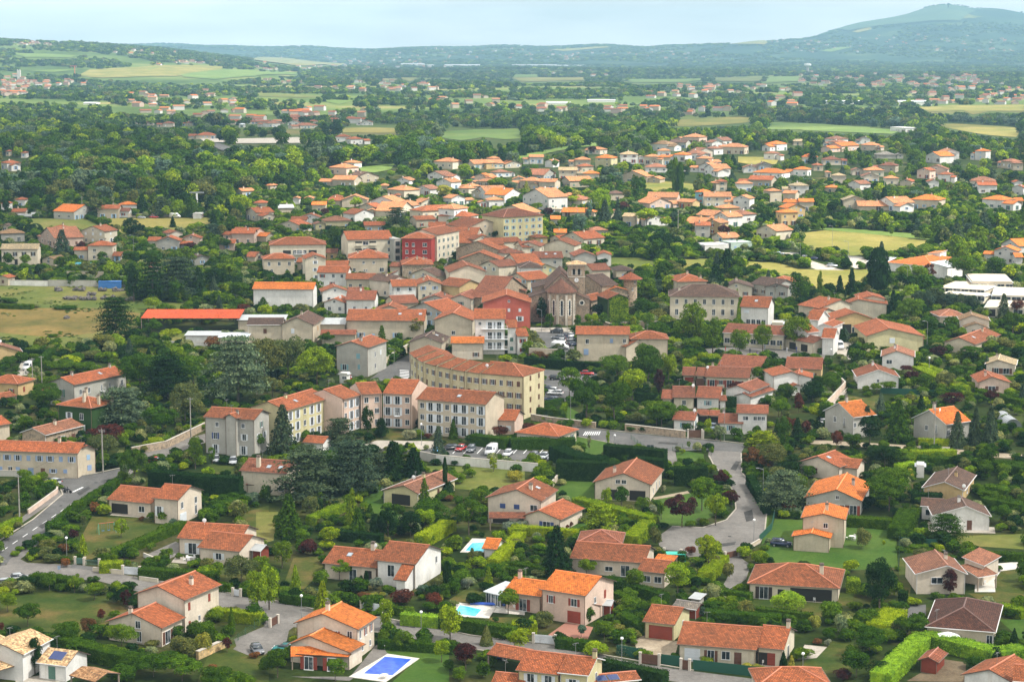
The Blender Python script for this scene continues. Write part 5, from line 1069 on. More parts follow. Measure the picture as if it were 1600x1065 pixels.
HS('white-gabled house with two parallel orange roof slopes',[W('J',(765,850),(905,800),6,3.8,'e','r','w',win=[]),W('J',(770,888),(940,835),5,2.6,'e','r','w',win=[])]);HS('brown-red roofed school canteen at the corner of the schoolyard',[W('J',(1005,688),(1262,696),10,3.4,'e','r','o')])
HS('tall grey-white three-storey house with purple-blue shutters and a small central gable',[W('F',(65,650),(372,668),(472,628),8.8,'e','o','g',sl=.34,chim=[(.6,.2,.8)],win=[('F',.24,6.6,.8,1.0,'w'),('F',.5,6.4,.8,1.4,'w'),('F',.78,6.6,.8,1.0,'w'),('F',.2,3.6,.9,1.5,'o','B'),('F',.5,3.6,1.0,1.5,'w'),('F',.8,3.6,.9,1.5,'o','w'),('F',.2,.2,.9,2.0,'o','w'),('F',.5,.2,1.0,2.1,'D','n'),('F',.78,.2,1.0,2.0,'o','w'),('R',.5,6.2,.9,1.4,'o','g'),('R',.3,3.4,.9,1.5,'o','w'),('R',.7,3.4,.9,1.5,'o','w')]),
   W('F',(185,652),(262,660),2.5,9.2,'g','o','g',sl=.5,win=[])],lm='the tall grey-white house with the small central gable')
def flat_win(n,pat):
 out=[]
 for i in range(n):
  t=(i + .5) / n;k=pat[i % len(pat)]
  for fl_ in range(3):
   z=.4 + 2.85 * fl_
   out.append(('F',t,z + (.0 if k =='o' else .5),1.15 if k =='o' else 1.0,2.0 if k =='o' else 1.3,k,'w'))
 return out
HS('yellow three-storey apartment block with white shutters and a long orange roof',[W('F',(566,614),(828,536),11,8.8,'e','o','y',sl=.34,sky_=[(.4,.25)],chim=[(.35,.45,.7)],win=flat_win(6,'oowoow'))],name='apartment_block',cat='apartment block',lm='the yellow block with white shutters')
HS('pink angled three-storey apartment block with white shutters',[W('F',(903,547),(1008,518),12,8.8,'e','o','k',sl=.34,ou=.0,win=flat_win(3,'woo')),W('F',(1008,518),(1132,511),12,8.8,'e','o','k',sl=.34,ou=0,win=flat_win(2,'w')),W('F',(1132,511),(1305,518),(1390,462),8.8,'e','o','k',sl=.34,ou=0,sky_=[(.1,.6)],win=flat_win(3,'oow') + [('F',.5,3.2,1.3,2.0,'b')])],name='apartment_block',cat='apartment block',lm='the pink angled apartment block')
HS('beige three-storey apartment block with white shutters facing the row of parked cars',[W('I',(112,545),(530,577),(630,530),8.8,'e','o','b',sl=.34,sky_=[(.55,.25)],win=flat_win(8,'woowoowo'))],name='apartment_block',cat='apartment block',lm='the beige block facing the parked cars')
HS('low pink house with orange gable roof joined to the beige apartment block',[W('I',(552,667),(705,674),(800,634),3.6,'e','o','k',win=[('F',.35,.9,1.3,1.3,'o','w'),('F',.75,.9,1.3,1.3,'o','w')])],lm='the low pink house beside the purple trees')
HS('low building with broad orange hipped roof beside the crossing',[W('I',(700,742),(962,768),(1072,724),3.0,'h','o','p')],lm='the low hipped building by the crossing')
HS('long curved pale yellow apartment building with brown shutters',[W('I',(72,270),(108,299),11,11,'e','o','Y',sl=.36,ou=0,fan=.10,ridge=False,win=grid('F',2,3,'o',.9,1.35,2.2,3.0,sc='n')),W('I',(108,299),(150,325),11,11,'e','o','Y',sl=.36,ou=0,fan=.12,ridge=False,win=grid('F',2,3,'o',.9,1.35,2.2,3.0,sc='n')),W('I',(150,325),(228,346),11,11,'e','o','Y',sl=.36,ou=0,fan=.16,ridge=False,win=grid('F',2,3,'o',.9,1.35,2.2,3.0,sc='n')),W('I',(228,346),(314,364),11,11,'e','o','Y',sl=.36,ou=0,fan=.10,ridge=False,win=grid('F',2,3,'o',.9,1.35,2.2,3.0,sc='n')),W('I',(314,364),(400,380),11,11,'e','o','Y',sl=.36,ou=0,fan=.08,ridge=False,win=grid('F',2,3,'o',.9,1.35,2.2,3.0,sc='n')),W('I',(400,380),(490,391),11,11,'e','o','Y',sl=.36,ou=0,fan=.08,ridge=False,win=grid('F',2,3,'o',.9,1.35,2.2,3.0,sc='n')),W('I',(490,391),(752,412),(878,372),11,'H','o','Y',sl=.36,ou=0,dish=[(.08,.2)],win=grid('F',5,3,'o',.9,1.35,2.2,3.0,t0=0,t1=.97,sc='n') + grid('R',2,4,'c',.9,1.35,1.0,2.8,t0=.1,t1=.95,sc='n'))],name='apartment_building',cat='apartment building',lm='the curved pale yellow apartment building')
HS('beige two-part house with dark brown roof beside the red-roofed hangar',[W('F',(325,104),(540,104),9,6,'e','b','b',win=[('F',.5,3.2,1.0,1.5,'c','n')],fascia='w'),W('F',(525,102),(722,105),(765,62),6.2,'g','b','b',r=.5,sl=.45,chim=[(.5,.4,.8)],win=[('F',.35,3.4,1.0,1.5,'c','w'),('R',.5,3.4,1.0,1.4,'o','y')])],lm='the beige house with the dark brown roof')
HS('long beige house with orange roof and pale blue shutters',[W('F',(914,78),(1385,80),(1440,45),6.4,'e','o','b',sc='l',sky_=[(.67,.3),(.93,.3)],win=[('F',.18,1.0,1.2,1.5,'o','l'),('F',.34,1,.9,1.2,'c','l'),('F',.64,1,1.1,1.5,'o','l'),('R',.3,2,.8,1.2,'o','l'),('R',.7,2,.8,1.2,'o','l')])],lm='the long beige house with pale blue shutters')
HS('grey two-storey house with turquoise-blue shutters at the bend of the street',[W('F',(848,230),(1047,240),(1118,196),8.4,'g','o','g',sl=.3,r=.5,sc='t',chim=[(.6,.3,.9,.7),(.4,.7,.9,.6)],win=[('F',.7,5.0,1.1,1.5,'o','t'),('F',.72,1.9,.7,1.5,'c','t'),('F',.25,1.6,1.2,1.6,'o','t'),('R',.4,5.0,.8,1.4,'w'),('R',.7,5.0,.8,1.4,'c','w'),('R',.4,1.6,.8,1.4,'w')])],lm='the grey house with turquoise shutters')
HS('gabled house with patched brown and orange roof above the curved apartment building',[W('F',(1283,208),(1488,212),14,6,'g','b','b',r=.5,chim=[(.95,.3,1.0),(.6,.6,.8)],sky_=[(.7,.6)],win=[('F',.5,3,.9,1.2,'w')])]);HS('low shed with flat-pitched red roof behind the beige dark-roofed house',[W('F',(762,162),(975,162),6,3,'e','r','b',win=[])])
HS('cream house with two skylights and a tall white chimney beside the dark cedars',[W('F',(278,968),(560,988),10,5.0,'e','r','c',chim=[(.34,.2,2.2,.8)],sky_=[(.55,.22),(.8,.22)],win=[('F',.62,.3,1.0,1.6,'D','n'),('F',.9,.9,1,1.2,'w')]),W('F',(320,1052),(388,1055),2,1.9,'h','r','c',open_=True)],lm='the cream house with two skylights')
HS('small orange roofed garage behind the spreading cedar',[W('F',(655,800),(782,808),6,2.6,'e','o','w',win=[])],name='garage',cat='garage');HS('vivid red sheet-metal roofed open hangar full of stored materials',[W('E',(640,283),(1092,283),13,4.6,'s','R','b',sl=.10,open_=True)],name='storage_hangar',cat='hangar',lm='the vivid red hangar')
HS('flat grey corrugated shed beside the white-roofed workshop',[W('E',(838,362),(1000,362),8,3.2,'s','l','w',sl=.05,win=[])],name='workshop_shed',cat='shed');HS('low white flat-roofed workshop beside the red hangar',[W('E',(990,370),(1132,370),9,3.2,'s','w','b',sl=.04,fascia='w',win=[])],name='workshop',cat='workshop')
HS('low grey barn roof joining the red hangar to the beige house',[W('E',(1078,292),(1300,292),9,4.0,'s','l','b',sl=.08,win=[])],name='barn',cat='barn');HS('long grey corrugated barn between the beige and pale blue shuttered houses',[W('G',(-20,915),(178,915),9,4.5,'e','l','b',sl=.2,win=[])],name='barn',cat='barn')
HS('pastel blue-white walled building with orange roof behind the dark cedar',[W('E',(1148,150),(1430,152),10,6.5,'e','O','w',win=[('F',.1,1,1,1.2,'w')])],lm='the blue-white walled building');HS('white caravan-like motorhome shed under the chestnut trees',[W('F',(868,395),(930,398),2.4,2.6,'f','w','w',fascia='w',win=[('F',.6,1.2,1.2,.7,'w')])],name='site_cabin',cat='cabin')
HS('tiny pool house with an orange gable roof beside the small round-ended pool',[W('B',(1028,455),(1098,460),(1138,425),2.2,'e','O','w',sl=.4,win=[])],name='pool_house',cat='pool house');HS('dark brown timber shed with a grey roof behind the terrace house',[W('A',(1138,462),(1190,468),4,2.2,'e','l','D',win=[])],name='garden_shed',cat='shed')
HS('small orange-red tool shed next to the peach house',[W('C',(405,712),(455,716),3,2.0,'e','l','D',win=[])],name='garden_shed',cat='shed');HS('black felt-roofed low shed behind the yellow garage',[W('C',(728,718),(842,735),4,1.8,'e','g','D',win=[])],name='garden_shed',cat='shed')
HS('little shed with pale corrugated roof in the vegetable garden',[W('C',(802,682),(858,690),3,1.8,'s','l','g',sl=.15,win=[])],name='garden_shed',cat='shed');HS('white square garden cabin behind the ochre-walled house',[W('L',(662,745),(742,748),4,2.6,'f','w','w',fascia='w',win=[])],name='garden_shed',cat='shed')
# ------------------------------------------------------------------ village centre
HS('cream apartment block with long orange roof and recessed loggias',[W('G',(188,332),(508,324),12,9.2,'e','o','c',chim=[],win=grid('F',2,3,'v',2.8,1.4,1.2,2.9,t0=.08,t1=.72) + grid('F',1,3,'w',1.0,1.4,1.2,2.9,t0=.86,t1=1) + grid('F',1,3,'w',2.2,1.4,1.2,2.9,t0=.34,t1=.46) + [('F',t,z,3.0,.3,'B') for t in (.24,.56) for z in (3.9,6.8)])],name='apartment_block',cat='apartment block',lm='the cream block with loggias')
HS('deep red four-storey apartment building with cream window frames',[W('G',(560,322),(778,324),9,10.4,'h','o','r',sl=.34,win=grid('F',2,3,'w',1.0,1.4,1.4,2.9,t0=.05,t1=.5) + grid('F',1,3,'w',1.6,1.4,1.4,2.9,t0=.68,t1=.88)),W('G',(600,290),(815,298),18,10.6,'g','o','c',sl=.30,win=grid('R',5,3,'o',.9,1.4,1.4,2.9,sc='g')),W('G',(510,330),(566,328),10,9.4,'f','w','g',win=grid('F',1,3,'v',1.8,1.8,1.0,2.9))],name='apartment_building',cat='apartment building',lm='the deep red apartment building')
HS('grey rendered square house with orange hipped roof below the cream block',[W('G',(192,460),(476,458),12,6.4,'h','o','b',chim=[(.25,.3,.9),(.7,.5,.8)],win=[('F',.38,4.2,.8,1.0,'w'),('F',.64,4.2,.8,1.0,'w'),('F',.14,1.2,.9,1.4,'w'),('F',.4,1.3,.4,.8,'w'),('F',.46,1.3,.4,.8,'w'),('F',.85,1.2,1.6,1.4,'w')])],lm='the square house with the orange hipped roof')
HS('square stone house with orange hipped roof below the deep red building',[W('G',(565,505),(790,503),12,5.2,'h','o','S',stone=True,chim=[(.5,.3,1.0),(.7,.4,.9)],win=[('F',.25,1.4,.9,1.2,'w'),('F',.7,1.4,.9,1.2,'w')])],lm='the square stone house below the red building')
VV=[  # tile,A,B,D,h,type,roof,wall,description,options
 ('G',(-25,558),(194,560),8,5.6,'e','o','w','white two-storey village house with dark red shutters',dict(sc='r')),
 ('G',(175,604),(384,604),7,4.0,'e','o','b','long low barn-like village house with an open brown front',dict(sc='n')),
 ('G',(384,604),(517,606),8,5.6,'l','o','g','grey blank-walled village house with a sloping orange roof',dict(win=[])),
 ('G',(490,622),(622,606),9,5.8,'g','b','p','brown-roofed narrow village house with two chimneys',dict(chim=[(.4,.5,.8),(.6,.7,.8)])),
 ('G',(612,570),(812,585),6,5.0,'g','b','c','village house with faded brown tiles under the stone square house',{}),
 ('G',(500,656),(676,652),8,5.4,'e','o','w','white village house end with orange roof at the street bend',dict(sc='w')),
 ('G',(672,642),(850,640),12,5.6,'g','o','c','cream gable-fronted village house with brick-orange roof by the narrow street',dict(chim=[(.3,.4,.8),(.4,.8,.8)])),
 ('G',(515,774),(690,766),9,4.0,'e','r','b','brown-red tiled barn with one blue door',dict(win=[('F',.5,.1,1.2,2.0,'D','l'),('F',.82,.1,1.5,1.6,'D','l')])),
 ('G',(688,752),(905,756),9,4.6,'g','r','g','low grey house with two red chimneys beside the small square',dict(chim=[(.3,.3,.8),(.7,.6,.7)])),
 ('G',(8,692),(202,688),8,4.2,'g','o','w','white gabled village house with a skylight left of the red-brown chimney house',{}),
 ('G',(18,766),(176,770),8,3.6,'g','o','w','small cream gabled house with dish above the garden trees',dict(dish=[(.7,.2)])),
 ('G',(174,747),(384,748),(402,716),5.0,'e','r','w','white two-window house with a brick chimney near the centre',dict(chim=[(.45,.5,.9)],win=[('F',.28,.6,.8,2.0,'o','w'),('F',.7,.6,.8,2.0,'o','w')])),
 ('G',(198,700),(312,698),7,3.4,'e','r','b','low red-brown roofed outbuilding behind the white two-window house',dict(win=[])),
 ('G',(370,825),(590,826),9,4.0,'g','o','b','jumbled orange roof house behind the long blue-shuttered house',{}),
 ('G',(580,815),(860,838),11,5.0,'g','o','g','grey gabled house with broad orange roof left of the balcony block',{}),
 ('G',(785,886),(1062,890),14,7.6,'g','o','b','large beige gabled house joined to the balcony block',dict(win=[('F',.5,3,1,1.2,'w')])),
 ('G',(905,1048),(1140,1048),6,5.0,'e','O','p','small house with bright orange roof below the balcony block',dict(sc='n')),
 ('G',(1292,940),(1368,940),8,8.0,'e','o','w','narrow white house joined to the right of the balcony block',dict(sc='w')),
 ('G',(1366,1000),(1450,998),8,5.8,'e','o','w','lower white house end beside the church car park',dict(sc='w')),
 ('G',(935,392),(1242,402),10,5.0,'g','o','S','long rubble-stone house with low orange gable beside the narrow street',dict(stone=True,win=[])),
 ('G',(953,470),(1258,474),9,5.0,'g','o','S','brown stone house with dark timber windows facing the narrow street',dict(stone=True,win=[('F',.38,1.6,1.2,1.1,'c','n'),('F',.53,1.6,1.2,1.1,'c','n')])),
 ('G',(892,556),(1158,552),14,8.0,'g','o','c','tall cream house with wide orange gable at the foot of the narrow street',dict(win=[('F',.15,.4,1.0,1.8,'w'),('F',.2,3.8,.9,1.2,'c','w')])),
 ('G',(965,658),(1130,640),9,5.2,'g','o','o','ochre house with iron-barred window beside the small square',dict(win=[('F',.4,.8,1.2,1.5,'w')])),
 ('G',(1052,742),(1130,700),6,6.0,'e','r','p','narrow tall house between the ochre house and the salmon house',{}),
 ('G',(1100,505),(1240,520),9,5.4,'g','r','c','small cream gabled house with one square window amid the village roofs',{}),
 ('G',(1195,640),(1395,640),11,6.0,'h','o','b','broad orange hipped roof house in the middle of the village',dict(chim=[(.1,.3,1.1),(.7,.5,.8)])),
 ('G',(1245,690),(1435,690),8,5.0,'g','r','S','stone gabled house with a dish behind the salmon house',dict(stone=True,dish=[(.1,.2)])),
 ('G',(1385,524),(1553,522),9,5.6,'h','b','w','white house with dark red shutters and brown hipped roof',dict(sc='r',win=grid('F',3,1,'c',.8,1.2,1.4,sc='r'))),
 ('G',(1260,470),(1372,500),8,5.2,'g','o','c','small beige gabled house beside the white brown-roofed house',{}),
 ('G',(1278,426),(1425,418),8,4.4,'h','r','p','pinkish house with small dark red hipped roof',{}),
 ('G',(1400,384),(1532,380),9,5.6,'e','r','c','cream house with red-brown roof and two small windows',{}),
 ('G',(1278,348),(1402,342),7,5.0,'e','o','c','cream village house with tilted roof below the tall yellow block',{}),
 ('G',(1150,362),(1278,360),9,6.4,'e','o','o','ochre-yellow narrow village house',{}),
 ('G',(955,312),(1075,318),8,4.2,'g','o','c','low orange-roofed house beside the road with the yellow truck',{}),
 ('G',(1070,330),(1190,322),8,4.6,'g','o','c','small house with a white dish above the stone houses',dict(dish=[(.5,.2)])),
 ('G',(475,515),(560,518),6,3.2,'e','r','n' if False else 'b','low red lean-to between the two hipped houses',dict(win=[])),
 ('G',(-110,465),(48,462),10,8.4,'g','o','c','tall cream building with balconies cut by the hipped-roof annex',{}),
 ('G',(1015,250),(1282,238),16,7.4,'g','o','b','large beige gabled building joined to the tall yellow block',dict(fl=2)),
 ('G',(1165,142),(1465,150),12,6.2,'g','p','b','wide pale orange gabled building behind the tall yellow block',dict(win=[],r=.55)),
 ('G',(752,245),(872,245),8,4.6,'e','o','g','grey house with orange roof beside the deep red building',{}),
 ('H',(28,108),(196,112),8,5.8,'g','r','c','cream gable-fronted house with maroon roof near the yellow block',{}),
 ('H',(205,102),(437,108),10,5.4,'g','o','c','cream blank gabled house on the village edge',dict(win=[('F',.76,2.6,.7,.9,'w')])),
 ('H',(150,192),(358,190),9,6.0,'e','r','g','dark grey house with maroon roof and two white skylights',dict(sky_=[(.45,.3),(.75,.3)])),
 ('H',(145,268),(318,262),9,5.0,'g','O','y','house with a bright orange roof behind the church',{}),
 ('H',(50,258),(218,256),9,6.4,'h','b','w','white house with dark red windows left of the church',dict(sc='r',win=grid('F',3,1,'c',.8,1.3,1.2,sc='r'))),
 ('H',(428,178),(590,176),10,6.0,'g','r','g','grey rendered gabled house on the village edge behind the bell tower',dict(win=[])),
 ('H',(588,172),(696,172),9,4.4,'g','o','w','white gabled cottage beside the meadow behind the castle',dict(win=[])),
 ('H',(555,278),(692,272),9,4.6,'e','r','b','red-brown roofed barn behind the castle',dict(win=[])),
 ('H',(718,278),(852,276),9,3.6,'h','b','b','small brown hipped roof beside the round tower',{}),
 ('H',(515,382),(622,380),10,7.0,'e','o','c','cream house with orange roof between the church and the castle',dict(win=[('F',.55,2.6,.5,1.6,'w')])),
 ('H',(-45,325),(105,345),9,5,'g','o','b','orange roofed house in the shade left of the church transept',{}),
 ('H',(-100,470),(110,400),8,6,'g','r','S','stone-walled house pressed against the left side of the church',dict(stone=True,win=[])),
 ('E',(-20,98),(38,100),6,3.0,'g','o','b','small pink-beige shed at the left frame edge beside the wall',{}),
 ('M',(0,838),(240,836),10,6.6,'e','t','c','large cream house with mottled tan roof and dark shutters at the left edge',dict(sc='k',win=grid('F',4,1,'o',.9,1.6,3.8,sc='k') + [('F',.4,.2,1.2,2.4,'v')])),
]
for (t,a,b,D,h,ty,rf,wl,ds,op) in VV:
 ww=W(t,a,b,D,h,ty,rf,wl,**op);HS(ds,[ww],lod=0 if ww.L > 7 and ww.A.y < 760 else 1)
HS('white apartment block with three tiers of balconies and orange roof',[W('G',(1066,880),(1290,880),10,10.8,'e','o','w',sc='w',win=[('F',.16,8.9,.8,.9,'w'),('F',.16,5.0,.8,.9,'w')] + [('F',t,z,1.2,2.0,'o','w') for z in (1.6,4.7,7.8) for t in (.5,.82)] + [('F',.66,z,8.0,2.0,'b') for z in (1.6,4.7,7.8)])],name='apartment_block',cat='apartment block',lm='the white balcony block')
HS('salmon-red house with wide gable and pale shutters beside the church car park',[W('G',(1120,768),(1468,768),14,8.4,'g','o','s',sl=.32,sc='w',win=[('F',.3,5.2,.7,1.1,'o','w'),('F',.55,5.4,.8,1.1,'c','w'),('F',.78,5.4,.8,1.1,'c','w'),('F',.78,2.4,1.2,1.5,'o','w'),('F',.55,8.6,.6,.6,'w')])],lm='the salmon-red gabled house')
HS('tall pale yellow apartment block with green-white shutters and orange hipped roof',[W('G',(1272,177),(1556,160),13,12,'h','r','y',sl=.34,win=grid('F',6,4,'o',1.0,1.4,1.0,2.85,sc='t') + [('F',t,z,2.2,1.6,'v') for t in (.06,) for z in (1,3.9,6.7)])],name='apartment_building',cat='apartment building',lm='the tall pale yellow block')
HS('long plain house with orange roof and two blue shutters in front of the church',[W('H',(440,720),(820,722),9,8.0,'e','o','b',sl=.28,win=[('F',.2,5.2,.9,1.3,'w'),('F',.67,5.4,.9,1.3,'D','b'),('F',.92,5.4,.8,1.2,'w'),('F',.18,1.8,1.4,1.8,'D','b')]),W('H',(818,752),(1090,752),8,6.4,'h','o','b',sl=.34,win=[]),W('H',(790,806),(968,786),5,4.6,'g','o','b',win=[])],lm='the long plain house with two blue shutters')
HS('long orange roofed building with a dark gap and maroon windows by the yellow truck',[W('N',(1200,600),(1460,586),12,6.2,'h','o','b'),W('N',(1290,628),(1500,634),12,5.4,'h','o','p')],lod=1)
HS('white four-storey block end with balconies and a peach hipped roof',[W('N',(1400,588),(1490,578),(1535,556),8.8,'h','p','w',fl=3)],name='apartment_block',cat='apartment block',lod=0)
HS('cream three-storey block with round balconies and broad orange hipped roof',[W('N',(240,812),(602,808),14,8.0,'h','o','c',win=grid('F',2,2,'v',3.2,1.5,1.2,3.1,t0=.07,t1=1.0) + grid('F',2,2,'w',1.2,1.5,1.2,3.1,t0=.35,t1=.72) + [('F',.53,z,4.2,1.5,'b') for z in (1.2,4.3)])],name='apartment_block',cat='apartment block',lm='the cream block with round balconies')
HS('stone-trimmed house with orange hipped roof in front of the round-balcony block',[W('N',(203,900),(408,896),10,6.2,'h','o','b',win=grid('F',3,1,'w',1.0,1.4,3.6) + grid('F',2,1,'w',.9,1.3,.9))],lm='the stone-trimmed hip-roofed house')
# ------------------------------------------------------------------ church and castle
def church():
 s=4.439
 b0=Vector(ground(*TP('H',345,660)));o=empty('church',b0);px=ppm(b0.y,b0.z)
 def at(x,y): g=ground(*TP('H',x,y));return Vector(g) - b0
 wst=WC['S']
 rr=98 / s / px;H_=(600 - 432 + 60) / s / px;n=10;b=MB();rb=MB()
 cx,cy_=at(345,660).x,rr
 ang=[math.pi + math.pi * k / 5 for k in range(6)];P=[(cx + rr * math.cos(a),cy_ + rr * .95 * math.sin(a)) for a in ang]
 P=P + [(cx + rr,cy_ + 6),(cx - rr,cy_ + 6)]
 k=len(P);V=[(x,y,-3) for x,y in P] + [(x,y,H_) for x,y in P];Fc=[(i,(i + 1) % k,k + (i + 1) % k,k + i) for i in range(k)]
 put('apse_wall',M_('apse_wall',V,Fc,[M_stone]),o,color=(.30,.24,.19))
 for i in range(1,5):    # pale buttresses
  x,y=P[i];put('buttress',MB().box(-.35,-.35,-1,.35,.35,H_ - .8).mesh('buttress',[M_wall]),o,(x,y,0),ang[i],(.50,.45,.38))
 for i in range(5):       # tall windows
  a=(ang[i] + ang[i + 1]) / 2;x=(P[i][0] + P[i + 1][0]) / 2;y=(P[i][1] + P[i + 1][1]) / 2
  def wm():
   m=MB();m.box(-.62,-.05,0,.62,.08,5.0,0);m.lathe([(0,0),(.62,0),(.62,.13),(0,.13)],14)
   for v in range(len(m.v) - 56,len(m.v)): X,Y,Z=m.v[v];m.v[v]=(X,-.05 + Z,5.0 + Y)
   for q in range(6): m.box(-.85,-.05,.3 + q * .85,-.62,.10,.65 + q * .85,0);m.box(.62,-.05,.3 + q * .85,.85,.10,.65 + q * .85,0)
   m.box(-.34,.08,.3,.34,.12,5.1,1);return m.mesh('window',[M_whitestone,M_glass])
  put('window',cached('chw',wm),o,(x,y,H_ * .28),a + math.pi / 2 + math.pi)
 ap=(cx,cy_ + 1.2,H_ + (432 - 292) / s / px * .60)
 R2=[(cx + (rr + .6) * math.cos(a),cy_ + (rr * .95 + .6) * math.sin(a),H_ - .1) for a in ang] + [(cx + rr + .6,cy_ + 5,H_ - .1),(cx - rr - .6,cy_ + 5,H_ - .1)]
 V=R2 + [ap,(cx,cy_ + 5,ap[2])];n_=len(R2)
 Fc=[(i,i + 1,n_) for i in range(5)] + [(5,6,n_ + 1,n_),(7,0,n_,n_ + 1)]
 uv=[]
 for f in Fc:
  a0=Vector(V[f[0]]);e=(Vector(V[f[1]]) - a0).normalized();nn=e.cross(Vector(V[f[2]]) - a0).normalized();d=nn.cross(e);uv +=[((Vector(V[q]) - a0).dot(e),(Vector(V[q]) - a0).dot(d)) for q in f]
 put('apse_roof',M_('apse_roof',V,Fc,[M_roof],uv=uv),o,color=(.175,.078,.055))
 def box(name,x0,x1,y0,dep,h,ty,roof='b',sl=.5,rr_=.5):
  w=Wing();w.L=(x1 - x0) / s / px;w.D=dep;w.h=h;w.ty=ty;w.r=rr_;w.sl=sl;w.o=.3;w.up=0;w.stone=True;w.old=False;w.roof=roof;w.fascia=None
  loc=((x0 - 345) / s / px,y0,h)
  put(name + '_wall',wall_mesh(w),o,loc,0,(.28,.22,.175));m,E=roof_mesh(w);put(name + '_roof',m,o,loc,0,(.135,.075,.056));return loc,w
 box('nave',225,470,rr + 3.5,26,H_ + .2,'g',sl=.92);box('transept',108,262,rr + 4.5,11,H_ - 3.2,'L',sl=-.0001) if False else None
 l,w=box('transept',108,255,rr + 2.5,12,H_ - 2.4,'l',sl=.32);box('transept',440,548,rr + 2.5,10,H_ - 3.0,'L',sl=.40);box('aisle',138,300,rr + 14,16,H_ - .6,'l',sl=.30)
 for x in (200,488):
  put('round_window',cached('rose',lambda: MB().tube((0,-.05,0),(0,-.22,0),.95,n=20,m=0).tube((0,-.2,0),(0,-.26,0),.62,n=20,m=1).mesh('round_window',[M_whitestone,M_glass])),o,((x - 345) / s / px,rr + 2.8,H_ * .62))
 tx=(455 - 345) / s / px;tw=118 / s / px;th=H_ + 175 / s / px * .92;ty=rr + 12
 put('tower_wall',MB().box(-tw/2,-tw/2,-3,tw/2,tw/2,th).mesh('tower_wall',[M_stone]),o,(tx,ty,0),0,(.33,.26,.20))
 put('tower_cornice',MB().box(-tw/2 - .25,-tw/2 - .25,th,tw/2 + .25,tw/2 + .25,th + .35).box(-tw/2 - .12,-tw/2 - .12,th - 3.9,tw/2 + .12,tw/2 + .12,th - 3.7).mesh('tower_cornice',[M_whitestone]),o,(tx,ty,0))
 e=tw / 2 + .6;put('tower_roof',M_('tower_roof',[(-e,-e,th + .36),(e,-e,th + .36),(e,e,th + .36),(-e,e,th + .36),(0,0,th + 1.5)],[(0,1,4),(1,2,4),(2,3,4),(3,0,4),(3,2,1,0)],[M_old],uv=[(0,0),(2 * e,0),(e,e)] * 4 + [(0,0)] * 4),o,(tx,ty,0),color=RC['t'])
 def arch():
  m=MB();m.box(-.5,-.1,0,.5,.1,1.5,1);m.lathe([(0,0),(.5,0),(.5,.2),(0,.2)],12,m=1)  # solid dark slab in the arch, the belfry's shade put into its colour
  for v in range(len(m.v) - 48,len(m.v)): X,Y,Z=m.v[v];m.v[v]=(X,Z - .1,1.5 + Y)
  m.box(-.72,-.06,-.15,-.5,.14,1.5,0);m.box(.5,-.06,-.15,.72,.14,1.5,0);return m.mesh('belfry_shade_arch',[M_whitestone,M_dark])
 for sx in (-1,1): put('belfry_shade_arch',cached('arch',arch),o,(tx + sx * .85,ty - tw / 2,th - 3.1),math.pi)
 for sy in (-1,1): put('belfry_shade_arch',cached('arch',arch),o,(tx - tw / 2,ty + sy * .85,th - 3.1),math.pi / 2)
 put('clock_face',MB().tube((0,.02,0),(0,-.12,0),.72,n=24,m=0).box(-.04,-.16,0,.04,-.12,.5,1).box(0,-.16,-.04,.34,-.12,.04,1).mesh('clock_face',[M_white,M_dark]),o,(tx,ty - tw / 2,th - 4.9))
 tag(o,'brown stone church with polygonal apse, tall white-edged windows and square bell tower','church');LANDMARKS.append((878,430,'the stone church'))
 for (x0,x1,y0,y1) in ((108,548,0,40),):
  q=[at(x0,660) + b0,at(x1,660) + b0];HOUSES.append([(q[0].x,q[0].y - 1),(q[1].x,q[1].y - 1),(q[1].x,q[1].y + 40),(q[0].x,q[0].y + 40)]);WALLBOX.append((825,425,925,505,b0.y,b0.z))
M_whitestone=mat('pale_cut_stone',lambda t,o: (lambda b: b.bsdf(o,b.ramp(b.noise(1.5,4,gpos(b)),[(.3,(.50,.46,.40)),(.7,(.68,.64,.57))]),.85))(NB(t)))
church()
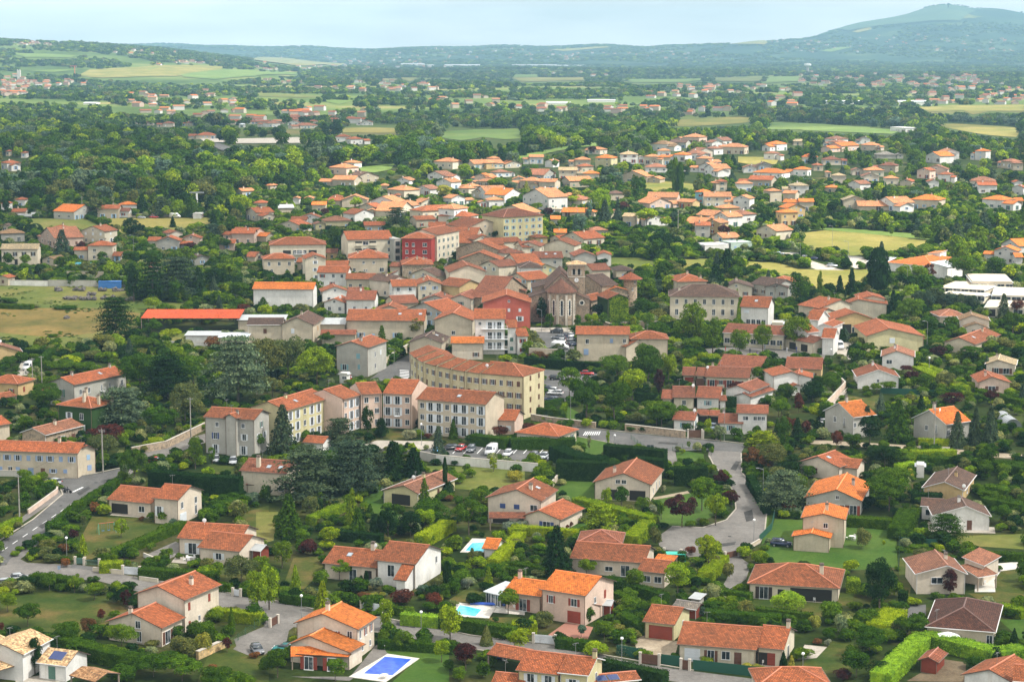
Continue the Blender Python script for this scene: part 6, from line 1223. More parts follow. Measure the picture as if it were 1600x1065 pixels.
def castle():
 s=4.439;b0=Vector(ground(*TP('H',820,520)));px=ppm(b0.y,b0.z);o=empty('round_tower',b0);r=46 / s / px;H_=(520 - 322) / s / px
 put('tower_wall',MB().lathe([(r * 1.04,-3),(r * 1.02,H_ * .4),(r,H_)],28).mesh('tower_wall',[M_stone],True),o,color=(.42,.33,.25))
 n=28;e=r * 1.9;V=[(e * .98 * math.cos(6.2832 * i / n),e * .98 * math.sin(6.2832 * i / n),H_ - .5) for i in range(n)] + [(0,0,H_ + e * .42)];Fc=[(i,(i + 1) % n,n) for i in range(n)];uv=[]
 for i in range(n): uv +=[(i * .9,0),(i * .9 + .9,0),(i * .9 + .45,e)]
 put('tower_roof',M_('tower_roof',V,Fc,[M_roof],uv=uv),o,color=(.40,.11,.05));put('eave',MB().lathe([(e * .98,H_ - .5),(e * .98,H_ - .7),(r,H_ - .6)],28).mesh('eave',[M_fascia]),o)
 for (a,z) in ((-2.0,.3),(-1.3,.55),(-.9,.8)): put('window',win1_mesh(.5,.9),o,(r * 1.0 * math.cos(a),r * 1.0 * math.sin(a),H_ * z),a - math.pi / 2)
 tag(o,'round stone tower with a wide conical orange tile roof','tower');LANDMARKS.append((997,440,'the round stone tower'));HOUSES.append([(b0.x - 4,b0.y - 4),(b0.x + 4,b0.y - 4),(b0.x + 4,b0.y + 4),(b0.x - 4,b0.y + 4)]);WALLBOX.append((972,420,1000,478,b0.y,b0.z))
 HS('old castle wing of brown stone with grey-brown roof beside the round tower',[W('H',(622,385),(740,372),12,8.2,'e','b','S',sl=.42,stone=True,win=[]),W('H',(655,418),(812,415),7,6.5,'g','O','S',r=.45,sl=.3,stone=True,win=[])],name='castle_wing',cat='castle')
 HS('gabled house whose whole front wall is covered by bright green ivy',[W('H',(662,474),(818,468),9,7.6,'g','o','i',r=.5,sl=.4,win=[]),W('H',(552,488),(664,462),6,5,'e','o','S',stone=True,win=[])],lm='the bright ivy-fronted house')
castle()
def ivy(t,a,b,D,h,cover,col,label,rise=0.0):
 w=wing(t,a,b,D,h);rng=np.random.default_rng(int(w.A.x) % 991);n=int(w.L * h * 30);u=np.array(w.u);v=np.array(w.v)
 s=rng.uniform(cover[0],cover[1],(n,1));z=rng.uniform(0,1,(n,1));top=h + rise * (1 - np.abs(s * 2 - 1));C=s * w.L * u - v * .08 * 0 + v * (w.o - .12) + z * top * np.array([0,0,1.]) + rng.normal(0,.05,(n,3));c0=Vector((w.A.x,w.A.y,w.z - h))
 o=put('ivy',cards('ivy',C,np.tile(-v + np.array([0,0,.3]),(n,1)),.15,rng),None,c0,0,PC[col]);tag(o,label,'climbing plant')
ivy('H',(662,474),(818,468),9,7.6,(.12,.97),'l','sheet of bright green ivy on the gable below the castle',1.4)
ivy('P4',(425,445),(690,472),10,6.4,(.03,.97),'G','dark green ivy over the wall of the house with tall chimneys');ivy('P4',(345,675),(640,600),8,2.8,(.0,.99),'l','green vine along the wall of the stone cottage')
# ------------------------------------------------------------------ houses further off,one line each: tile,x1,y1,x2,y2,eave height,type,roof,wall
MID = '''M 0 552 60 552 5 h o w|M 85 528 160 528 5 h o w|M 68 604 160 604 3 e o b|M 0 740 160 735 5 h k g|M 245 745 340 770 5 g m k|M 300 706 400 710 4 h o b|M 500 722 655 728 7 g o c|M 540 815 708 815 8 h o c|M 975 785 1125 785 6 g o g|M 920 785 1000 785 4 e o c
M 1060 740 1150 735 5 g o p|M 1130 770 1255 770 4 g o k|M 1210 895 1320 890 4 g b g|M 1362 800 1470 800 4 e o k|M 1440 740 1594 740 6 e o k|M 365 608 455 605 4 e O b|M 462 605 600 590 5 g O g|M 600 585 745 585 6 e o b|M 745 560 860 558 5 h O w|M 725 600 810 600 4 e r w
M 30 225 60 225 4 h o b|M 125 235 165 235 4 h o w|M 0 295 42 300 5 h o w|M 1220 125 1345 125 4 h o b|M 1530 600 1600 610 5 g o c|M 700 880 760 880 3 e o b|M 950 950 1040 945 3 g o b|M 255 900 345 905 3 g k b|M 1015 50 1085 50 5 h o p|M 800 38 880 38 4 h r b
M 1245 18 1300 18 5 h o w|M 1155 48 1205 48 4 h o b|M 0 690 50 690 4 g b b|M 1540 885 1600 885 3 e o b|M 560 8 620 8 4 h o w|M 890 45 960 45 4 h r p|M 1360 40 1430 40 4 h r b|M 1490 58 1530 58 4 h w w|M 440 600 470 600 3 f w w|M 1200 618 1260 618 3 f w w
N 90 600 215 600 5 g o c|N 140 548 232 548 4 h o b|N 375 655 480 655 4 e o w|N 430 640 565 640 4 g o w|N 590 662 765 658 5 h m y|N 775 620 905 612 6 g o w|N 835 690 975 688 4 e o b|N 275 690 450 695 4 g o p|N 505 560 600 560 5 e O b|N 600 532 690 535 4 e o b
N 690 530 860 530 5 g p b|N 855 540 1038 545 6 g p w|N 915 582 1050 582 5 e p c|N 1060 600 1150 580 4 g p c|N 800 570 900 575 4 g o b|N 0 730 155 735 5 e o k|N 610 325 725 330 5 h p k|N 700 295 775 298 4 h p w|N 630 402 775 405 5 e p b|N 790 385 935 380 5 g b b
N 1030 405 1118 408 4 g p w|N 975 462 1085 470 5 h p c|N 1140 460 1250 465 4 g m w|N 1280 415 1380 420 5 g p w|N 1265 288 1390 292 5 h p c|N 1225 370 1325 375 4 g m w|N 1190 545 1295 540 4 g p c|N 1380 520 1475 515 5 g p w|N 1440 440 1500 445 4 h p c|N 1500 480 1580 485 4 g p c
N 1510 295 1600 300 4 h p o|N 1530 385 1600 390 4 g p b|N 650 135 750 135 5 h o w|N 750 150 835 148 5 h o w|N 580 12 670 12 5 h o w|N 700 22 800 22 4 h o w|N 435 65 550 62 4 h m p|N 0 40 130 38 4 e r p|N 200 50 260 52 5 h m w|N 355 45 430 45 4 g r w
N 485 38 545 38 5 h r p|N 820 45 890 45 4 g r w|N 300 580 400 578 4 e l b|N 455 520 520 520 4 g p c|N 30 470 70 475 4 g p c|N 1235 690 1345 690 4 e o g|N 410 918 562 920 4 e o b|N 485 955 735 955 5 e o S|N 595 860 670 860 4 e r o|N 1160 655 1290 650 5 e o b
N 150 755 225 758 3 e O b|N 95 878 160 880 3 e r b|N 620 512 700 512 4 h o b|N 1020 500 1065 500 3 h o p|N 385 520 435 520 4 g p w|N 930 440 990 440 3 h p b|N 1035 548 1130 552 4 h p c|N 200 438 250 440 3 h p b|N 1420 455 1490 458 4 h p c|N 380 15 470 12 3 h r b
O 0 305 195 300 4 e p c|O 75 268 120 270 4 h p w|O 345 262 440 262 5 e p w|O 440 288 498 290 4 g p w|O 385 355 480 355 5 g m w|O 440 375 520 365 4 g m g|O 530 345 650 345 7 e t b|O 632 278 735 278 5 h p b|O 755 265 860 268 7 h O y|O 670 320 755 318 5 h o b
O 680 365 790 365 5 h O c|O 915 245 1032 245 7 h t w|O 1060 258 1150 260 6 h p c|O 1145 262 1235 262 6 h O b|O 1075 325 1215 325 4 h m w|O 1150 222 1235 222 5 h p w|O 1245 245 1325 248 5 h O w|O 1315 235 1390 240 5 h m w|O 1300 135 1412 138 6 h p k|O 1095 178 1210 182 6 h k w
O 1220 170 1330 172 5 e b g|O 1410 225 1500 222 5 g m p|O 1400 315 1500 318 5 g p w|O 1495 312 1560 312 4 g p p|O 1385 270 1480 272 5 h p b|O 1490 172 1560 170 5 g m w|O 1535 198 1600 198 4 h O w|O 280 408 400 412 6 h p b|O 400 415 510 418 6 e p b|O 240 400 330 400 4 g p c
O 600 412 750 408 5 e p b|O 900 380 1085 385 5 g p b|O 450 485 555 478 7 g p w|O 300 500 468 515 8 g p w|O 195 500 308 488 6 g O w|O 92 530 195 528 5 h p w|O 560 500 640 500 4 h p b|O 440 588 545 590 3 f t b|O 545 605 700 608 3 e O b|O 480 650 545 650 3 e O w
O 855 490 950 488 5 h b b|O 720 720 845 718 4 h m g|O 925 632 1012 635 6 e t b|O 1070 655 1215 650 4 g p w|O 1080 512 1275 515 5 e p k|O 1100 552 1245 545 4 g p k|O 1270 540 1370 545 4 e p o|O 1378 478 1458 480 8 h O B|O 1450 505 1600 508 5 e O c|O 1385 690 1485 690 7 e o g
O 1430 680 1540 668 5 g p o|O 1480 755 1556 768 3 g p c|O 1515 415 1590 415 7 h o b|O 1500 630 1600 620 5 g p w|O 680 530 750 520 4 h m b|O 0 380 90 382 5 g O k|O 10 412 110 415 4 h p b|O 0 475 80 490 4 g p w|O 140 358 235 355 4 h m w|O 850 610 930 605 4 g p b
O 1270 330 1330 330 3 e p w|O 500 735 585 735 3 e O b|O 710 212 790 215 4 h p p|O 0 800 80 760 4 g o b|O 385 765 470 762 4 h o o|O 540 760 690 775 4 g o c|O 590 290 630 290 3 f w w
Q 75 158 205 160 6 h p b|Q 0 165 50 168 5 h m w|Q 30 125 95 128 4 g m w|Q 295 190 355 192 5 h m w|Q 365 145 420 142 6 h O w|Q 488 208 575 208 5 h O c|Q 595 222 690 222 4 h r p|Q 195 262 265 262 4 g m w|Q 265 250 350 250 4 g b g|Q 240 285 390 290 4 h O w
Q 60 340 120 338 6 h p b|Q 160 342 250 342 6 h p w|Q 218 322 340 325 5 e o b|Q 330 380 395 378 8 h p b|Q 390 390 460 392 6 e p b|Q 430 352 528 352 7 h t w|Q 390 435 475 438 5 e O w|Q 475 433 553 433 6 e O b|Q 385 487 475 485 8 h O o|Q 415 465 512 462 7 g O o
Q 90 465 185 462 6 h p o|Q 0 408 140 408 7 e p c|Q 140 415 230 418 8 g p w|Q 45 502 120 510 6 g p w|Q 100 490 190 498 5 h m w|Q 0 535 80 540 7 g p o|Q 255 570 362 580 5 g p c|Q 620 132 670 135 5 h m w|Q 650 120 725 118 6 h m w|Q 690 155 780 150 5 e O k
Q 780 148 860 150 5 h p p|Q 780 118 835 118 5 g b w|Q 862 198 965 198 3 h g g|Q 870 250 960 252 5 h r b|Q 805 275 905 275 5 h p c|Q 905 315 980 315 5 h p c|Q 790 305 880 305 5 g m p|Q 645 302 715 302 6 h t p|Q 715 340 780 345 5 g m w|Q 595 360 660 362 4 h O b
Q 695 425 812 425 6 g t b|Q 770 455 940 455 3 e p b|Q 1028 420 1178 425 6 h O b|Q 1060 275 1130 278 6 g o k|Q 1100 270 1220 272 6 g m k|Q 1165 295 1235 297 6 h o w|Q 1120 332 1180 332 5 g o w|Q 1325 328 1460 330 5 h m p|Q 1370 350 1470 350 6 e o w|Q 1385 418 1495 425 6 h O w
Q 1350 178 1410 180 7 h O w|Q 1480 228 1540 232 5 h m b|Q 1545 240 1600 240 5 h m b|Q 1105 200 1180 205 5 g O w|Q 1535 360 1600 362 6 g o w|Q 1550 335 1600 335 5 g o w|Q 1555 428 1600 428 5 e O b|Q 1445 675 1570 680 7 g O w|Q 1480 640 1575 655 5 g O w|Q 1555 710 1600 710 5 e O w
Q 1110 10 1170 12 5 h m p|Q 805 10 870 12 7 h o k|Q 930 60 1010 65 5 f w w|Q 860 430 950 440 5 g p w|Q 440 270 520 272 5 h O w|Q 545 250 600 250 4 h o b|Q 0 262 50 268 5 g p w|Q 740 275 800 275 4 g m p|Q 1165 180 1195 185 5 e p w|Q 975 330 1040 332 4 g o b
Q 445 130 495 130 4 e t b|Q 0 232 35 235 5 g p w|Q 610 285 640 285 4 h p b|Q 130 640 245 636 4.4 f w G|Q 0 652 130 648 3.6 f w w'''
PXN={'o': 'orange','O': 'bright orange','b': 'dark brown','r': 'red-brown','t': 'tan','p': 'pale orange','m': 'brown','g': 'grey','w': 'white','l': 'grey','k': 'brown','R': 'red','d': 'brown'}
WXN={'w': 'white','c': 'cream','y': 'yellow','b': 'beige','p': 'pinkish','g': 'grey','r': 'red','s': 'salmon','S': 'stone','o': 'ochre','k': 'peach','G': 'pale green','B': 'blue','D': 'brick-red','i': 'ivy-clad'}
SOLID=[]
for ln in MID.replace('\n','|').split('|'):
 q=ln.split();t=q[0];x1,y1,x2,y2,h=map(float,q[1:6]);ty,rf,wl=q[6:9]
 px,py=TP(t,(x1 + x2) / 2,(y1 + y2) / 2);g=ground(px,py + 12);
 h *=.78;ww=W(t,(x1,y1),(x2,y2),9.5,h,ty,rf,wl)
 ww.D=max(6,min(13,ww.L * .85 if ww.L > 9 else 8));ww.sc=rnd.choice('wnrlbg')
 if rnd.random() < .6 and ww.L > 6: ww.chim=[(rnd.uniform(.3,.7),rnd.uniform(.3,.7),.8)]
 ws_=[ww]
 if ww.L > 8 and ty !='f' and rnd.random() < .5:
  w2=Wing();w2.__dict__.update(ww.__dict__);rt=rnd.random() < .5;w2.L=ww.L * rnd.uniform(.35,.6);w2.D=ww.D * .7;w2.h=max(2.4,h * .68);w2.z=ww.z - (ww.h - w2.h);w2.ty=rnd.choice('eeg');w2.A=ww.A + ww.u * (ww.L - .4 if rt else .4 - w2.L) + ww.v * rnd.uniform(-1.5,1.5);w2.chim=();w2.win=None;ws_.append(w2)
 root,pc=HS(None,ws_,lod=1)
 tint=rnd.uniform(.70,.95)
 for ch in root.children:
  if ch.name.startswith('wall'): ch.color=(*(v * tint for v in ch.color[:3]),1)
 size='large' if ww.L > 16 else 'small' if ww.L < 8.5 else 'compact' if ww.L < 11 else ''
 tag(root,None,'house','houses on the far side of the village')
 THINGS.append([root,pc[0],pc[1],f"{size} {WXN[wl]} {'two-storey' if h > 3.8 else 'low'} house with {PXN[rf]} roof".strip()])
# ------------------------------------------------------------------ hand-placed plants: x y width height kind colour
TREES = '''A|615 160 165 175 round G;110 145 90 60 bush g;210 205 80 60 bush G;110 255 60 70 bush G;112 290 60 60 bush G;12 312 40 60 bush G;40 250 70 60 bush o;160 160 70 50 bush l;30 180 60 50 bush o;190 150 60 50 bush g
A|90 470 50 30 bush g;70 490 50 26 bush g;62 488 40 26 bush l;170 425 60 45 bush g;215 455 90 50 bush o;250 420 90 60 bush s;200 495 120 60 bush o;150 505 70 40 bush l;235 520 90 50 bush o;300 540 55 50 bush r;338 430 60 70 round p;378 482 55 95 cone l;290 480 60 60 bush r;350 470 50 50 bush g;265 500 60 60 bush D;190 440 60 60 bush G
A|552 408 84 92 airy l;690 332 50 50 bush g;760 338 85 85 bush g;475 305 75 65 bush l;430 300 60 60 airy r;715 305 40 40 bush G;790 352 40 40 bush b;680 430 20 18 bush l;382 362 36 60 dome o;645 330 30 25 bush r;570 135 50 75 cone b
A|1085 330 110 95 dome o;752 525 75 80 round g;815 505 36 34 bush g;945 548 72 62 bush o;1100 618 200 140 dome o;1215 590 60 90 bush g
A|225 650 95 95 round g;340 656 95 90 round g;430 692 110 90 round g;565 712 110 95 bush D;35 745 110 90 round g;128 812 150 115 round G;465 792 50 64 round P;6 832 30 50 bush P;575 735 60 95 airy p;60 640 110 60 bush g;120 660 90 40 bush o;270 620 70 60 bush G;505 700 50 60 bush G;527 700 40 30 bush s
A|310 900 175 115 round G;402 868 90 105 round r;555 920 170 125 round g;470 850 60 60 bush g;520 775 60 45 bush g;160 1030 95 180 tall D;830 955 150 120 bush o;940 900 140 120 round G;930 935 90 110 bush y;1055 812 42 95 cone g;980 790 100 70 bush g;800 868 100 80 bush G;700 905 90 40 bush o;885 860 90 90 bush G
A|700 1040 200 100 round G;500 965 180 80 bush g;620 1000 180 90 bush G;830 1060 220 120 round g;980 1075 180 90 bush G;1090 1085 160 80 bush G;400 940 120 60 bush g;560 1060 150 90 bush G;780 970 130 60 bush G;1175 760 125 215 tall l;1035 930 62 70 round p;1215 1020 90 90 bush G;1160 952 60 30 bush r;965 1000 60 20 bush r
A|1150 250 100 60 bush b;1215 240 60 90 bush G;1090 120 50 30 bush o;1195 230 40 40 bush g
B|235 245 310 255 cedar B;440 220 250 280 cedar B;330 190 220 190 cedar G;560 140 120 130 cedar B;640 140 130 175 cone D;720 140 130 150 cone D;150 400 155 200 cone G;245 320 100 110 dome o;440 372 85 200 cone l;465 412 115 150 cone G;545 412 48 110 column D;602 415 100 150 dome D;596 302 64 60 ball g;705 405 130 125 dome D
B|770 372 115 110 round l;768 300 90 170 cone g;800 342 190 130 bush G;970 395 190 165 round G;1020 275 90 95 round g;862 212 20 165 column D;880 217 55 70 ball D;925 258 62 50 bush G;880 240 50 30 bush r;640 300 55 60 bush G;590 240 40 45 bush o;340 455 130 110 round l;240 488 95 90 bush p;120 545 115 130 tall g;180 655 62 130 cone l;60 735 135 215 tall l
B|50 610 90 80 cone l;20 560 90 90 bush g;305 745 95 150 cone l;380 600 140 95 round g;300 620 100 80 bush g;545 645 72 72 bush w;605 662 75 50 bush G;503 645 22 85 column D;480 640 20 60 column D;670 710 125 85 bush P;592 830 95 145 tall l;885 875 145 170 tall l;872 655 36 140 column D;812 728 85 90 bush P;840 720 30 70 bush y;905 665 75 95 bush G
B|820 645 90 60 bush o;1060 640 58 105 cone l;1050 895 62 95 pyramid o;955 1020 155 150 round p;845 975 92 110 round l;672 918 115 95 dome g;582 892 62 72 ball g;760 905 90 62 bush G;905 915 60 50 bush G;1180 915 100 95 round l;1035 1045 75 80 ball G;1072 995 62 72 ball g;930 1055 85 75 bush g;98 1045 135 145 round G;362 1065 115 110 round g;1150 755 145 125 round g;490 695 80 50 bush r
B|540 690 60 40 bush y;575 680 40 30 bush y;600 385 60 70 bush G;520 330 60 80 cone G;450 560 60 50 bush g;760 660 60 50 bush b;700 760 60 50 bush g;790 740 70 50 bush G;960 640 60 60 bush w;1010 600 90 60 bush G;940 560 80 50 bush g;985 540 60 90 cone o;1160 380 100 60 bush w;965 430 30 30 bush g;870 560 60 60 bush G;800 540 60 40 bush l;1000 500 90 40 bush o;205 470 60 50 bush G;100 350 60 60 bush G
B|655 500 40 30 bush g;1190 880 60 50 bush g;430 690 60 40 bush G;380 680 70 40 bush g;250 680 90 60 bush b;880 1010 60 60 bush G;700 910 60 60 bush G;465 620 40 40 bush g;960 110 40 50 bush g;1180 150 80 60 bush y;920 160 90 60 bush g;890 130 50 60 bush G;500 80 60 40 bush G
C|398 385 155 145 cedar l;432 265 70 90 tall l;500 295 95 135 round G;592 300 85 85 round g;640 305 55 60 bush w;680 325 52 82 round g;775 360 175 155 round p;865 285 155 160 round g;928 352 130 160 round l;1003 268 92 84 round p;942 190 92 98 round p;1225 255 180 150 cedar b;1170 120 110 120 airy r;1205 190 110 110 round o;1105 60 60 70 bush r;1155 150 60 60 bush G
C|202 575 175 235 cone D;340 585 115 85 round g;560 660 115 120 round g;755 690 155 175 round l;895 570 145 190 round l;985 600 60 100 bush o;912 695 95 100 bush s;1130 525 105 70 bush g;1068 480 72 64 bush D;420 875 115 95 round g;315 860 62 62 round b;187 745 20 92 column D;145 815 95 95 bush o;348 795 72 92 bush G;445 785 55 40 bush g;210 760 70 60 bush P;290 745 90 50 bush G
C|380 945 130 80 bush l;35 925 115 110 tall l;500 880 60 50 bush s;815 485 55 50 bush P;655 445 60 110 bush o;560 400 50 50 bush o;640 410 60 90 bush g;690 200 30 40 bush w;760 120 90 60 bush g;820 110 60 50 bush G;20 120 60 60 bush G;150 140 70 90 bush g;260 120 60 50 bush g;45 370 80 60 bush w;265 360 30 30 bush P;245 370 40 30 bush P;100 370 30 40 bush P;320 340 50 40 bush o
C|500 350 60 50 bush g;850 760 80 60 bush b;900 760 90 80 bush G;1000 770 120 90 bush g;1060 770 100 90 bush o;960 800 100 60 bush G;580 800 60 70 bush G;540 730 60 60 bush g;500 800 60 60 bush g;1060 650 30 40 bush G;870 930 50 60 bush G;950 950 90 70 bush w;885 975 90 40 bush l;945 975 40 30 bush y;1070 1010 60 40 bush y;1120 1015 80 40 bush y;1065 950 30 30 bush w;460 1020 70 40 bush b;530 1030 80 40 bush b
C|480 840 90 50 bush o;540 850 60 40 bush o;100 810 60 60 bush l;300 500 50 60 bush g;130 480 60 60 bush l;30 500 60 60 bush g;470 570 60 40 bush G;800 620 60 60 bush G
D|130 290 215 205 cedar b;150 300 75 75 bush P;565 755 195 265 dome D;150 750 175 110 ball F;345 790 135 120 bush g;505 820 140 110 bush g;270 830 70 90 bush y;390 845 72 110 bush s;340 872 82 62 ball G;490 455 92 112 bush o;868 425 165 135 cedar G;888 670 95 118 tall p;705 870 175 110 round G;520 950 190 140 round G;610 285 250 190 round G;620 190 210 120 round g
D|590 100 200 130 round D;80 120 180 150 round o;150 160 110 110 round D;300 60 90 60 bush G;1060 110 110 130 round G;1130 158 52 58 ball g;1090 222 160 75 bush g;1130 345 130 100 round G;1178 935 62 120 pyramid D;1132 922 85 72 ball G;756 795 52 62 bush G;128 1000 42 80 pyramid D;165 1022 55 85 cone y;215 960 120 60 bush g;460 1045 160 130 round G;395 1055 90 60 bush p;1000 1005 100 72 bush G
D|1218 610 70 110 round G;20 525 90 75 bush l;585 440 18 26 bush l;1120 380 60 50 bush g;1160 370 60 50 bush o;700 140 60 60 bush y;250 100 120 60 bush G;420 790 90 60 bush o;560 1040 120 90 bush D;640 960 100 60 bush G;330 900 40 40 bush w;280 890 60 30 bush r;500 650 60 50 bush G;1070 550 60 40 bush g;1110 560 40 30 bush G;1150 750 60 30 bush g;1190 980 60 40 bush g;720 560 25 60 bush D
D|600 880 120 70 bush g;960 150 80 40 bush G;740 460 100 30 bush g;820 450 60 30 bush g;40 250 60 50 bush G;500 280 100 80 bush D;440 970 90 90 bush G
L|330 530 150 210 cone B;425 400 95 165 cone b;545 570 215 300 cone G;350 630 205 240 round D;120 650 120 160 round P;230 630 165 130 round G;640 510 185 200 round G;955 615 150 260 cone B;1080 610 125 285 cone B;1185 615 155 300 cone B;705 385 95 135 cone D;705 235 175 145 round G;632 165 112 92 round p;490 235 175 85 round g;400 245 90 80 round g
L|930 345 195 115 round p;950 165 145 115 round G;870 215 175 125 round o;1190 325 135 125 round p;790 50 110 80 round s;40 475 125 180 round G;85 225 165 135 round G;332 235 85 60 bush g;145 470 80 60 bush P;560 745 260 125 round g;1180 695 135 115 round G;1040 685 115 92 airy o;1280 565 105 115 round G;1150 840 155 150 round G;1280 872 82 82 ball G
L|340 745 115 85 round o;742 545 72 62 ball G;1300 450 110 80 bush g;860 545 40 30 bush P;1340 690 60 50 airy s;700 760 110 80 bush G;830 740 130 100 round g;960 770 130 110 round D;1090 920 120 70 bush g;1180 1000 180 90 round G;1350 960 120 90 round g;1350 1050 120 80 bush G;420 950 160 120 round G;560 920 140 110 round g;60 60 90 80 bush G;240 300 50 30 bush g
E|530 390 190 220 cedar D;700 245 95 62 round l;690 372 105 95 round G;775 395 135 70 round l;650 455 165 95 round G;470 435 125 80 round o;610 208 82 165 tall D;700 205 125 205 cedar D;810 195 190 205 cedar B;905 195 110 150 cone D;985 175 140 130 round D;1085 212 105 95 round G;450 480 60 50 bush g;230 425 40 30 bush g;760 200 90 60 bush g;1110 260 90 50 bush P;1200 245 80 60 cone G
E|640 650 210 210 round G;765 650 235 215 cedar D;880 610 175 185 round g;555 780 240 195 cedar b;845 765 200 195 dome o;740 820 185 140 round G;705 872 115 50 ball l;480 890 205 140 round p;480 930 165 140 round o;200 705 185 140 round G;112 805 95 82 round G;300 560 165 95 round g;390 560 140 80 round G;240 600 90 70 bush g;320 500 120 60 bush l;420 470 120 50 bush o;350 480 90 50 bush g
E|1085 660 270 320 cedar b;960 480 80 60 bush g;970 430 80 80 bush r;700 560 180 130 round g;620 560 140 90 round l;1180 330 60 60 bush G;40 660 60 60 bush G;40 500 90 50 bush G;15 690 50 60 bush D;110 110 110 60 round g;290 60 100 50 round g;30 215 120 30 bush G;120 235 120 20 bush o;300 240 120 16 bush G;240 368 70 16 bush G;490 90 70 30 bush G;280 110 70 36 bush G;340 110 90 40 bush D
F|430 450 290 280 dome o;570 425 280 270 dome o;745 475 275 265 round l;480 530 150 130 round o;250 330 140 90 round o;540 865 195 300 cone B;380 865 140 135 round G;880 835 210 190 cedar B;1045 765 92 180 tall D;1125 775 72 125 dome D;920 725 115 85 round l;1503 1045 22 150 column D;1190 1015 200 230 cone D;1310 1005 150 175 cone G;1310 900 80 100 airy l;1555 782 62 112 cone G;1290 785 105 75 bush w
F|1350 780 70 60 bush g;1400 780 60 40 bush P;1130 335 112 235 cone g;1330 195 135 140 round o;1212 240 62 52 ball G;790 225 130 82 round G;690 220 60 40 bush G;500 195 90 40 bush P;700 795 110 50 bush g;840 800 60 60 bush y;20 960 110 190 tall g;120 930 60 110 airy g;265 965 30 40 bush o;1160 1060 70 40 bush g;600 590 40 100 bush D;680 1030 260 230 cedar B;870 1050 260 240 cedar B
I|745 118 72 85 round D;335 775 65 115 cone G;612 785 125 85 round P;790 785 130 100 round P;897 805 92 112 cone G;430 805 60 50 ball G;240 790 60 60 bush w;130 770 100 60 bush w;1130 685 215 285 round G;1025 540 165 190 round g;1290 690 240 285 round G;1310 445 225 190 round g;1480 480 220 265 round G;1400 570 200 225 round l;1565 530 72 185 tall p;1545 705 190 155 round g;1410 680 120 60 bush o
I|575 975 72 92 airy l;690 960 60 60 airy o;430 1010 85 62 bush g;885 1010 150 105 bush g;700 1010 110 40 bush y;1143 860 30 110 airy s;1255 835 28 120 airy l;840 250 50 55 cone b;835 310 110 60 bush r;920 310 90 40 bush r;960 1000 60 50 bush o;330 1040 100 90 bush g;980 575 30 30 bush g;20 200 50 60 bush G
H|205 645 95 175 tall D;265 692 72 122 round G;455 688 78 112 round G;530 682 85 112 round l;572 682 80 110 round l;635 686 92 135 round g;590 610 120 110 round D;780 684 92 120 round g;840 684 62 100 round l;938 690 122 130 round g;925 610 205 155 round G;990 605 95 120 round D;930 425 135 155 round G;960 480 100 85 round l;1040 510 92 85 round l;640 252 82 62 round D;1050 195 150 195 round D
H|1095 305 205 105 round o;1440 255 170 140 round g;1490 310 190 190 cone D;540 135 85 50 bush G;750 150 60 30 bush G;840 200 60 60 round D;480 80 60 40 bush g;660 120 60 50 round g;620 300 40 20 bush g;700 320 90 40 bush g;130 400 60 90 round G;480 260 70 60 round g;1240 190 100 60 bush g;1380 190 110 70 round o;1140 720 60 120 bush g;1215 830 60 70 bush o;1560 560 40 160 cone l
J|370 525 235 310 dome g;505 595 200 265 dome g;690 595 180 185 dome g;665 480 150 130 dome g;850 575 160 215 dome g;1090 560 235 245 dome g;682 425 60 200 cone l;1110 250 190 215 tall G;1245 210 60 190 tall g;1080 100 90 80 round D;722 168 84 64 ball B;960 270 90 90 bush g;1020 310 100 70 bush l;1090 300 130 80 round G;1130 320 70 60 bush P;930 320 60 60 bush g;680 905 142 130 round p
J|820 800 130 135 round g;905 745 240 130 round G;980 1050 155 170 round g;1015 890 150 110 bush G;1195 925 190 155 dome D;1100 1000 90 110 round P;1245 1065 190 140 round l;1335 865 130 135 round G;1250 590 62 52 bush G;1390 640 66 60 bush o;1395 505 105 92 cone D;105 570 220 210 round G;60 810 200 300 round G;200 800 140 240 round l;130 880 92 180 round p;30 720 180 220 round g;740 800 80 100 tall g
J|300 790 50 30 bush g;450 810 60 30 bush l;700 860 60 40 bush G;1210 750 100 60 bush g;1340 700 60 50 bush g;1300 640 50 30 bush g;440 620 60 40 bush G;740 350 120 40 bush G;600 380 80 40 bush G;330 560 70 60 bush r;1300 200 60 90 round D;450 170 50 50 round G;520 130 60 60 bush G
P1|270 395 310 235 round g;470 415 115 92 bush G;730 495 115 140 round s;855 485 105 115 bush G;632 420 60 130 bush l;1060 535 225 130 cedar l;1230 570 150 265 tall G;1290 445 145 150 round P;1500 355 190 165 round l;1395 470 110 140 round P;1480 475 170 92 bush G;478 552 42 65 airy g;598 620 52 92 round g;658 605 52 72 round g;980 700 190 165 airy r;1120 745 225 210 round o;1290 765 165 180 cedar D
P1|1170 420 60 110 cone G;960 480 110 80 bush g;1010 460 80 110 bush G;80 350 90 100 bush o;130 340 70 70 bush g;430 600 60 50 airy l;920 660 60 70 bush D;1340 750 90 70 bush D;1420 780 130 120 bush G;1530 750 140 90 bush G;1180 310 160 150 round g;1080 250 100 120 round G;1240 150 120 120 round o;1450 190 180 160 dome D;1340 260 90 150 round P;860 160 130 120 round p;950 170 100 50 bush l
K|375 500 130 300 column D;130 522 92 155 cone D;205 524 102 205 cone D;630 600 110 140 dome B;700 605 110 145 dome B;770 600 110 140 dome B;840 605 110 135 dome B;910 608 110 130 dome B;980 612 110 125 dome B;580 690 205 190 round g;470 650 112 190 cone D;920 415 240 180 round G;1130 400 170 160 round G;1240 400 110 110 round g;760 925 135 115 round p;720 940 90 70 bush s;160 790 105 92 cone B
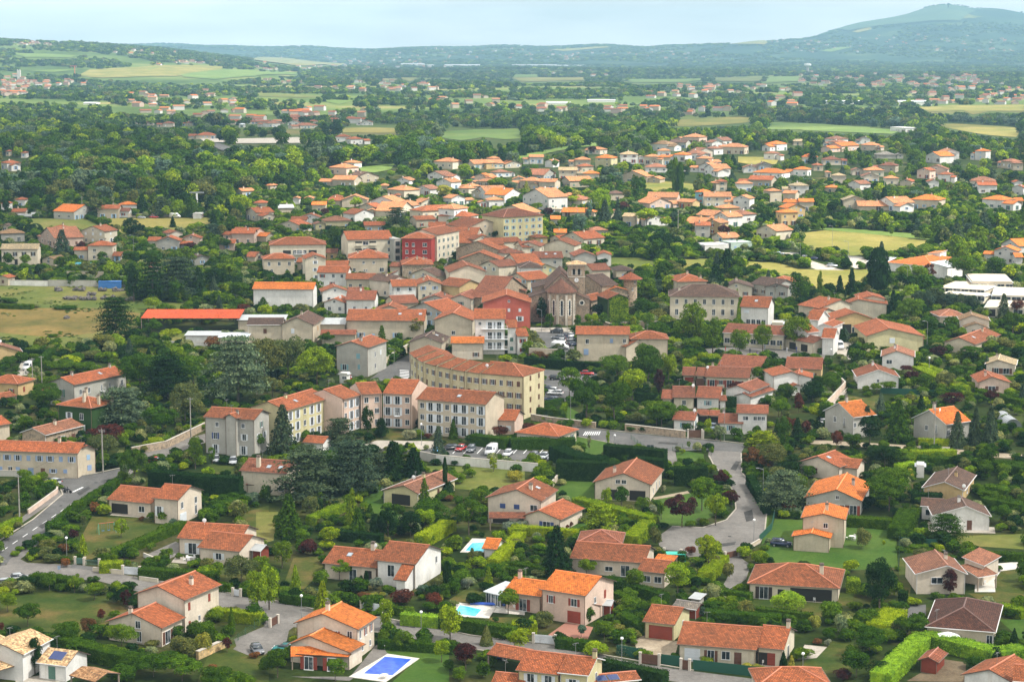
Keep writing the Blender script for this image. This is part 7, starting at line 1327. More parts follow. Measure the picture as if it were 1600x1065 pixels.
K|840 750 130 130 round G;900 780 100 80 round g;700 750 150 120 round G;540 430 130 140 round g;640 420 130 130 round g;700 410 110 120 airy P;490 500 90 70 cone D;60 270 130 90 round l;80 480 60 60 bush G;1180 640 110 160 cone B;1260 640 110 130 round P;940 470 60 30 bush g;1240 760 150 170 round G;1180 880 90 60 bush g;980 930 190 110 round G;860 960 100 60 round s;440 830 100 60 bush G;330 880 130 90 round G;250 860 60 70 round g;810 460 40 40 bush l
K|620 960 60 50 bush G;1080 760 100 60 bush g;1180 950 80 60 bush G;560 1000 110 70 bush p;1120 630 70 60 bush y;1060 640 60 60 bush l;870 190 110 60 cone D;760 190 90 110 cone D;810 190 90 100 cone D;1000 200 180 160 round g;1080 100 150 160 round G;980 120 150 150 round G;900 110 60 100 round g;720 110 60 70 round g;460 120 50 60 round g
M|1490 625 180 135 willow l;815 768 125 135 dome D;885 765 60 90 round D;390 900 160 190 cone B;510 890 85 110 round p;120 700 110 80 round G;185 745 85 75 round D;1195 852 130 62 round p;1340 770 110 160 cone D;390 970 110 90 round G;150 1030 150 80 round G;50 950 90 90 round G;160 950 90 90 round g;640 920 90 70 round G;820 950 140 110 round G;960 950 140 110 round G;1150 980 200 170 round g
M|920 870 130 90 round G;1030 580 75 210 tall G;1140 600 120 120 round G;890 610 100 120 cone D;965 620 50 60 cone y;220 640 120 150 round G;320 620 90 130 round D;40 630 60 120 round D;1290 780 120 80 round g;700 760 70 80 cone D;1080 700 50 70 cone D;1400 850 120 90 round G;1260 620 100 60 bush G;620 620 100 70 round g;660 600 90 90 round G;450 580 60 50 round o;1340 640 60 60 cone D
N|270 645 115 135 round G;120 640 60 40 bush G;1040 725 155 160 cedar B;1410 710 125 72 dome g;650 860 120 175 tall G;700 830 70 110 round g;210 740 130 100 round G;330 760 130 80 round G;480 740 100 70 round G;590 640 70 60 round p;780 600 90 90 round l;635 580 70 60 round l;480 600 110 90 round G;555 690 110 50 round G;760 700 60 60 cone D;570 780 50 70 cone B;1130 560 100 70 cedar D;1340 545 130 110 round y
O|1260 500 42 225 poplar g;1292 503 42 200 poplar G;790 600 150 145 willow l;820 700 120 175 cone B;660 755 120 150 tall b;900 690 80 170 cone B;715 660 62 120 tall b;932 605 95 66 round p;888 745 72 82 round p;1080 700 180 130 round l;1200 720 90 90 round l;1250 685 72 86 dome B;1160 880 170 160 round D;1010 545 75 170 tall G;960 540 60 90 round o;845 420 130 110 round B;600 262 75 70 round D;615 262 50 40 round p
O|745 252 72 62 round p;1205 312 52 52 round p;470 645 85 80 round p;1565 775 105 95 round p;1240 400 90 140 tall G;1310 420 130 110 round D;1110 415 90 70 round g;870 380 110 70 round g;1050 480 50 90 poplar G;510 340 60 60 round g;620 560 130 60 round l;640 540 90 80 round y;500 560 60 60 round P;710 470 130 80 round g;390 600 100 60 round g;150 490 170 110 round g;230 480 120 70 round b;330 490 60 80 cone y'''
for ln in TREES.split('\n'):
 t,rest=ln.split('|')
 for q in rest.split(';'):
  a=q.split();tr(t,*map(float,a[:4]),a[4],a[5])
HEDGES = '''A|1.9 1.5 G|222 392,330 300,440 230,548 165;A|1.6 1.6 l|-40 400,90 345;A|1.9 2.0 G|462 525,840 368;A|1.9 3.0 l|455 562,560 558;A|2.1 2.6 G|640 590,990 612;A|1.7 3.0 G|930 325,1080 250;A|4.8 3.0 D|690 195,900 215,1100 228;A|2.0 2.2 l|972 775,1195 800;A|1.6 1.5 G|990 648,1055 655;A|1.6 1.5 G|1100 668,1225 690;A|2.2 2.5 G|150 620,330 640;A|1.8 2.0 o|0 660,150 625;A|2.4 3 G|240 900,430 960,620 1010
B|2.2 3.4 l|755 445,880 372;B|2.0 2.6 l|1085 550,1205 420;B|2.0 2.0 l|1150 408,1225 405;B|2.1 2.2 F|665 800,835 815;B|2.2 2.2 G|845 815,1180 870;B|1.8 2.0 G|118 700,268 722;B|2.2 2.0 D|380 418,575 440;B|1.8 2.6 l|250 350,390 285;B|1.5 1.6 G|615 752,668 762;B|1.6 1.5 G|560 910,900 935;B|1.6 1.6 G|1060 560,1225 590
C|1.9 2.2 l|0 388,300 412;C|2.1 2.8 l|290 265,380 285,640 355;C|2.6 3.2 l|540 455,620 382;C|2.1 2.2 G|440 630,700 712;C|2.1 3.0 l|880 610,955 530;C|1.7 2.0 G|960 682,1090 700;C|2.0 2.4 l|0 842,112 842;C|1.8 2.0 G|205 905,360 925;C|2.1 2.2 D|410 1012,700 1075;C|2.2 2.6 G|880 790,1225 815;C|2.0 2.4 G|500 790,600 850;C|4.4 3.2 D|205 140,500 150;C|4.0 3.0 D|560 115,700 130;C|4.0 3.2 D|740 165,890 165;C|2.2 2.0 D|1085 165,1165 300;C|2.0 2.2 G|0 560,150 585;C|2.2 2.0 G|470 700,560 740
D|2.1 2.6 G|415 352,645 368;D|2.4 4.2 G|648 415,700 325;D|2.2 2.4 D|710 245,850 250;D|1.7 2.0 G|945 505,1225 515;D|2.3 3.6 F|570 1085,765 900;D|2.3 3.6 F|768 890,960 940,1100 975,1225 960;D|2.0 4.4 l|560 850,640 775;D|1.7 2.2 l|1115 748,1225 775;D|2.6 2.0 D|655 712,692 716;D|2.4 3.0 l|415 650,475 652;D|2.2 2.0 F|645 115,718 100;D|2.2 3.2 G|740 75,1225 108;D|1.6 1.5 G|0 760,260 790;D|2.2 2.4 G|1040 265,1225 300;D|1.5 2.0 G|80 300,210 318
L|2.1 1.6 l|690 610,900 615;L|2.1 4.2 l|690 100,1000 245;L|1.7 2.2 l|950 200,1100 210;L|1.9 2.8 G|1100 255,1420 335;L|2.2 3 l|640 700,940 690;L|2.2 3 G|1240 780,1420 810;E|3.2 1.6 D|108 475,225 475;E|3.2 2.2 G|165 530,258 448;E|1.6 3 G|0 238,150 242;I|2.6 3.0 G|450 812,660 840;I|2.6 3.0 G|680 838,1060 838;I|4.6 4.4 D|950 935,1100 995,1240 1010;I|3.4 3 D|1240 895,1598 930;I|2.6 1.8 D|762 348,1205 384
I|1.7 1.5 G|830 632,985 648;I|1.7 1.5 g|985 640,1000 600;I|1.7 1.5 G|870 598,985 575;F|1.8 2 G|560 745,700 755;H|1.3 2.0 l|520 50,980 78;H|1.4 2.0 D|700 182,1000 192;J|1.8 1.8 G|420 660,540 665;J|1.8 2.4 l|320 672,400 622;P1|2.6 2.2 D|60 190,850 225;J|2.0 2.0 G|1200 790,1300 800;K|1.8 2.2 l|640 960,870 1050;K|2.0 2.4 G|880 990,1000 1000;N|1.8 2 D|600 715,740 722;O|1.8 2 D|445 700,600 705;O|1.6 3 F|1340 620,1390 590
K|2.0 2.0 G|650 820,1100 850;P4|2.2 2 G|0 700,60 690;Q|2.0 3 l|325 640,385 615;M|1.6 2.5 G|540 640,700 720;K|1.6 2 G|380 850,440 860;C|1.4 1.4 b|480 935,590 950'''
for blk in HEDGES.replace('\n',';').split(';'):
 t,s_,pts=blk.split('|');h,w_,c=s_.split();hedge(t,[tuple(map(float,p.split())) for p in pts.split(',')],float(h),float(w_),c)
# ------------------------------------------------------------------ pools,walls,gates,poles,lamps
pool('B',[(423,1042),(600,937),(745,958),(590,1066)],[(490,1028),(588,951),(708,963),(622,1037)],M_cover,'rectangular swimming pool under a bright blue cover with pale stone surround','the blue-covered pool')
pool('B',[(895,765),(915,703),(1095,722),(1062,775)],[(906,755),(930,716),(1028,737),(1000,768)],M_water,'small turquoise swimming pool with rolled blue cover beside the glass veranda','the turquoise pool')
pool('B',[(930,474),(985,412),(1064,414),(1066,478)],[(955,468),(985,434),(1040,430),(1044,474)],M_water,'little light blue pool beside the tiny orange-roofed pool house','the little pool with the pool house')
g_=ground(*TP('B',978,712));o_=put('pool_cover_roll',MB().tube((0,0,.3),(9.5,-1.5,.3),.28,n=12).mesh('pool_cover_roll',[M_cover]),None,g_);tag(o_,'rolled dark blue cover lying at the far edge of the turquoise pool','cover')
GREENSCREEN=mat('green_windbreak',lambda t,o: NB(t).bsdf(o,(.018,.085,.055),.8))
boxwall('C',[(825,1008),(1030,1030),(1225,1056)],1.7,.05,mat_=GREENSCREEN,name='fence_screen',cap=False,cat='fence',label='long dark green screen fence in front of the very long bungalow')
boxwall('C',[(680,982),(765,992)],1.7,.05,mat_=GREENSCREEN,name='fence_screen',cap=False,cat='fence',label='short green screen panel between the brown gates');boxwall('C',[(478,940),(575,955)],1.7,.05,mat_=GREENSCREEN,name='fence_screen',cap=False,cat='fence',label='dark green screen fence left of the brown driveway gate')
boxwall('L',[(425,240),(890,262)],1.6,.05,mat_=GREENSCREEN,name='fence_screen',cap=False,cat='fence',label='long green screen fence across the gardens below the off-white house');boxwall('D',[(92,292),(75,370),(20,425)],1.4,.05,mat_=GREENSCREEN,name='fence_screen',cap=False,cat='fence',label='curving green screen fence beside the turning circle')
boxwall('D',[(665,440),(830,450)],1.6,.05,mat_=GREENSCREEN,name='fence_screen',cap=False,cat='fence',label='green screen fence behind the pink-beige house vegetable rows')
boxwall('D',[(20,428),(-60,475),(-100,490)],.7,.25,'b',label='low pale wall curving beside the turning circle driveway')
boxwall('I',[(140,905),(235,925)],2.0,.25,'g',label='grey concrete wall section beside the white retaining wall');boxwall('I',[(235,925),(500,950),(835,978)],2.0,.35,'w',label='long white retaining wall below the row of parked cars')
boxwall('I',[(800,668),(900,685),(1120,712),(1180,718)],1.5,.5,'S',True,label='rubble stone wall from the curved building to the park gate');boxwall('P1',[(-15,415),(200,440),(450,470)],1.8,.5,'S',True,label='brown stone wall along the street below the linked houses')
boxwall('I',[(925,1065),(998,975)],1.3,.3,'b',label='pale wall with tile cap running down beside the dark conifer hedge');boxwall('L',[(50,340),(180,200),(110,130)],1.6,.3,'k',label='pink tile-capped wall beside the brick path')
boxwall('F',[(1125,360),(1240,290),(1290,262)],2.4,.4,'b',label='old plastered wall along the bending street');boxwall('E',[(0,133),(218,137)],2.0,.3,'w',label='long whitish wall at the far side of the dry meadow');boxwall('E',[(220,137),(585,140)],2.2,.3,'g',label='long grey block wall at the far side of the dry meadow')
boxwall('E',[(150,100),(330,98),(470,100)],2.4,.3,'b',label='beige wall below the turquoise caravan');boxwall('E',[(735,418),(935,425)],2.2,.2,'w',label='white corrugated fence wall behind the workshop sheds');boxwall('A',[(130,300),(260,205),(262,195)],1.0,.3,'k',label='low pinkish wall round the garden inside the road bend')
boxwall('A',[(900,962),(1025,905)],1.4,.6,'o',True,label='honey-coloured dry stone wall beside the small purple tree');boxwall('A',[(655,495),(740,530)],.8,.25,'w',label='low white curb wall beside the house with the dish');boxwall('A',[(425,560),(560,575)],.8,.25,'c',label='low cream wall under the square clipped hedge')
boxwall('A',[(635,600),(720,612)],.7,.25,'c',label='low cream wall right of the white driveway gate');boxwall('A',[(600,690),(990,665)],.01,.05,'c',label='strip') if False else None
boxwall('H',[(118,885),(335,892)],3.0,.4,'b',label='stained wall below the church car park');boxwall('H',[(415,905),(445,905)],2.5,.4,'b',label='short wall piece beside the long plain house');boxwall('H',[(545,640),(690,690),(820,672),(1010,672)],2.0,.4,'S',True,label='stone wall round the castle garden')
boxwall('E',[(600,905),(760,875),(935,790)],1.8,.4,'S',True,label='garden wall rising beside the street left of the grey-white house');boxwall('M',[(800,640),(1270,632)],1.8,.3,'b',label='long low wall behind the golden hay field')
boxwall('L',[(690,622),(905,632)],.6,.25,'w',label='low white base wall under the hedge beside the gravel lane');boxwall('P4',[(185,215),(260,160),(372,150)],.9,.2,'w',label='low pale wall with railings beside the white van drive');boxwall('P4',[(-20,985),(270,985),(540,960)],1.3,.25,'g',label='grey wall in front of the blue-shuttered terrace')
boxwall('J',[(1205,250),(1330,240)],1.5,.3,'b',label='pale wall behind the linked school pavilions');boxwall('F',[(985,835),(1130,868),(1350,880)],1.2,.25,'g',label='grey fence wall in front of the pink block yard')
gate('A',(565,575),(632,580),1.6,'w',label='plain white double driveway gate beside the lane');gate('A',(348,528),(382,530),1.3,'g',label='narrow dark green garden gate beside the globe lamp');gate('A',(388,532),(448,536),1.2,'g',boards=False,label='wide dark green barred gate of the cream two-part house')
gate('C',(103,888),(192,895),1.6,'w',label='white gate with curved slats at the red paved drive');gate('C',(590,982),(664,990),1.8,'n',label='solid brown driveway gate in front of the gravel yard');gate('C',(776,1008),(802,1011),1.7,'n',label='narrow brown gate next to the long green screen')
gate('C',(698,488),(765,494),1.3,'k',boards=False,label='dark arched metal gate on the far side of the turning circle');gate('C',(975,505),(1028,492),1.3,'n',label='brown gate at the turning circle driveway');gate('P1',(482,470),(578,470),2.0,'n',label='brown wooden gate in the stone-walled street');gate('P1',(600,475),(690,480),1.8,'k',boards=False,label='dark barred gate in front of the silver car')
gate('A',(1066,672),(1092,676),1.3,'w',label='small white wicket gate beside the lane');gate('B',(485,735),(568,748),1.5,'w',label='pale blue-white slatted gate below the asymmetric house');gate('B',(68,815),(97,800),1.5,'n',label='open brown gate leaf by the red mower')
meshfence('D',[(657,430),(655,500),(652,560)],1.4,label='wire fence with posts between the two right-hand lawns');meshfence('A',[(1050,900),(1120,850),(1200,800)],1.4,label='green wire fence beside the sloping lawn');meshfence('P1',[(30,480),(80,520),(130,555),(160,575)],1.2,label='dark posts and wire along the crossing lawn')
meshfence('P1',[(355,570),(430,545),(550,570)],1.1,label='white-grey railing at the small green');meshfence('L',[(35,560),(110,548)],1.5,label='metal fence beside the gravel lane trees');meshfence('B',[(1100,480),(1180,500),(1225,505)],1.2,label='white wire fence by the vegetable garden')
for (t,x,y,h) in (('A',305,505,4.0),('B',208,778,4.0),('B',753,855,4.0),('C',1102,425,4.2),('C',500,985,4.2),('I',146,820,5),('I',1295,890,5),('D',216,1040,3.6),('L',80,60,5),('K',703,1000,4.5),('L',762,110,4.5)): lamp(t,x,y,h)
for (t,x,y,h) in (('I',1033,705,9),('P1',757,495,9),('F',1203,415,8),('H',205,700,7),('H',383,700,7),('I',1001,370,7),('D',35,240,7),('K',690,830,8),('K',562,450,8),('K',845,430,8),('Q',720,745,9),('K',765,420,12),('Q',640,700,12),('Q',480,755,9),('M',836,890,9)): lamp(t,x,y,h,globe=False)
P_=[pole('P4',780,960,10),pole('A',90,335,10),pole('A',468,105,10),pole('E',870,825,10),pole('F',385,515,11),pole('L',795,660,11),pole('E',192,600,9),pole('E',150,610,9),pole('O',648,755,12),pole('O',1277,755,12),pole('M',515,638,10),pole('Q',900,430,12)]
wire(P_[0],P_[2],'sagging cable between the poles at the road junction');wire(P_[2],P_[1],'sagging cable over the road on the left');wire(P_[0],P_[3],'cable crossing the purple tree to the street pole');wire(P_[3],P_[4],'cable in front of the blue cedar')
g_=ground(*TP('M',1232,578));o_=empty('lifting_mast',g_);s_=90 / 4 / ppm(g_[1],g_[2]);put('mast',MB().box(-.4,-.4,0,.4,.4,s_).mesh('mast',[M_white]),o_);put('cross_head',MB().box(-3.5,-.4,s_,3.5,.4,s_ + .7).mesh('cross_head',[M_metal]),o_);tag(o_,'pale T-shaped mast standing above the long low wall','mast')
# ------------------------------------------------------------------ vehicles
for (t,x,y,dg,c,ty) in (('A',38,625,20,'silver','estate'),('A',92,602,20,'silver','hatch'),('A',240,163,150,'silver','estate'),('A',715,66,10,'red','hatch'),('A',985,60,-80,'silver','hatch'),('A',1062,68,-85,'silver','estate'),('A',1172,930,-70,'grey','hatch'),('B',128,925,170,'teal','hatch'),('D',118,446,-12,'darkblue','suv'),
 ('I',312,846,200,'black','estate'),('I',380,850,-110,'red','hatch'),('I',442,856,-100,'grey','suv'),('I',562,872,-105,'white','van'),('I',660,880,-105,'white','hatch'),('I',810,893,-115,'grey','estate'),('I',875,897,-110,'silver','hatch'),('I',927,905,-105,'silver','suv'),('I',892,495,150,'darkblue','hatch'),('I',922,505,160,'white','hatch'),('I',943,520,165,'white','estate'),('I',915,558,170,'darkblue','estate'),('I',1132,403,0,'red','hatch'),('I',945,430,10,'black','hatch'),
 ('H',310,710,180,'black','suv'),('H',350,745,175,'darkblue','hatch'),('H',322,752,175,'grey','estate'),('H',330,778,175,'white','hatch'),('H',333,824,-5,'white','van'),('H',418,740,30,'white','hatch'),('H',420,765,30,'silver','hatch'),('H',425,800,30,'darkblue','hatch'),('H',942,485,170,'silver','hatch'),('H',960,495,170,'blue','hatch'),('H',990,510,170,'silver','estate'),('H',1040,560,175,'silver','suv'),('H',635,76,0,'paleblue','estate'),('H',870,118,0,'white','estate'),
 ('P4',215,180,-95,'white','van'),('K',130,838,-90,'white','van'),('P1',672,400,-100,'paleblue','hatch'),('F',945,436,0,'red','hatch'),('Q',365,700,160,'paleblue','hatch'),('Q',385,706,160,'silver','hatch'),('Q',410,716,160,'white','hatch'),('Q',490,703,160,'darkblue','hatch'),('Q',515,710,160,'silver','hatch'),('Q',543,722,175,'darkblue','estate'),('Q',640,758,0,'silver','estate'),
 ('M',885,646,0,'silver','hatch'),('M',965,644,0,'red','estate'),('M',1095,642,0,'white','van'),('G',948,335,0,'red','hatch'),('G',943,365,80,'darkblue','hatch'),('G',835,527,70,'black','hatch'),('G',848,503,70,'grey','hatch'),('G',882,432,70,'silver','hatch'),('L',630,95,0,'white','estate'),('L',45,455,0,'white','hatch'),('C',-75,960,0,'blue','hatch'),('O',550,722,0,'white','hatch'),('K',300,498,0,'blue','hatch')):
 car(t,x,y,dg,c,ty)
def truck(t,x,y,deg,body,label,tank=False):
 g=ground(*TP(t,x,y));o=empty('parked_truck',g,R(deg));P=car_parts('hatch')
 put('cab',MB().box(2.4,-1.1,.6,4.2,1.1,2.7).mesh('cab',[M_car]),o,color=CC['white']);put('windscreen',MB().box(4.2,-1.0,1.6,4.24,1.0,2.4).mesh('windscreen',[M_glass]),o)
 put('chassis',MB().box(-4,-.9,.55,2.4,.9,.85).mesh('chassis',[M_metal]),o)
 put('tank' if tank else 'cargo_box',(MB().tube((-3.8,0,1.9),(2.2,0,1.9),1.05,n=16) if tank else MB().box(-4,-1.2,.86,2.2,1.2,1.9)).mesh('load',[M_car]),o,color=body)
 for sx in (-3,-1.8,3.2):
  for s in (-1,1): w=put('wheel',P['wheel'],o,(sx,s * 1.0,.45));w.scale=(1.4,1.4,1.4)
 tag(o,label,'truck')
truck('G',955,285,175,(.75,.42,.03),'white-cabbed lorry with a yellow tank at the top of the village street',True);truck('M',168,642,0,(.62,.64,.66),'white flatbed lorry parked beside the white houses at the left')
g_=ground(*TP('E',375,66));o_=empty('caravan',g_);s_=ppm(g_[1],g_[2]);L_=92 / 2.917 / s_
put('body',MB().box(-L_/2,-1.3,.5,L_/2,1.3,3.1).mesh('body',[M_paint]),o_,color=(.05,.32,.42));put('door',MB().box(L_*.2,-1.36,.6,L_*.2 + 1,-1.3,2.5).mesh('door',[M_paint]),o_,color=(.35,.25,.22))
for x in (-.35,-.2): put('window',win1_mesh(.9,.7),o_,(L_ * x,-1.3,1.9),math.pi)
for x in (-.2,.2): put('wheel',MB().tube((0,-.1,0),(0,.1,0),.4,n=14).mesh('wheel',[M_tyre]),o_,(L_ * x,-1.2,.4))
tag(o_,'turquoise-blue site caravan behind the beige wall at the upper left','caravan');LANDMARKS.append((*TP('E',375,50),'the turquoise caravan'))
g_=ground(*TP('E',502,145));o_=put('water_tank',MB().box(-4,-1.5,0,4,1.5,2.4).box(-4.1,-1.6,2.4,4.1,1.6,2.55).mesh('water_tank',[M_paint]),None,g_,color=(.04,.16,.45));tag(o_,'bright blue tarpaulin-covered container at the meadow wall','container')
g_=ground(*TP('C',1000,790));o_=put('tarpaulin',MB().box(-2.6,-1,0,2.4,1,1.0).box(-1.6,-.8,1.0,1.2,.7,1.5).mesh('tarpaulin',[M_paint]),None,g_,color=(.01,.12,.6));tag(o_,'heap covered by a vivid blue tarpaulin behind the very long bungalow','tarpaulin')
g_=ground(*TP('D',876,905));o_=put('party_tent',MB().poly([(-2,-1.2,2),(2,-1.2,2),(0,0,2.7)]).poly([(2,-1.2,2),(2,1.2,2),(0,0,2.7)]).poly([(2,1.2,2),(-2,1.2,2),(0,0,2.7)]).poly([(-2,1.2,2),(-2,-1.2,2),(0,0,2.7)]).box(-2,-1.2,0,-1.92,-1.12,2).box(1.92,-1.2,0,2,-1.12,2).mesh('party_tent',[M_white]),None,g_);tag(o_,'small white canopy behind the yellow-green hedge in front of the dark brown roof','canopy')
g_=ground(*TP('C',745,522));o_=put('awning',MB().box(-1.8,-1.2,1.9,1.8,1.2,2.0).box(-1.8,-1.2,0,-1.72,-1.12,1.9).box(1.72,-1.2,0,1.8,-1.12,1.9).mesh('awning',[M_paint]),None,g_,color=(.05,.48,.36));tag(o_,'turquoise-green awning at the end of the long L-shaped house','awning')
g_=ground(*TP('C',245,328));o_=put('parasol',MB().box(-1.4,-1,1.9,1.4,1,2.0).box(-.04,-.04,0,.04,.04,1.9).mesh('parasol',[M_white]),None,g_);tag(o_,'white sun awning at the corner of the pinkish house annex','awning')
g_=ground(*TP('D',315,465));o_=empty('heat_pump',g_)
put('casing',MB().box(-.6,-.25,0,.6,.25,1.7).mesh('casing',[M_white]),o_)
for z in (.45,1.2): put('fan_grille',MB().tube((0,-.26,z),(0,-.3,z),.33,n=16).mesh('fan_grille',[M_metal]),o_)
tag(o_,'white twin-fan heat pump against the tall beige house','heat pump')
g_=ground(*TP('L',1345,488));n=12;b=MB();
for j in range(9):
 for i in range(n + 1): a=math.pi * i / n;b.v.append((2.2 * math.cos(a),j * 1.5,2.5 * math.sin(a)))
for j in range(8):
 for i in range(n): k=j * (n + 1) + i;b.f.append((k,k + 1,k + n + 2,k + n + 1));b.m.append(0)
b.f.append(tuple(range(n + 1)));b.m.append(0)
o_=empty('greenhouse',g_);put('plastic_cover',b.mesh('plastic_cover',[mat('plastic_film',lambda t,o: NB(t).bsdf(o,(.36,.39,.41),.4))],True),o_)
for j in range(9):
 h=MB();
 for i in range(n): a0,a1=math.pi * i / n,math.pi * (i + 1) / n;h.tube((2.23 * math.cos(a0),0,2.53 * math.sin(a0)),(2.23 * math.cos(a1),0,2.53 * math.sin(a1)),.04,n=5,cap=False)
 put('hoop',h.mesh('hoop',[M_metal]),o_,(0,j * 1.5,0))
tag(o_,'white plastic tunnel greenhouse at the right edge beside the gravel','greenhouse')
for (t,x,y,c,n) in (('A',865,512,(.75,.75,.75),5),('A',545,290,(.6,.6,.6),4),('B',605,908,(.75,.75,.75),2),('D',440,415,(.75,.75,.75),3),('D',1030,615,(.75,.75,.75),3),('D',285,695,(.7,.7,.72),4),('B',1195,728,(.75,.75,.75),4),('B',450,955,(.30,.13,.05),4),('C',1130,978,(.72,.72,.72),3),('B',585,1050,(.75,.75,.75),0)): table_set(t,x,y,c,n)
g_=ground(*TP('A',485,385));o_=empty('garden_swing',g_,.5);put('crossbar',MB().tube((-1.6,0,2.1),(1.6,0,2.1),.05).mesh('crossbar',[M_paint]),o_,color=(.5,.12,.08))
for sx in (-1,1):
 for sy in (-1,1): put('leg',MB().tube((sx * 1.6,0,2.1),(sx * 1.8,sy * .9,0),.045).mesh('leg',[M_paint]),o_,color=(.12,.35,.25))
for x in (-.7,.5): put('swing_seat',MB().box(-.25,-.1,.5,.25,.1,.55).tube((-.22,0,.5),(-.22,0,2.1),.012,n=4).tube((.22,0,.5),(.22,0,2.1),.012,n=4).mesh('swing_seat',[M_paint]),o_,(x,0,0),color=(.05,.2,.5))
tag(o_,'child swing with green legs and red crossbar on the lawn','swing')
for k,(x,y,w_) in enumerate(((260,160,30),(325,198,60),(400,200,70),(365,158,55),(490,196,60),(545,160,55),(585,202,40),(465,160,35),(307,286,16),(425,178,40))):
 g_=ground(*TP('E',x,y));s_=w_ / 2.917 / ppm(g_[1],g_[2]);rr=random.Random(k);o_=empty('rock_pile',g_)
 for j in range(5 + int(s_)):
  bm=bmesh.new();bmesh.ops.create_icosphere(bm,subdivisions=1,radius=1)
  for v in bm.verts: v.co *=rr.uniform(.75,1.15);v.co.z *=.8
  me=bpy.data.meshes.new('rock');bm.to_mesh(me);bm.free();me.materials.append(M_rock) if 'M_rock' in globals() else me.materials.append(M_conc);q=put('rock',me,o_,(rr.uniform(-.5,.5) * s_,rr.uniform(-1,1),rr.uniform(.1,.9)));q.scale=(rr.uniform(.6,1.2),) * 3
 tag(o_,None,'rock pile','rock piles on the dry meadow');THINGS.append([o_,*TP('E',x,y),f"{'wide' if w_ > 50 else 'small'} heap of dark grey boulders"])
for (t,a,b_,n,gap,c) in (('C',(440,700),(590,735),5,1.3,'g'),('C',(10,520),(60,440),5,1.6,'o'),('D',(680,475),(830,480),3,1.4,'g'),('B',(1130,540),(1215,450),5,1.5,'g')):
 p,q=Vector(ground(*TP(t,*a))),Vector(ground(*TP(t,*b_)));d=(q - p).normalized();v=Vector((-d.y,d.x,0)) * gap
 for k in range(n): hedge(t,None,.5,.5,c,world=[tuple(p + v * k),tuple(q + v * k)],dens=26,leaf=.13,name='vegetable_row')
for o_ in list(bpy.data.objects):
 if o_.name.startswith('vegetable_row'): o_['category']='crop row';o_['group']='vegetable rows'
for T_ in THINGS:
 if T_[0].name.startswith('vegetable_row'): T_[3]='low leafy vegetable row'
# ------------------------------------------------------------------ people
def person_mesh(k):
 def f():
  V=[(0,0,.95),(0,.02,1.15),(0,.02,1.42),(0,.0,1.52),(0,-.02,1.66),(-.19,0,1.40),(-.25,-.02,1.12),(-.24,-.10,.88),(.19,0,1.40),(.25,.03,1.12),(.23,.08,.9),(-.09,0,.90),(-.10,-.08,.5),(-.10,-.02 + .08 * k,.06),(-.10,-.14,.03),(.09,0,.90),(.10,.06,.5),(.10,.14 * k,.06),(.10,.0,.03)]
  E=[(0,1),(1,2),(2,3),(3,4),(2,5),(5,6),(6,7),(2,8),(8,9),(9,10),(0,11),(11,12),(12,13),(13,14),(0,15),(15,16),(16,17),(17,18)]
  rad=[.14,.13,.15,.06,.11,.07,.05,.04,.07,.05,.04,.10,.07,.05,.04,.10,.07,.05,.04]
  me=bpy.data.meshes.new('p');me.from_pydata(V,E,[]);o=bpy.data.objects.new('p',me);COL.objects.link(o);m=o.modifiers.new('s','SKIN');o.modifiers.new('u','SUBSURF').levels=1
  for i,r in enumerate(rad): me.skin_vertices[0].data[i].radius=(r,r)
  me.skin_vertices[0].data[0].use_root=True
  dg=bpy.context.evaluated_depsgraph_get();out=bpy.data.meshes.new_from_object(o.evaluated_get(dg));bpy.data.objects.remove(o);out.materials.clear();out.materials.append(M_paint)
  return out
 return cached(('pm',k),f)
def person(t,x,y,col,label,rz=0,k=0,z=0):
 g=ground(*TP(t,x,y));o=put('person',person_mesh(k),None,(g[0],g[1],g[2] + z),rz,col)
 put('hair',cached('hair',lambda: MB().lathe([(.0,1.79),(.08,1.77),(.115,1.71),(.12,1.66)],10).mesh('hair',[M_dark],True)),o,(0,-.0,0));tag(o,label,'person',None);
 return o
for i,(t,x,y,c,lb) in enumerate((('J',762,588,(.05,.05,.08),'person in dark clothes standing near the plane trees of the schoolyard'),('J',592,575,(.4,.05,.05),'person in red between the two left plane trees'),('J',865,560,(.3,.35,.4),'person in pale blue beside the second plane tree'),('J',950,548,(.1,.1,.15),'person in dark top by the school wing windows'),('J',975,560,(.55,.5,.1),'person in yellow in the middle of the schoolyard'),
 ('J',1018,578,(.6,.6,.62),'person in white crossing the schoolyard'),('J',1085,575,(.1,.12,.3),'person in blue beneath the largest plane tree'),('J',855,618,(.2,.3,.25),'person in green at the front edge of the schoolyard'),('J',810,610,(.2,.12,.3),'person in purple at the front edge of the schoolyard'),('J',1140,608,(.35,.2,.1),'person in brown on the pale corner of the schoolyard'),('J',640,590,(.05,.2,.3),'person in teal in the tree shade of the schoolyard'),
 ('G',925,722,(.5,.5,.5),'person in grey walking on the small village square'),('G',950,718,(.1,.1,.12),'person in black walking on the small village square'))): person(t,x,y,c,lb,i * 1.1,i % 2)
g_=ground(*TP('A',308,203));o_=empty('motorcycle',g_,R(-20));
put('frame',MB().tube((-.55,0,.45),(.45,0,.85),.09).tube((.45,0,.85),(.72,0,.33),.05).box(-.75,-.16,.7,.1,.16,.88).box(-.1,-.17,.75,.45,.17,1.0).mesh('frame',[M_paint]),o_,color=(.03,.03,.04));put('handlebar',MB().tube((.45,-.35,1.05),(.45,.35,1.05),.025).mesh('handlebar',[M_metal]),o_)
for x in (-.7,.75): put('wheel',MB().tube((0,-.07,0),(0,.07,0),.33,n=16).mesh('wheel',[M_tyre]),o_,(x,0,.33))
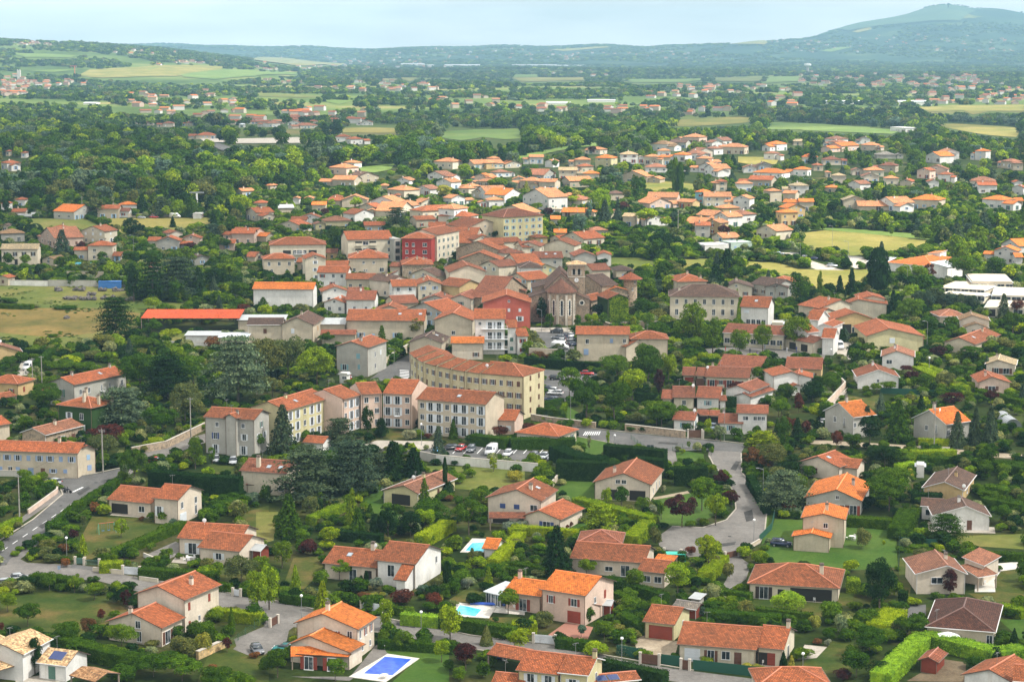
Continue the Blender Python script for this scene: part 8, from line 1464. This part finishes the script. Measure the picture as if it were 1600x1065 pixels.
put('top_case',MB().box(-1.05,-.25,.88,-.6,.25,1.2).mesh('top_case',[M_paint]),o_,color=(.03,.03,.03));tag(o_,'black motorcycle with a top case riding out at the road junction','motorcycle')
person('A',308,203,(.04,.04,.05),'motorcyclist in black riding at the road junction',R(70),0,z=-.35)
def mark(t,pts,name='road_marking'): sheet(name,t,pts,M_white,5,keep=False)
A_,B_=Vector(ground(*TP('A',10,468))),Vector(ground(*TP('A',345,242)));d=(B_ - A_);u=d.normalized();v=Vector((-u.y,u.x,0)) * .09
for k in range(12):
 p=A_ + u * (k * 5.2);q=p + u * 2.6
 if (q - A_).length < d.length: sheet('road_marking','X',None,M_white,5,keep=False,world=[tuple(p - v),tuple(q - v),tuple(q + v),tuple(p + v)])
A_,B_=Vector(ground(*TP('A',332,200))),Vector(ground(*TP('A',378,178)));u=(B_ - A_).normalized();v=Vector((-u.y,u.x,0)) * .25;sheet('stop_line','X',None,M_white,5,keep=False,world=[tuple(A_ - v),tuple(B_ - v),tuple(B_ + v),tuple(A_ + v)])
for k in range(8): mark('I',[(1105 + k * 13,762 - k * .4),(1111 + k * 13,762 - k * .4),(1128 + k * 12,738),(1122 + k * 12,738)],'crossing_stripe')
for k in range(6): mark('F',[(1235,372 + k * 9),(1290,376 + k * 9),(1290,379 + k * 9),(1235,375 + k * 9)],'crossing_stripe')
for k in range(5): mark('G',[(905 + k * 20,750),(915 + k * 20,750),(912 + k * 20,762),(902 + k * 20,762)],'crossing_stripe')
for (t,x,y,h,w_,c,lb) in (('P4',587,985,3,1.6,(.7,.72,.74),'white direction sign on a post at the terrace corner'),('A',270,570,1.5,.5,(.25,.35,.5),'blue-grey sign post beside the lane mouth'),('P1',180,575,1.6,1.6,(.03,.05,.05),'dark framed notice board beside the lane mouth')):
 g_=ground(*TP(t,x,y));o_=empty('sign_post',g_);put('post',MB().tube((0,0,0),(0,0,h),.05).mesh('post',[M_metal]),o_);put('sign_plate',MB().box(-w_/2,-.03,h - .7,w_/2,.03,h).mesh('sign_plate',[M_paint]),o_,color=c);tag(o_,lb,'sign')
def far_thing(name,t,x,y,label,cat,parts):
 g=ground(*TP(t,x,y));o=empty(name,g);s=1 / ppm(g[1],g[2]) / TL[t][2]
 for (pn,mb,m,c) in parts(s): put(pn,mb.mesh(pn,[m]),o,color=c)
 tag(o,label,cat);LANDMARKS.append((*TP(t,x,y),label)) if name in ('water_tower',) else None
far_thing('water_tower','V',247,466,'pale mushroom-shaped water tower on the plain','water tower',lambda s: [('shaft',MB().lathe([(13 * s,0),(9 * s,30 * s),(10 * s,50 * s)],16),M_conc,None),('tank',MB().lathe([(10 * s,50 * s),(22 * s,56 * s),(22 * s,66 * s),(0,68 * s)],20),M_white,None)])
far_thing('radar_tower','V',1125,56,'round-headed radar tower on top of the mountain','tower',lambda s: [('shaft',MB().lathe([(4 * s,-15 * s),(4 * s,22 * s)],10),M_tyre,None),('head',MB().lathe([(4 * s,20 * s),(9 * s,24 * s),(9 * s,30 * s),(4 * s,33 * s),(0,34 * s)],14),M_tyre,None)])
far_thing('church_tower','R',120,500,'pale square church tower of the far-off village on the left','tower',lambda s: [('shaft',MB().box(-10 * s,-10 * s,0,10 * s,10 * s,58 * s),M_wall,(.5,.48,.44)),('pinnacle',MB().box(-10 * s,-10 * s,58 * s,-5 * s,-5 * s,66 * s).box(5 * s,-10 * s,58 * s,10 * s,-5 * s,66 * s),M_wall,(.5,.48,.44))])
far_thing('tower_crane','R',468,486,'thin red tower crane above the far-off village','crane',lambda s: [('mast',MB().box(-2.5 * s,-2 * s,0,2.5 * s,2 * s,72 * s),M_paint,(.55,.18,.06)),('jib',MB().box(-30 * s,-1 * s,70 * s,12 * s,1 * s,73 * s),M_paint,(.6,.12,.10)),('counterweight',MB().box(8 * s,-2 * s,62 * s,13 * s,2 * s,69 * s),M_conc,None)])
for (t,x0,x1,y,hh,c,lb) in (('S',1178,1400,420,16,'w','long white warehouse on the distant plain, longest of the pale halls'),('S',905,1050,412,14,'w','white distant hall just left of the longest warehouse'),('S',1050,1110,418,12,'w','small white block between the two distant halls'),('U',0,280,416,12,'w','white warehouse right of centre on the distant plain'),('U',285,500,418,10,'w','low white warehouse at the right end of the distant row'),('V',250,315,630,20,'w','small white hall left of the industrial group'),('V',340,510,622,18,'r','reddish roofed hall of the industrial group'),('V',370,600,652,22,'w','large pale hall at the front of the industrial group'),('V',620,740,640,18,'c','cream hall at the right of the industrial group'),('V',810,1025,660,30,'w','long pale factory hall right of the industrial group'),('U',215,365,655,16,'w','grey-white glasshouse roof among the mid-distance trees'),('U',475,645,640,16,'w','second pale long roof right of the glasshouse among trees'),('R',940,1080,655,10,'w','low white building line beneath the far-left village'),('R',520,600,655,14,'w','short white-blue building beneath the far-left village'),('U',330,470,805,10,'w','flat white roof deep in the woods')):
 p,q=ground(*TP(t,x0,y)),ground(*TP(t,x1,y));ss=1 / ppm(p[1],p[2]) / 4;L_=q[0] - p[0];o_=empty('distant_hall',p);put('wall',MB().box(0,0,-4,L_,30,hh * ss * .8).mesh('wall',[M_paint]),o_,color=WC[c if c !='r' else 'b']);put('roof',MB().poly([(-.5,-.5,hh * ss * .8),(L_ + .5,-.5,hh * ss * .8),(L_ + .5,15,hh * ss),(-.5,15,hh * ss)]).poly([(-.5,15,hh * ss),(L_ + .5,15,hh * ss),(L_ + .5,30.5,hh * ss * .8),(-.5,30.5,hh * ss * .8)]).mesh('roof',[M_paint]),o_,color=(.35,.16,.12) if c =='r' else (.62,.66,.70));tag(o_,lb,'hall','distant halls');HOUSES.append([(p[0],p[1]),(q[0],p[1]),(q[0],p[1] + 30),(p[0],p[1] + 30)])
sheet('car_park','N',[(0,150),(420,140),(560,175),(300,178),(0,180)],M_pave,1);sheet('car_park','M',[(1250,150),(1600,150),(1600,172),(1280,172)],M_pave,1);sheet('car_park','M',[(1290,178),(1370,180),(1440,205),(1390,228)],M_asph,1)
# ------------------------------------------------------------------ plants between: individuals near,masses beyond
nprng=np.random.default_rng(11)
def inside_any(P,polys,pad=0.0):
 m=np.zeros(len(P),bool)
 for Q in polys:
  Q=np.array(Q);x0,y0=Q.min(0) - pad;x1,y1=Q.max(0) + pad
  c=np.nonzero((P[:,0] >=x0) & (P[:,0] <=x1) & (P[:,1] >=y0) & (P[:,1] <=y1) & ~m)[0]
  if not len(c): continue
  x,y=P[c,0],P[c,1];r_=np.zeros(len(c),bool);j=len(Q) - 1
  for i in range(len(Q)):
   xi,yi,xj,yj=Q[i][0],Q[i][1],Q[j][0],Q[j][1]
   if yi !=yj: r_ ^=((yi > y) !=(yj > y)) & (x < (xj - xi) * (y - yi) / (yj - yi) + xi)
   if pad > 0:
    dx,dy=xj - xi,yj - yi;L2=dx * dx + dy * dy + 1e-9;tt=np.clip(((x - xi) * dx + (y - yi) * dy) / L2,0,1);r_ |=(x - xi - tt * dx) ** 2 + (y - yi - tt * dy) ** 2 < pad * pad if True else False
   j=i
  m[c[r_]]=True
 return m
def topix_np(X,Y,Z):
 w=Y * cp + (CAMZ - Z) * sp;return CX + F * X / w,CY - F * ((Z - CAMZ) * cp + Y * sp) / w,F / w
WB=np.array(WALLBOX)
def covers(X,Y,w,h,frac=.22):
 """does a plant hide more than a share of a facade seen behind it, or mostly stand before one"""
 Z=terr(X,Y);px,py,s=topix_np(X,Y,Z);out=np.zeros(len(X),bool)
 a0,a1,b0,b1=px - w * s / 2,px + w * s / 2,py - h * s,py
 for i in range(len(X)):
  k=(WB[:,4] > Y[i] - 1) & (WB[:,0] < a1[i]) & (WB[:,2] > a0[i]) & (WB[:,1] < b1[i]) & (WB[:,3] > b0[i])
  if not k.any(): continue
  B=WB[k];ov=(np.minimum(B[:,2],a1[i]) - np.maximum(B[:,0],a0[i])) * (np.minimum(B[:,3],b1[i]) - np.maximum(B[:,1],b0[i]))
  ar=(B[:,2] - B[:,0]) * (B[:,3] - B[:,1]);pa=(a1[i] - a0[i]) * (b1[i] - b0[i])
  out[i]=((ov / ar) > frac).any() or (ov.sum() / pa) > .55
 return out
def noise2(X,Y,s,seed=0.0):
 return (np.sin(X / s + seed) * np.cos(Y / s * 1.13 + seed * 2) + .6 * np.sin(X / s * 2.3 + Y / s * 1.7 + seed * 3) + .4 * np.cos(X / s * 4.1 - Y / s * 3.7 + seed)) / 2.0
TK=[list(t) for t in TAKEN]
WID=.30
def cands(n,y0,y1):
 Y=np.sqrt(nprng.uniform(y0 ** 2,y1 ** 2,n));X=nprng.uniform(-WID,WID,n) * (Y + 60);return np.stack([X,Y],1)
def fill(n_want,y0,y1,kinds,cols,wr,hr,spacing,n_try,frac,pad=1.2):
 P=cands(n_try,y0,y1);P=P[~inside_any(P,HOUSES,pad)];P=P[~inside_any(P,POLYS,.6)]
 w=nprng.uniform(*wr,len(P));h=w * nprng.uniform(*hr,len(P));P2=covers(P[:,0],P[:,1],w,h,frac);P,w,h=P[~P2],w[~P2],h[~P2]
 out=[]
 arr=np.array(TK) if TK else np.zeros((0,3))
 for i in range(len(P)):
  if len(out) >=n_want: break
  d=np.hypot(arr[:,0] - P[i,0],arr[:,1] - P[i,1])
  if (d < (arr[:,2] + w[i] / 2) * spacing).any(): continue
  arr=np.vstack([arr,[P[i,0],P[i,1],w[i] / 2]]);TK.append([P[i,0],P[i,1],w[i] / 2]);out.append((P[i,0],P[i,1],w[i],h[i],rnd.choice(kinds),rnd.choice(cols)))
 return out
LAWN_KEEP=[[(v.co.x,v.co.y) for v in o.data.vertices] for o in bpy.data.objects if o.name.startswith('lawn')]
POLYS +=LAWN_KEEP
n_leafy=sum(1 for o in bpy.data.objects if o.name.startswith('leafy_tree'));n_sh=sum(1 for o in bpy.data.objects if o.name.startswith('shrub'))
print('manual',n_leafy,n_sh)
def hedgedist(): pass
for q in fill(max(0,300 - n_leafy),330,760,['round','round','airy','dome','tall'],'gGGlDoGgG',(4.0,8.0),(.85,1.25),.62,5000,.16): plant(*q)
for q in fill(max(0,300 - n_sh),330,520,['bush'],'gGlDoGrs',(1.6,3.6),(.6,.95),.7,4000,.3,.5): plant(*q)
for q in fill(50,420,1000,['cone'],'DGB',(3.0,5.0),(1.4,1.9),.7,1500,.15): plant(*q)
KEEP=np.zeros((1100,1700),bool)
def raster(Q):
 Q=np.array(Q);x0,y0=np.floor(Q.min(0)).astype(int);x1,y1=np.ceil(Q.max(0)).astype(int);x0,x1=max(x0,-40),min(x1,1650);y0,y1=max(y0,0),min(y1,1095)
 if x1 <=x0 or y1 <=y0: return
 gx,gy=np.meshgrid(np.arange(x0,x1 + 1),np.arange(y0,y1 + 1));m=np.zeros(gx.shape,bool);j=len(Q) - 1
 for i in range(len(Q)):
  xi,yi,xj,yj=Q[i][0],Q[i][1],Q[j][0],Q[j][1]
  if yi !=yj: m ^=((yi > gy) !=(yj > gy)) & (gx < (xj - xi) * (gy - yi) / (yj - yi) + xi)
  j=i
 KEEP[gy[m],gx[m] + 40]=True
for Q in POLYS:
 if max(q[1] for q in Q) > 800: raster([topix(x,y,T1(x,y)) for x,y in Q])
for Q in POOLQ: raster(Q)
def hides(P,w,h):
 px,py,s=topix_np(P[:,0],P[:,1],terr(P[:,0],P[:,1]));out=np.zeros(len(P),bool)
 for fx,fz in ((0,.93),(0,.6),(0,.3),(-.35,.7),(.35,.7)):
  xi=np.clip((px + fx * w * s + 40).astype(int),0,1699);yi=np.clip((py - fz * h * s).astype(int),0,1099);out |=KEEP[yi,xi]
 return out
def far_houses():
 rr=random.Random(3);V=[];Fc=[];FM=[]
 cl=[('R',0,170,475,600,70),('R',130,330,500,560,30),('R',60,430,258,285,40),('R',500,1100,315,345,22),('R',100,760,500,560,40),('R',930,1350,385,410,20),('R',800,1600,560,760,60),('S',0,700,360,440,70),('S',560,1250,375,430,50),('S',650,1600,300,370,60),('S',580,1200,510,580,50),('S',0,600,500,560,20),
    ('S',0,760,690,790,40),('S',1080,1500,600,680,24),('U',0,400,310,380,30),('U',850,1300,530,620,36),('U',0,380,660,700,14),('U',540,950,670,710,14),('U',1100,1350,690,720,8),('U',1100,1600,540,590,30),('V',0,560,255,330,60),('V',560,1600,215,330,80),('V',200,1300,455,545,150),('V',900,1600,555,655,70),('V',1150,1600,470,540,40),('V',0,200,550,700,14),('U',300,1300,320,370,40),('U',50,600,440,480,16)]
 for (t,x0,x1,y0,y1,n) in cl:
  for i in range(n):
   x,y=rr.uniform(x0,x1),rr.uniform(y0,y1);g=ground(*TP(t,x,y))
   if g[2] > 190 or rr.random() < .45 or g[1] > 15500 or g[1] < 1400 or any(inpoly(g[0],g[1],Q) for Q in POLYS): continue
   big=1 + max(0,g[1] - 6000) / 16000;L,D,h=rr.uniform(8,14) * big,rr.uniform(7,9) * big,rr.choice((2.8,3.5,5)) * big;a=rr.uniform(-.6,.6) + (1.57 if rr.random() < .3 else 0);c,s=math.cos(a),math.sin(a);r_=.32 * D / 2;k=len(V);o=.5;P5=topix(*g);sc_=ppm(g[1],g[2])
   if rr.random() < .7: KEEP[max(0,int(P5[1] - (h + r_) * sc_)):int(P5[1]) - (0 if sc_ < .8 else 1),max(0,int(P5[0] - L * .5 * sc_) + 40):int(P5[0] + L * .5 * sc_) + 41]=True
   for (X,Y,Z) in ((-L/2,-D/2,-3),(L/2,-D/2,-3),(L/2,D/2,-3),(-L/2,D/2,-3),(-L/2,-D/2,h),(L/2,-D/2,h),(L/2,D/2,h),(-L/2,D/2,h),(-L/2,0,h + r_),(L/2,0,h + r_),(-L/2 - o,-D/2 - o,h + .1),(L/2 + o,-D/2 - o,h + .1),(L/2 + o,0,h + r_ + .3),(-L/2 - o,0,h + r_ + .3),(L/2 + o,D/2 + o,h + .1),(-L/2 - o,D/2 + o,h + .1)): V.append((g[0] + c * X - s * Y,g[1] + s * X + c * Y,g[2] + Z))
   wi,ri=rr.choice((0,0,1,2,3)),rr.choice((4,4,5,6,7))
   Fc +=[(k,k+1,k+5,k+4),(k+1,k+2,k+6,k+9,k+5),(k+2,k+3,k+7,k+6),(k+3,k,k+4,k+8,k+7),(k+10,k+11,k+12,k+13),(k+13,k+12,k+14,k+15)];FM +=[wi] * 4 + [ri] * 2
 cs=[WC['w'],WC['c'],WC['b'],WC['k'],RC['o'],RC['O'],RC['p'],RC['m']];ms=[mat('far_' + n_,(lambda c: lambda t,o: NB(t).bsdf(o,tuple(.60 * v for v in c),.9))(c)) for n_,c in zip(('white','cream','beige','peach','orange_tile','bright_tile','pale_tile','brown_tile'),cs)]
 tag(put('far_houses',M_('far_houses',V,Fc,ms,FM)),'hundreds of small orange-roofed houses scattered over the plain and hills',kind='stuff')
far_houses()
def scatter(name,P,w,h,idx,srcs,label):
 """P: points; srcs: plants (hidden in a collection of their own) picked by idx"""
 c=bpy.data.collections.new(name + '_sources')
 for i,(me,col,tk) in enumerate(srcs):
  o=bpy.data.objects.new(f'{name}_{chr(97 + i // 26)}{chr(97 + i % 26)}',me);o.color=(*col,1);c.objects.link(o)
 me=bpy.data.meshes.new(name);me.vertices.add(len(P));me.vertices.foreach_set('co',P.astype('f').ravel())
 for an,dat,ty in (('wid',w,'FLOAT'),('hei',h,'FLOAT'),('rot',nprng.uniform(0,6.28,len(P)),'FLOAT'),('pick',idx,'INT')):
  a=me.attributes.new(an,ty,'POINT');a.data.foreach_set('value',np.asarray(dat,'i' if ty =='INT' else 'f'))
 o=put(name,me);g=bpy.data.node_groups.new(name,'GeometryNodeTree');g.interface.new_socket('Geometry',in_out='INPUT',socket_type='NodeSocketGeometry');g.interface.new_socket('Geometry',in_out='OUTPUT',socket_type='NodeSocketGeometry')
 n=g.nodes.new;l=g.links.new;gi,go=n('NodeGroupInput'),n('NodeGroupOutput');ci=n('GeometryNodeCollectionInfo');ci.inputs['Collection'].default_value=c;ci.inputs['Separate Children'].default_value=True;ci.inputs['Reset Children'].default_value=True
 ip=n('GeometryNodeInstanceOnPoints');l(gi.outputs[0],ip.inputs['Points']);l(ci.outputs[0],ip.inputs['Instance']);ip.inputs['Pick Instance'].default_value=True
 def att(nm,ty): a=n('GeometryNodeInputNamedAttribute');a.data_type=ty;a.inputs['Name'].default_value=nm;return a.outputs[0]
 cw,cr_=n('ShaderNodeCombineXYZ'),n('ShaderNodeCombineXYZ');aw=att('wid','FLOAT');l(aw,cw.inputs[0]);l(aw,cw.inputs[1]);l(att('hei','FLOAT'),cw.inputs[2]);l(att('rot','FLOAT'),cr_.inputs[2])
 l(att('pick','INT'),ip.inputs['Instance Index']);l(cr_.outputs[0],ip.inputs['Rotation']);l(cw.outputs[0],ip.inputs['Scale']);l(ip.outputs[0],go.inputs[0])
 m=o.modifiers.new('scatter','NODES');m.node_group=g;tag(o,label,kind='stuff');return o
def srcset(size,kinds_cols):
 out=[]
 for i,(k,c) in enumerate(kinds_cols):
  me=crown_var(k,size,i).copy();me.materials.clear();me.materials.append(cached(('lm',c),lambda: mat('leaves_' + PN[c].replace(' ','_'),lambda t,o: _leaf(t,o,PC[c]))));out.append((me,PC[c],None))
 return out
WID=.38
P=cands(58000,325,1150);P=P[~inside_any(P,HOUSES,.5)];P=P[~inside_any(P,POLYS,.4)]
nn=noise2(P[:,0],P[:,1],9.0);P=P[nn > -.42]
w=nprng.uniform(1.3,4.0,len(P));w=np.where(P[:,1] > 600,w * 1.5,w);h=w * nprng.uniform(.5,.95,len(P));k=~covers(P[:,0],P[:,1],w,h,.35) & ~(hides(P,w,h) & (P[:,1] < 600))
P,w,h=P[k],w[k],h[k];Z=terr(P[:,0],P[:,1])
src=srcset('S',[('bush',c) for c in 'gGlDoGgDGGgDs'] );scatter('garden_undergrowth',np.stack([P[:,0],P[:,1],Z],1),w,h,nprng.integers(0,len(src),len(P)),src,'low mixed shrubs and undergrowth filling the gardens between the houses')
FP=[[(p[0],p[1]) for p in [ground(*TP('E',*q)) for q in poly_]] for poly_ in ([(-40,125),(215,138),(580,140),(600,200),(1060,230),(640,255),(640,310),(560,400),(260,420),(-40,400)],)]
P=cands(60000,560,830);P=P[inside_any(P,FP)];nn=noise2(P[:,0],P[:,1],11.0) + .5 * noise2(P[:,0],P[:,1],3.0);P=P[nn > .45];w=nprng.uniform(.6,1.5,len(P));h=nprng.uniform(.2,.5,len(P))
src=srcset('T',[('bush','o'),('bush','g'),('bush','s'),('bush','G')]);scatter('meadow_tufts',np.stack([P[:,0],P[:,1],terr(P[:,0],P[:,1])],1),w,h,nprng.integers(0,4,len(P)),src,'tufts of rough grass in the dry meadow on the left')
P=cands(11500,700,1750);P=P[~inside_any(P,HOUSES,1.5)];P=P[~inside_any(P,POLYS,1.5)]
px,py,s=topix_np(P[:,0],P[:,1],terr(P[:,0],P[:,1]));nn=noise2(P[:,0],P[:,1],34.0)
k=(nn > -.25);P=P[k];w=nprng.uniform(4.5,9.5,len(P));h=w * nprng.uniform(.8,1.35,len(P));k=~covers(P[:,0],P[:,1],w,h,.13) & ~hides(P,w,h);P,w,h=P[k],w[k],h[k]
mixs=[('round','g'),('round','G'),('round','l'),('dome','G'),('tall','g'),('cone','D'),('cone','B'),('round','g'),('airy','o'),('bush','l'),('round','D'),('cedar','B'),('bush','g'),('round','G')]
src=srcset('S',mixs);scatter('tree_cover',np.stack([P[:,0],P[:,1],terr(P[:,0],P[:,1])],1),w,h,nprng.integers(0,len(src),len(P)),src,'mixed trees standing thick between the houses on the far side of the village')
P=cands(210000,1040,6200);P[:,0]=P[:,0] * 1.15
P=P[nprng.uniform(0,1,len(P)) < np.interp(P[:,1],[1040,2500,6200],[1.0,.75,.45])]
Z=terr(P[:,0],P[:,1]);px,py,s=topix_np(P[:,0],P[:,1],Z)
P=P[(px > -700) & (px < 2300)];P=P[~inside_any(P,HOUSES,3)];P=P[~inside_any(P,POLYS,3)]
px,py,s=topix_np(P[:,0],P[:,1],terr(P[:,0],P[:,1]))
valley=((py > 195) & (py < 325) & (px < 480 - (py - 195) * .2)) | ((py > 205) & (py < 262) & (px < 760)) | ((py > 190) & (py < 240) & (px > 780) & (px < 1060)) | ((py > 180) & (py < 215) & (px > 1060))
nn=noise2(P[:,0],P[:,1],120.0,1.0) + .5 * noise2(P[:,0],P[:,1],45.0,2.0)
k=np.where(valley,nn > -2,nn > np.where(P[:,1] > 2300,.04,-.12)) & ~((py > 215) & ~valley & (nprng.uniform(0,1,len(P)) < .45));P,valley=P[k],valley[k]
w=np.where(valley,nprng.uniform(8,15,len(P)),nprng.uniform(5.5,11,len(P))) * np.interp(P[:,1],[1000,3000,6200],[1,1.15,1.9]);h=w * nprng.uniform(.7,1.1,len(P)) * np.interp(P[:,1],[1800,4000],[1,.7])
k=~hides(P,w,h);near=P[:,1] < 2100;kk=covers(P[near,0],P[near,1],w[near],h[near],.16);k[np.nonzero(near)[0][kk]]=False;P,w,h,valley=P[k],w[k],h[k],valley[k]
mixw=[('round','g'),('round','G'),('dome','g'),('dome','G'),('round','l'),('tall','G'),('round','o'),('cone','D'),('round','b'),('dome','D')]
nearw=P[:,1] < 1900
src=srcset('S',mixw);scatter('valley_woodland',np.stack([P[nearw,0],P[nearw,1],terr(P[nearw,0],P[nearw,1]) - .5],1),w[nearw],h[nearw],nprng.integers(0,len(src),nearw.sum()),src,'dense broad-leaved wood in the shallow valley beyond the village')
src=srcset('T',mixw);scatter('far_woodland',np.stack([P[~nearw,0],P[~nearw,1],terr(P[~nearw,0],P[~nearw,1]) - 1],1),w[~nearw],h[~nearw],nprng.integers(0,len(src),(~nearw).sum()),src,'woods and hedgerows covering the plain towards the hills')
Y=nprng.uniform(6000,15500,80000);X=nprng.uniform(-.44,.44,80000) * Y;P=np.stack([X,Y],1);P=P[~inside_any(P,POLYS,5)];nn=noise2(P[:,0],P[:,1],330.0,3.0) + .5 * noise2(P[:,0],P[:,1],110.0,1.0)
zt=terr(P[:,0],P[:,1]);P=P[(nn > -.25) & ~((zt > 260) & (nn < .45))];w=nprng.uniform(14,34,len(P));h=nprng.uniform(7,12,len(P));k=~hides(P,w,h);P,w,h=P[k],w[k],h[k]
scatter('hill_groves',np.stack([P[:,0],P[:,1],terr(P[:,0],P[:,1]) - 2],1),w,h,nprng.integers(0,len(src),len(P)),src,'groves and wooded slopes of the distant hills and the mountain')
# ------------------------------------------------------------------ unseen clouds, placed and outlined to shade the land, and the hazy air
def cloud(G,zc,label,seed):
 """G: outline of the shade on the land; the cloud stands where the sun throws it there"""
 rr=np.random.default_rng(seed);off=np.array([SDIR.x,SDIR.y]) * (zc / SDIR.z);G=np.array(G,float) + off
 pts=[]
 for i in range(len(G)):
  a,b=G[i],G[(i + 1) % len(G)];L=np.linalg.norm(b - a);n=max(2,int(L / 25));nrm=np.array([-(b - a)[1],(b - a)[0]]) / L
  for k in range(n): s=k / n;pts.append(a + (b - a) * s + nrm * (18 * math.sin(s * L / 37 + i) + 9 * math.sin(s * L / 13 + i * 2) + rr.uniform(-4,4)))
 bm=bmesh.new();vs=[bm.verts.new((p[0],p[1],zc)) for p in pts];bm.faces.new(vs);bmesh.ops.triangulate(bm,faces=bm.faces[:]);bmesh.ops.subdivide_edges(bm,edges=bm.edges[:],cuts=2,use_grid_fill=True)
 g=bmesh.ops.duplicate(bm,geom=bm.faces[:] + bm.edges[:] + bm.verts[:])
 for v in [x for x in g['geom'] if isinstance(x,bmesh.types.BMVert)]: v.co.z +=90 + 40 * math.sin(v.co.x / 70) * math.cos(v.co.y / 60)
 me=bpy.data.meshes.new('cloud');bm.to_mesh(me);bm.free();me.materials.append(M_cloudm);o=put('cloud',me);tag(o,label,'cloud',kind='stuff');return o
def _cl(t,o):
 b=NB(t);a=b.n('ShaderNodeBsdfTransparent');a.inputs[0].default_value=(1,1,1,1);d=b.n('ShaderNodeBsdfTranslucent');d.inputs[0].default_value=(.95,.96,.97,1);m=b.n('ShaderNodeMixShader');m.inputs[0].default_value=.31;b.l(a.outputs[0],m.inputs[1]);b.l(d.outputs[0],m.inputs[2]);b.l(m.outputs[0],o.inputs[0])
M_cloudm=mat('cloud_vapour',_cl)
def gp(px,py): g=ground(px,py);return (g[0],g[1])
cloud([(-420,150),(420,150),gp(1700,560),gp(1640,480),gp(1300,475),gp(1060,425),gp(900,385),gp(760,372),gp(640,352),gp(520,345),gp(380,330),gp(200,300),gp(-120,300),(-420,500)],1300,'broad unseen cloud placed to shade the village',1)
cloud([gp(-250,285),gp(150,275),gp(420,250),gp(700,222),gp(900,205),gp(880,188),gp(500,180),gp(150,182),gp(-250,185)],1350,'long unseen cloud placed to shade the wooded valley',2)
cloud([gp(880,196),gp(1250,200),gp(1700,200),gp(1700,175),gp(1300,172),gp(900,176)],1350,'unseen cloud placed to shade the woods on the right',3)
cloud([gp(560,128),gp(1150,135),gp(1750,140),gp(1900,100),gp(1200,96),gp(560,104)],1500,'unseen cloud placed to shade the distant plain',4)
def haze():
 x0,x1,y0,y1,z0,z1=-9500,9500,-60,16800,-25,430
 me=MB().box(x0,y0,z0,x1,y1,z1).mesh('haze');m=bpy.data.materials.new('thin_haze');m.use_nodes=True;t=m.node_tree;t.nodes.clear();o=t.nodes.new('ShaderNodeOutputMaterial');v=t.nodes.new('ShaderNodeVolumePrincipled')
 v.inputs['Color'].default_value=(.44,.76,1.0,1);v.inputs['Density'].default_value=7.4e-5;v.inputs['Anisotropy'].default_value=.2;t.links.new(v.outputs[0],o.inputs['Volume']);me.materials.append(m);tag(put('haze',me),'pale blue haze in the air',kind='stuff')
haze()
# ------------------------------------------------------------------ labels that single out each remaining thing
def write_labels():
 groups={}
 for T in THINGS:
  o,x,y,d=T;best=None
  for (lx,ly,ph) in LANDMARKS:
   q=math.hypot(x - lx,(y - ly) * 1.7)
   if best is None or q < best[0]: best=(q,lx,ly,ph)
  q,lx,ly,ph=best;dx,dy=x - lx,y - ly
  rel=('right of ' if dx > 0 else 'left of ') if abs(dx) > abs(dy) * 1.3 else ('below ' if dy > 0 else 'above ')
  if q < 9: rel='just beside '
  groups.setdefault((d,rel,ph),[]).append((q,T))
 ords=['nearest','second','third','fourth','fifth','sixth','seventh','eighth','ninth','tenth','eleventh','twelfth'] + ['%dth' % k for k in range(13,90)]
 for (d,rel,ph),L in groups.items():
  L.sort(key=lambda a: a[0])
  for i,(q,T) in enumerate(L):
   ph2=ph
   lab=f"{d} {rel}{ph2}" if len(L) ==1 else f"{d}, {ords[i]} {rel}{ph2}"
   w_=lab.split()
   if len(w_) > 16:
    d2=d.replace('rounded ','').replace('clipped ball','ball').replace('round-crowned ','').replace('roof','roof');lab=f"{d2} {rel}{ph2}" if len(L) ==1 else f"{d2}, {ords[i]} {rel}{ph2}";w_=lab.split()
   T[0]['label']=' '.join(w_[:16])
for (x,y,ph) in ((1280,372,'the meadow car park'),(1330,385,'the dry golden field'),(1055,300,'the pair of tall poplars'),(240,345,'the golden hay strip'),(95,345,'the olive field on the left'),(1140,380,'the pale green hall'),(300,490,'the vivid red hangar'),(60,470,'the dry meadow'),(775,210,'the bright green field'),(1120,190,'the far golden field'),(1210,250,'the small farm fields'),(560,265,'the valley edge'),(700,250,'the upper hamlet'),(950,240,'the sunlit hamlet'),(1450,260,'the scattered right-hand hamlet'),(1500,360,'the far right woods'),(860,300,'the sunlit terraces'),(980,340,'the willow grove'),(480,330,'the pines above the village'),(150,400,'the old left-hand quarter'),(1110,630,'the linked row'),(1110,740,'the curved street'),(60,830,'the left road'),(300,950,'the lane'),(760,940,'the lane bend'),(1110,480,'the town trees'),(1250,300,'the hillside lane'),(1380,500,'the tall cypress'),(380,230,'the supermarket car park'),(100,310,'the white lorry'),(550,200,'the far left hamlet')): LANDMARKS.append((x,y,ph))
write_labels()
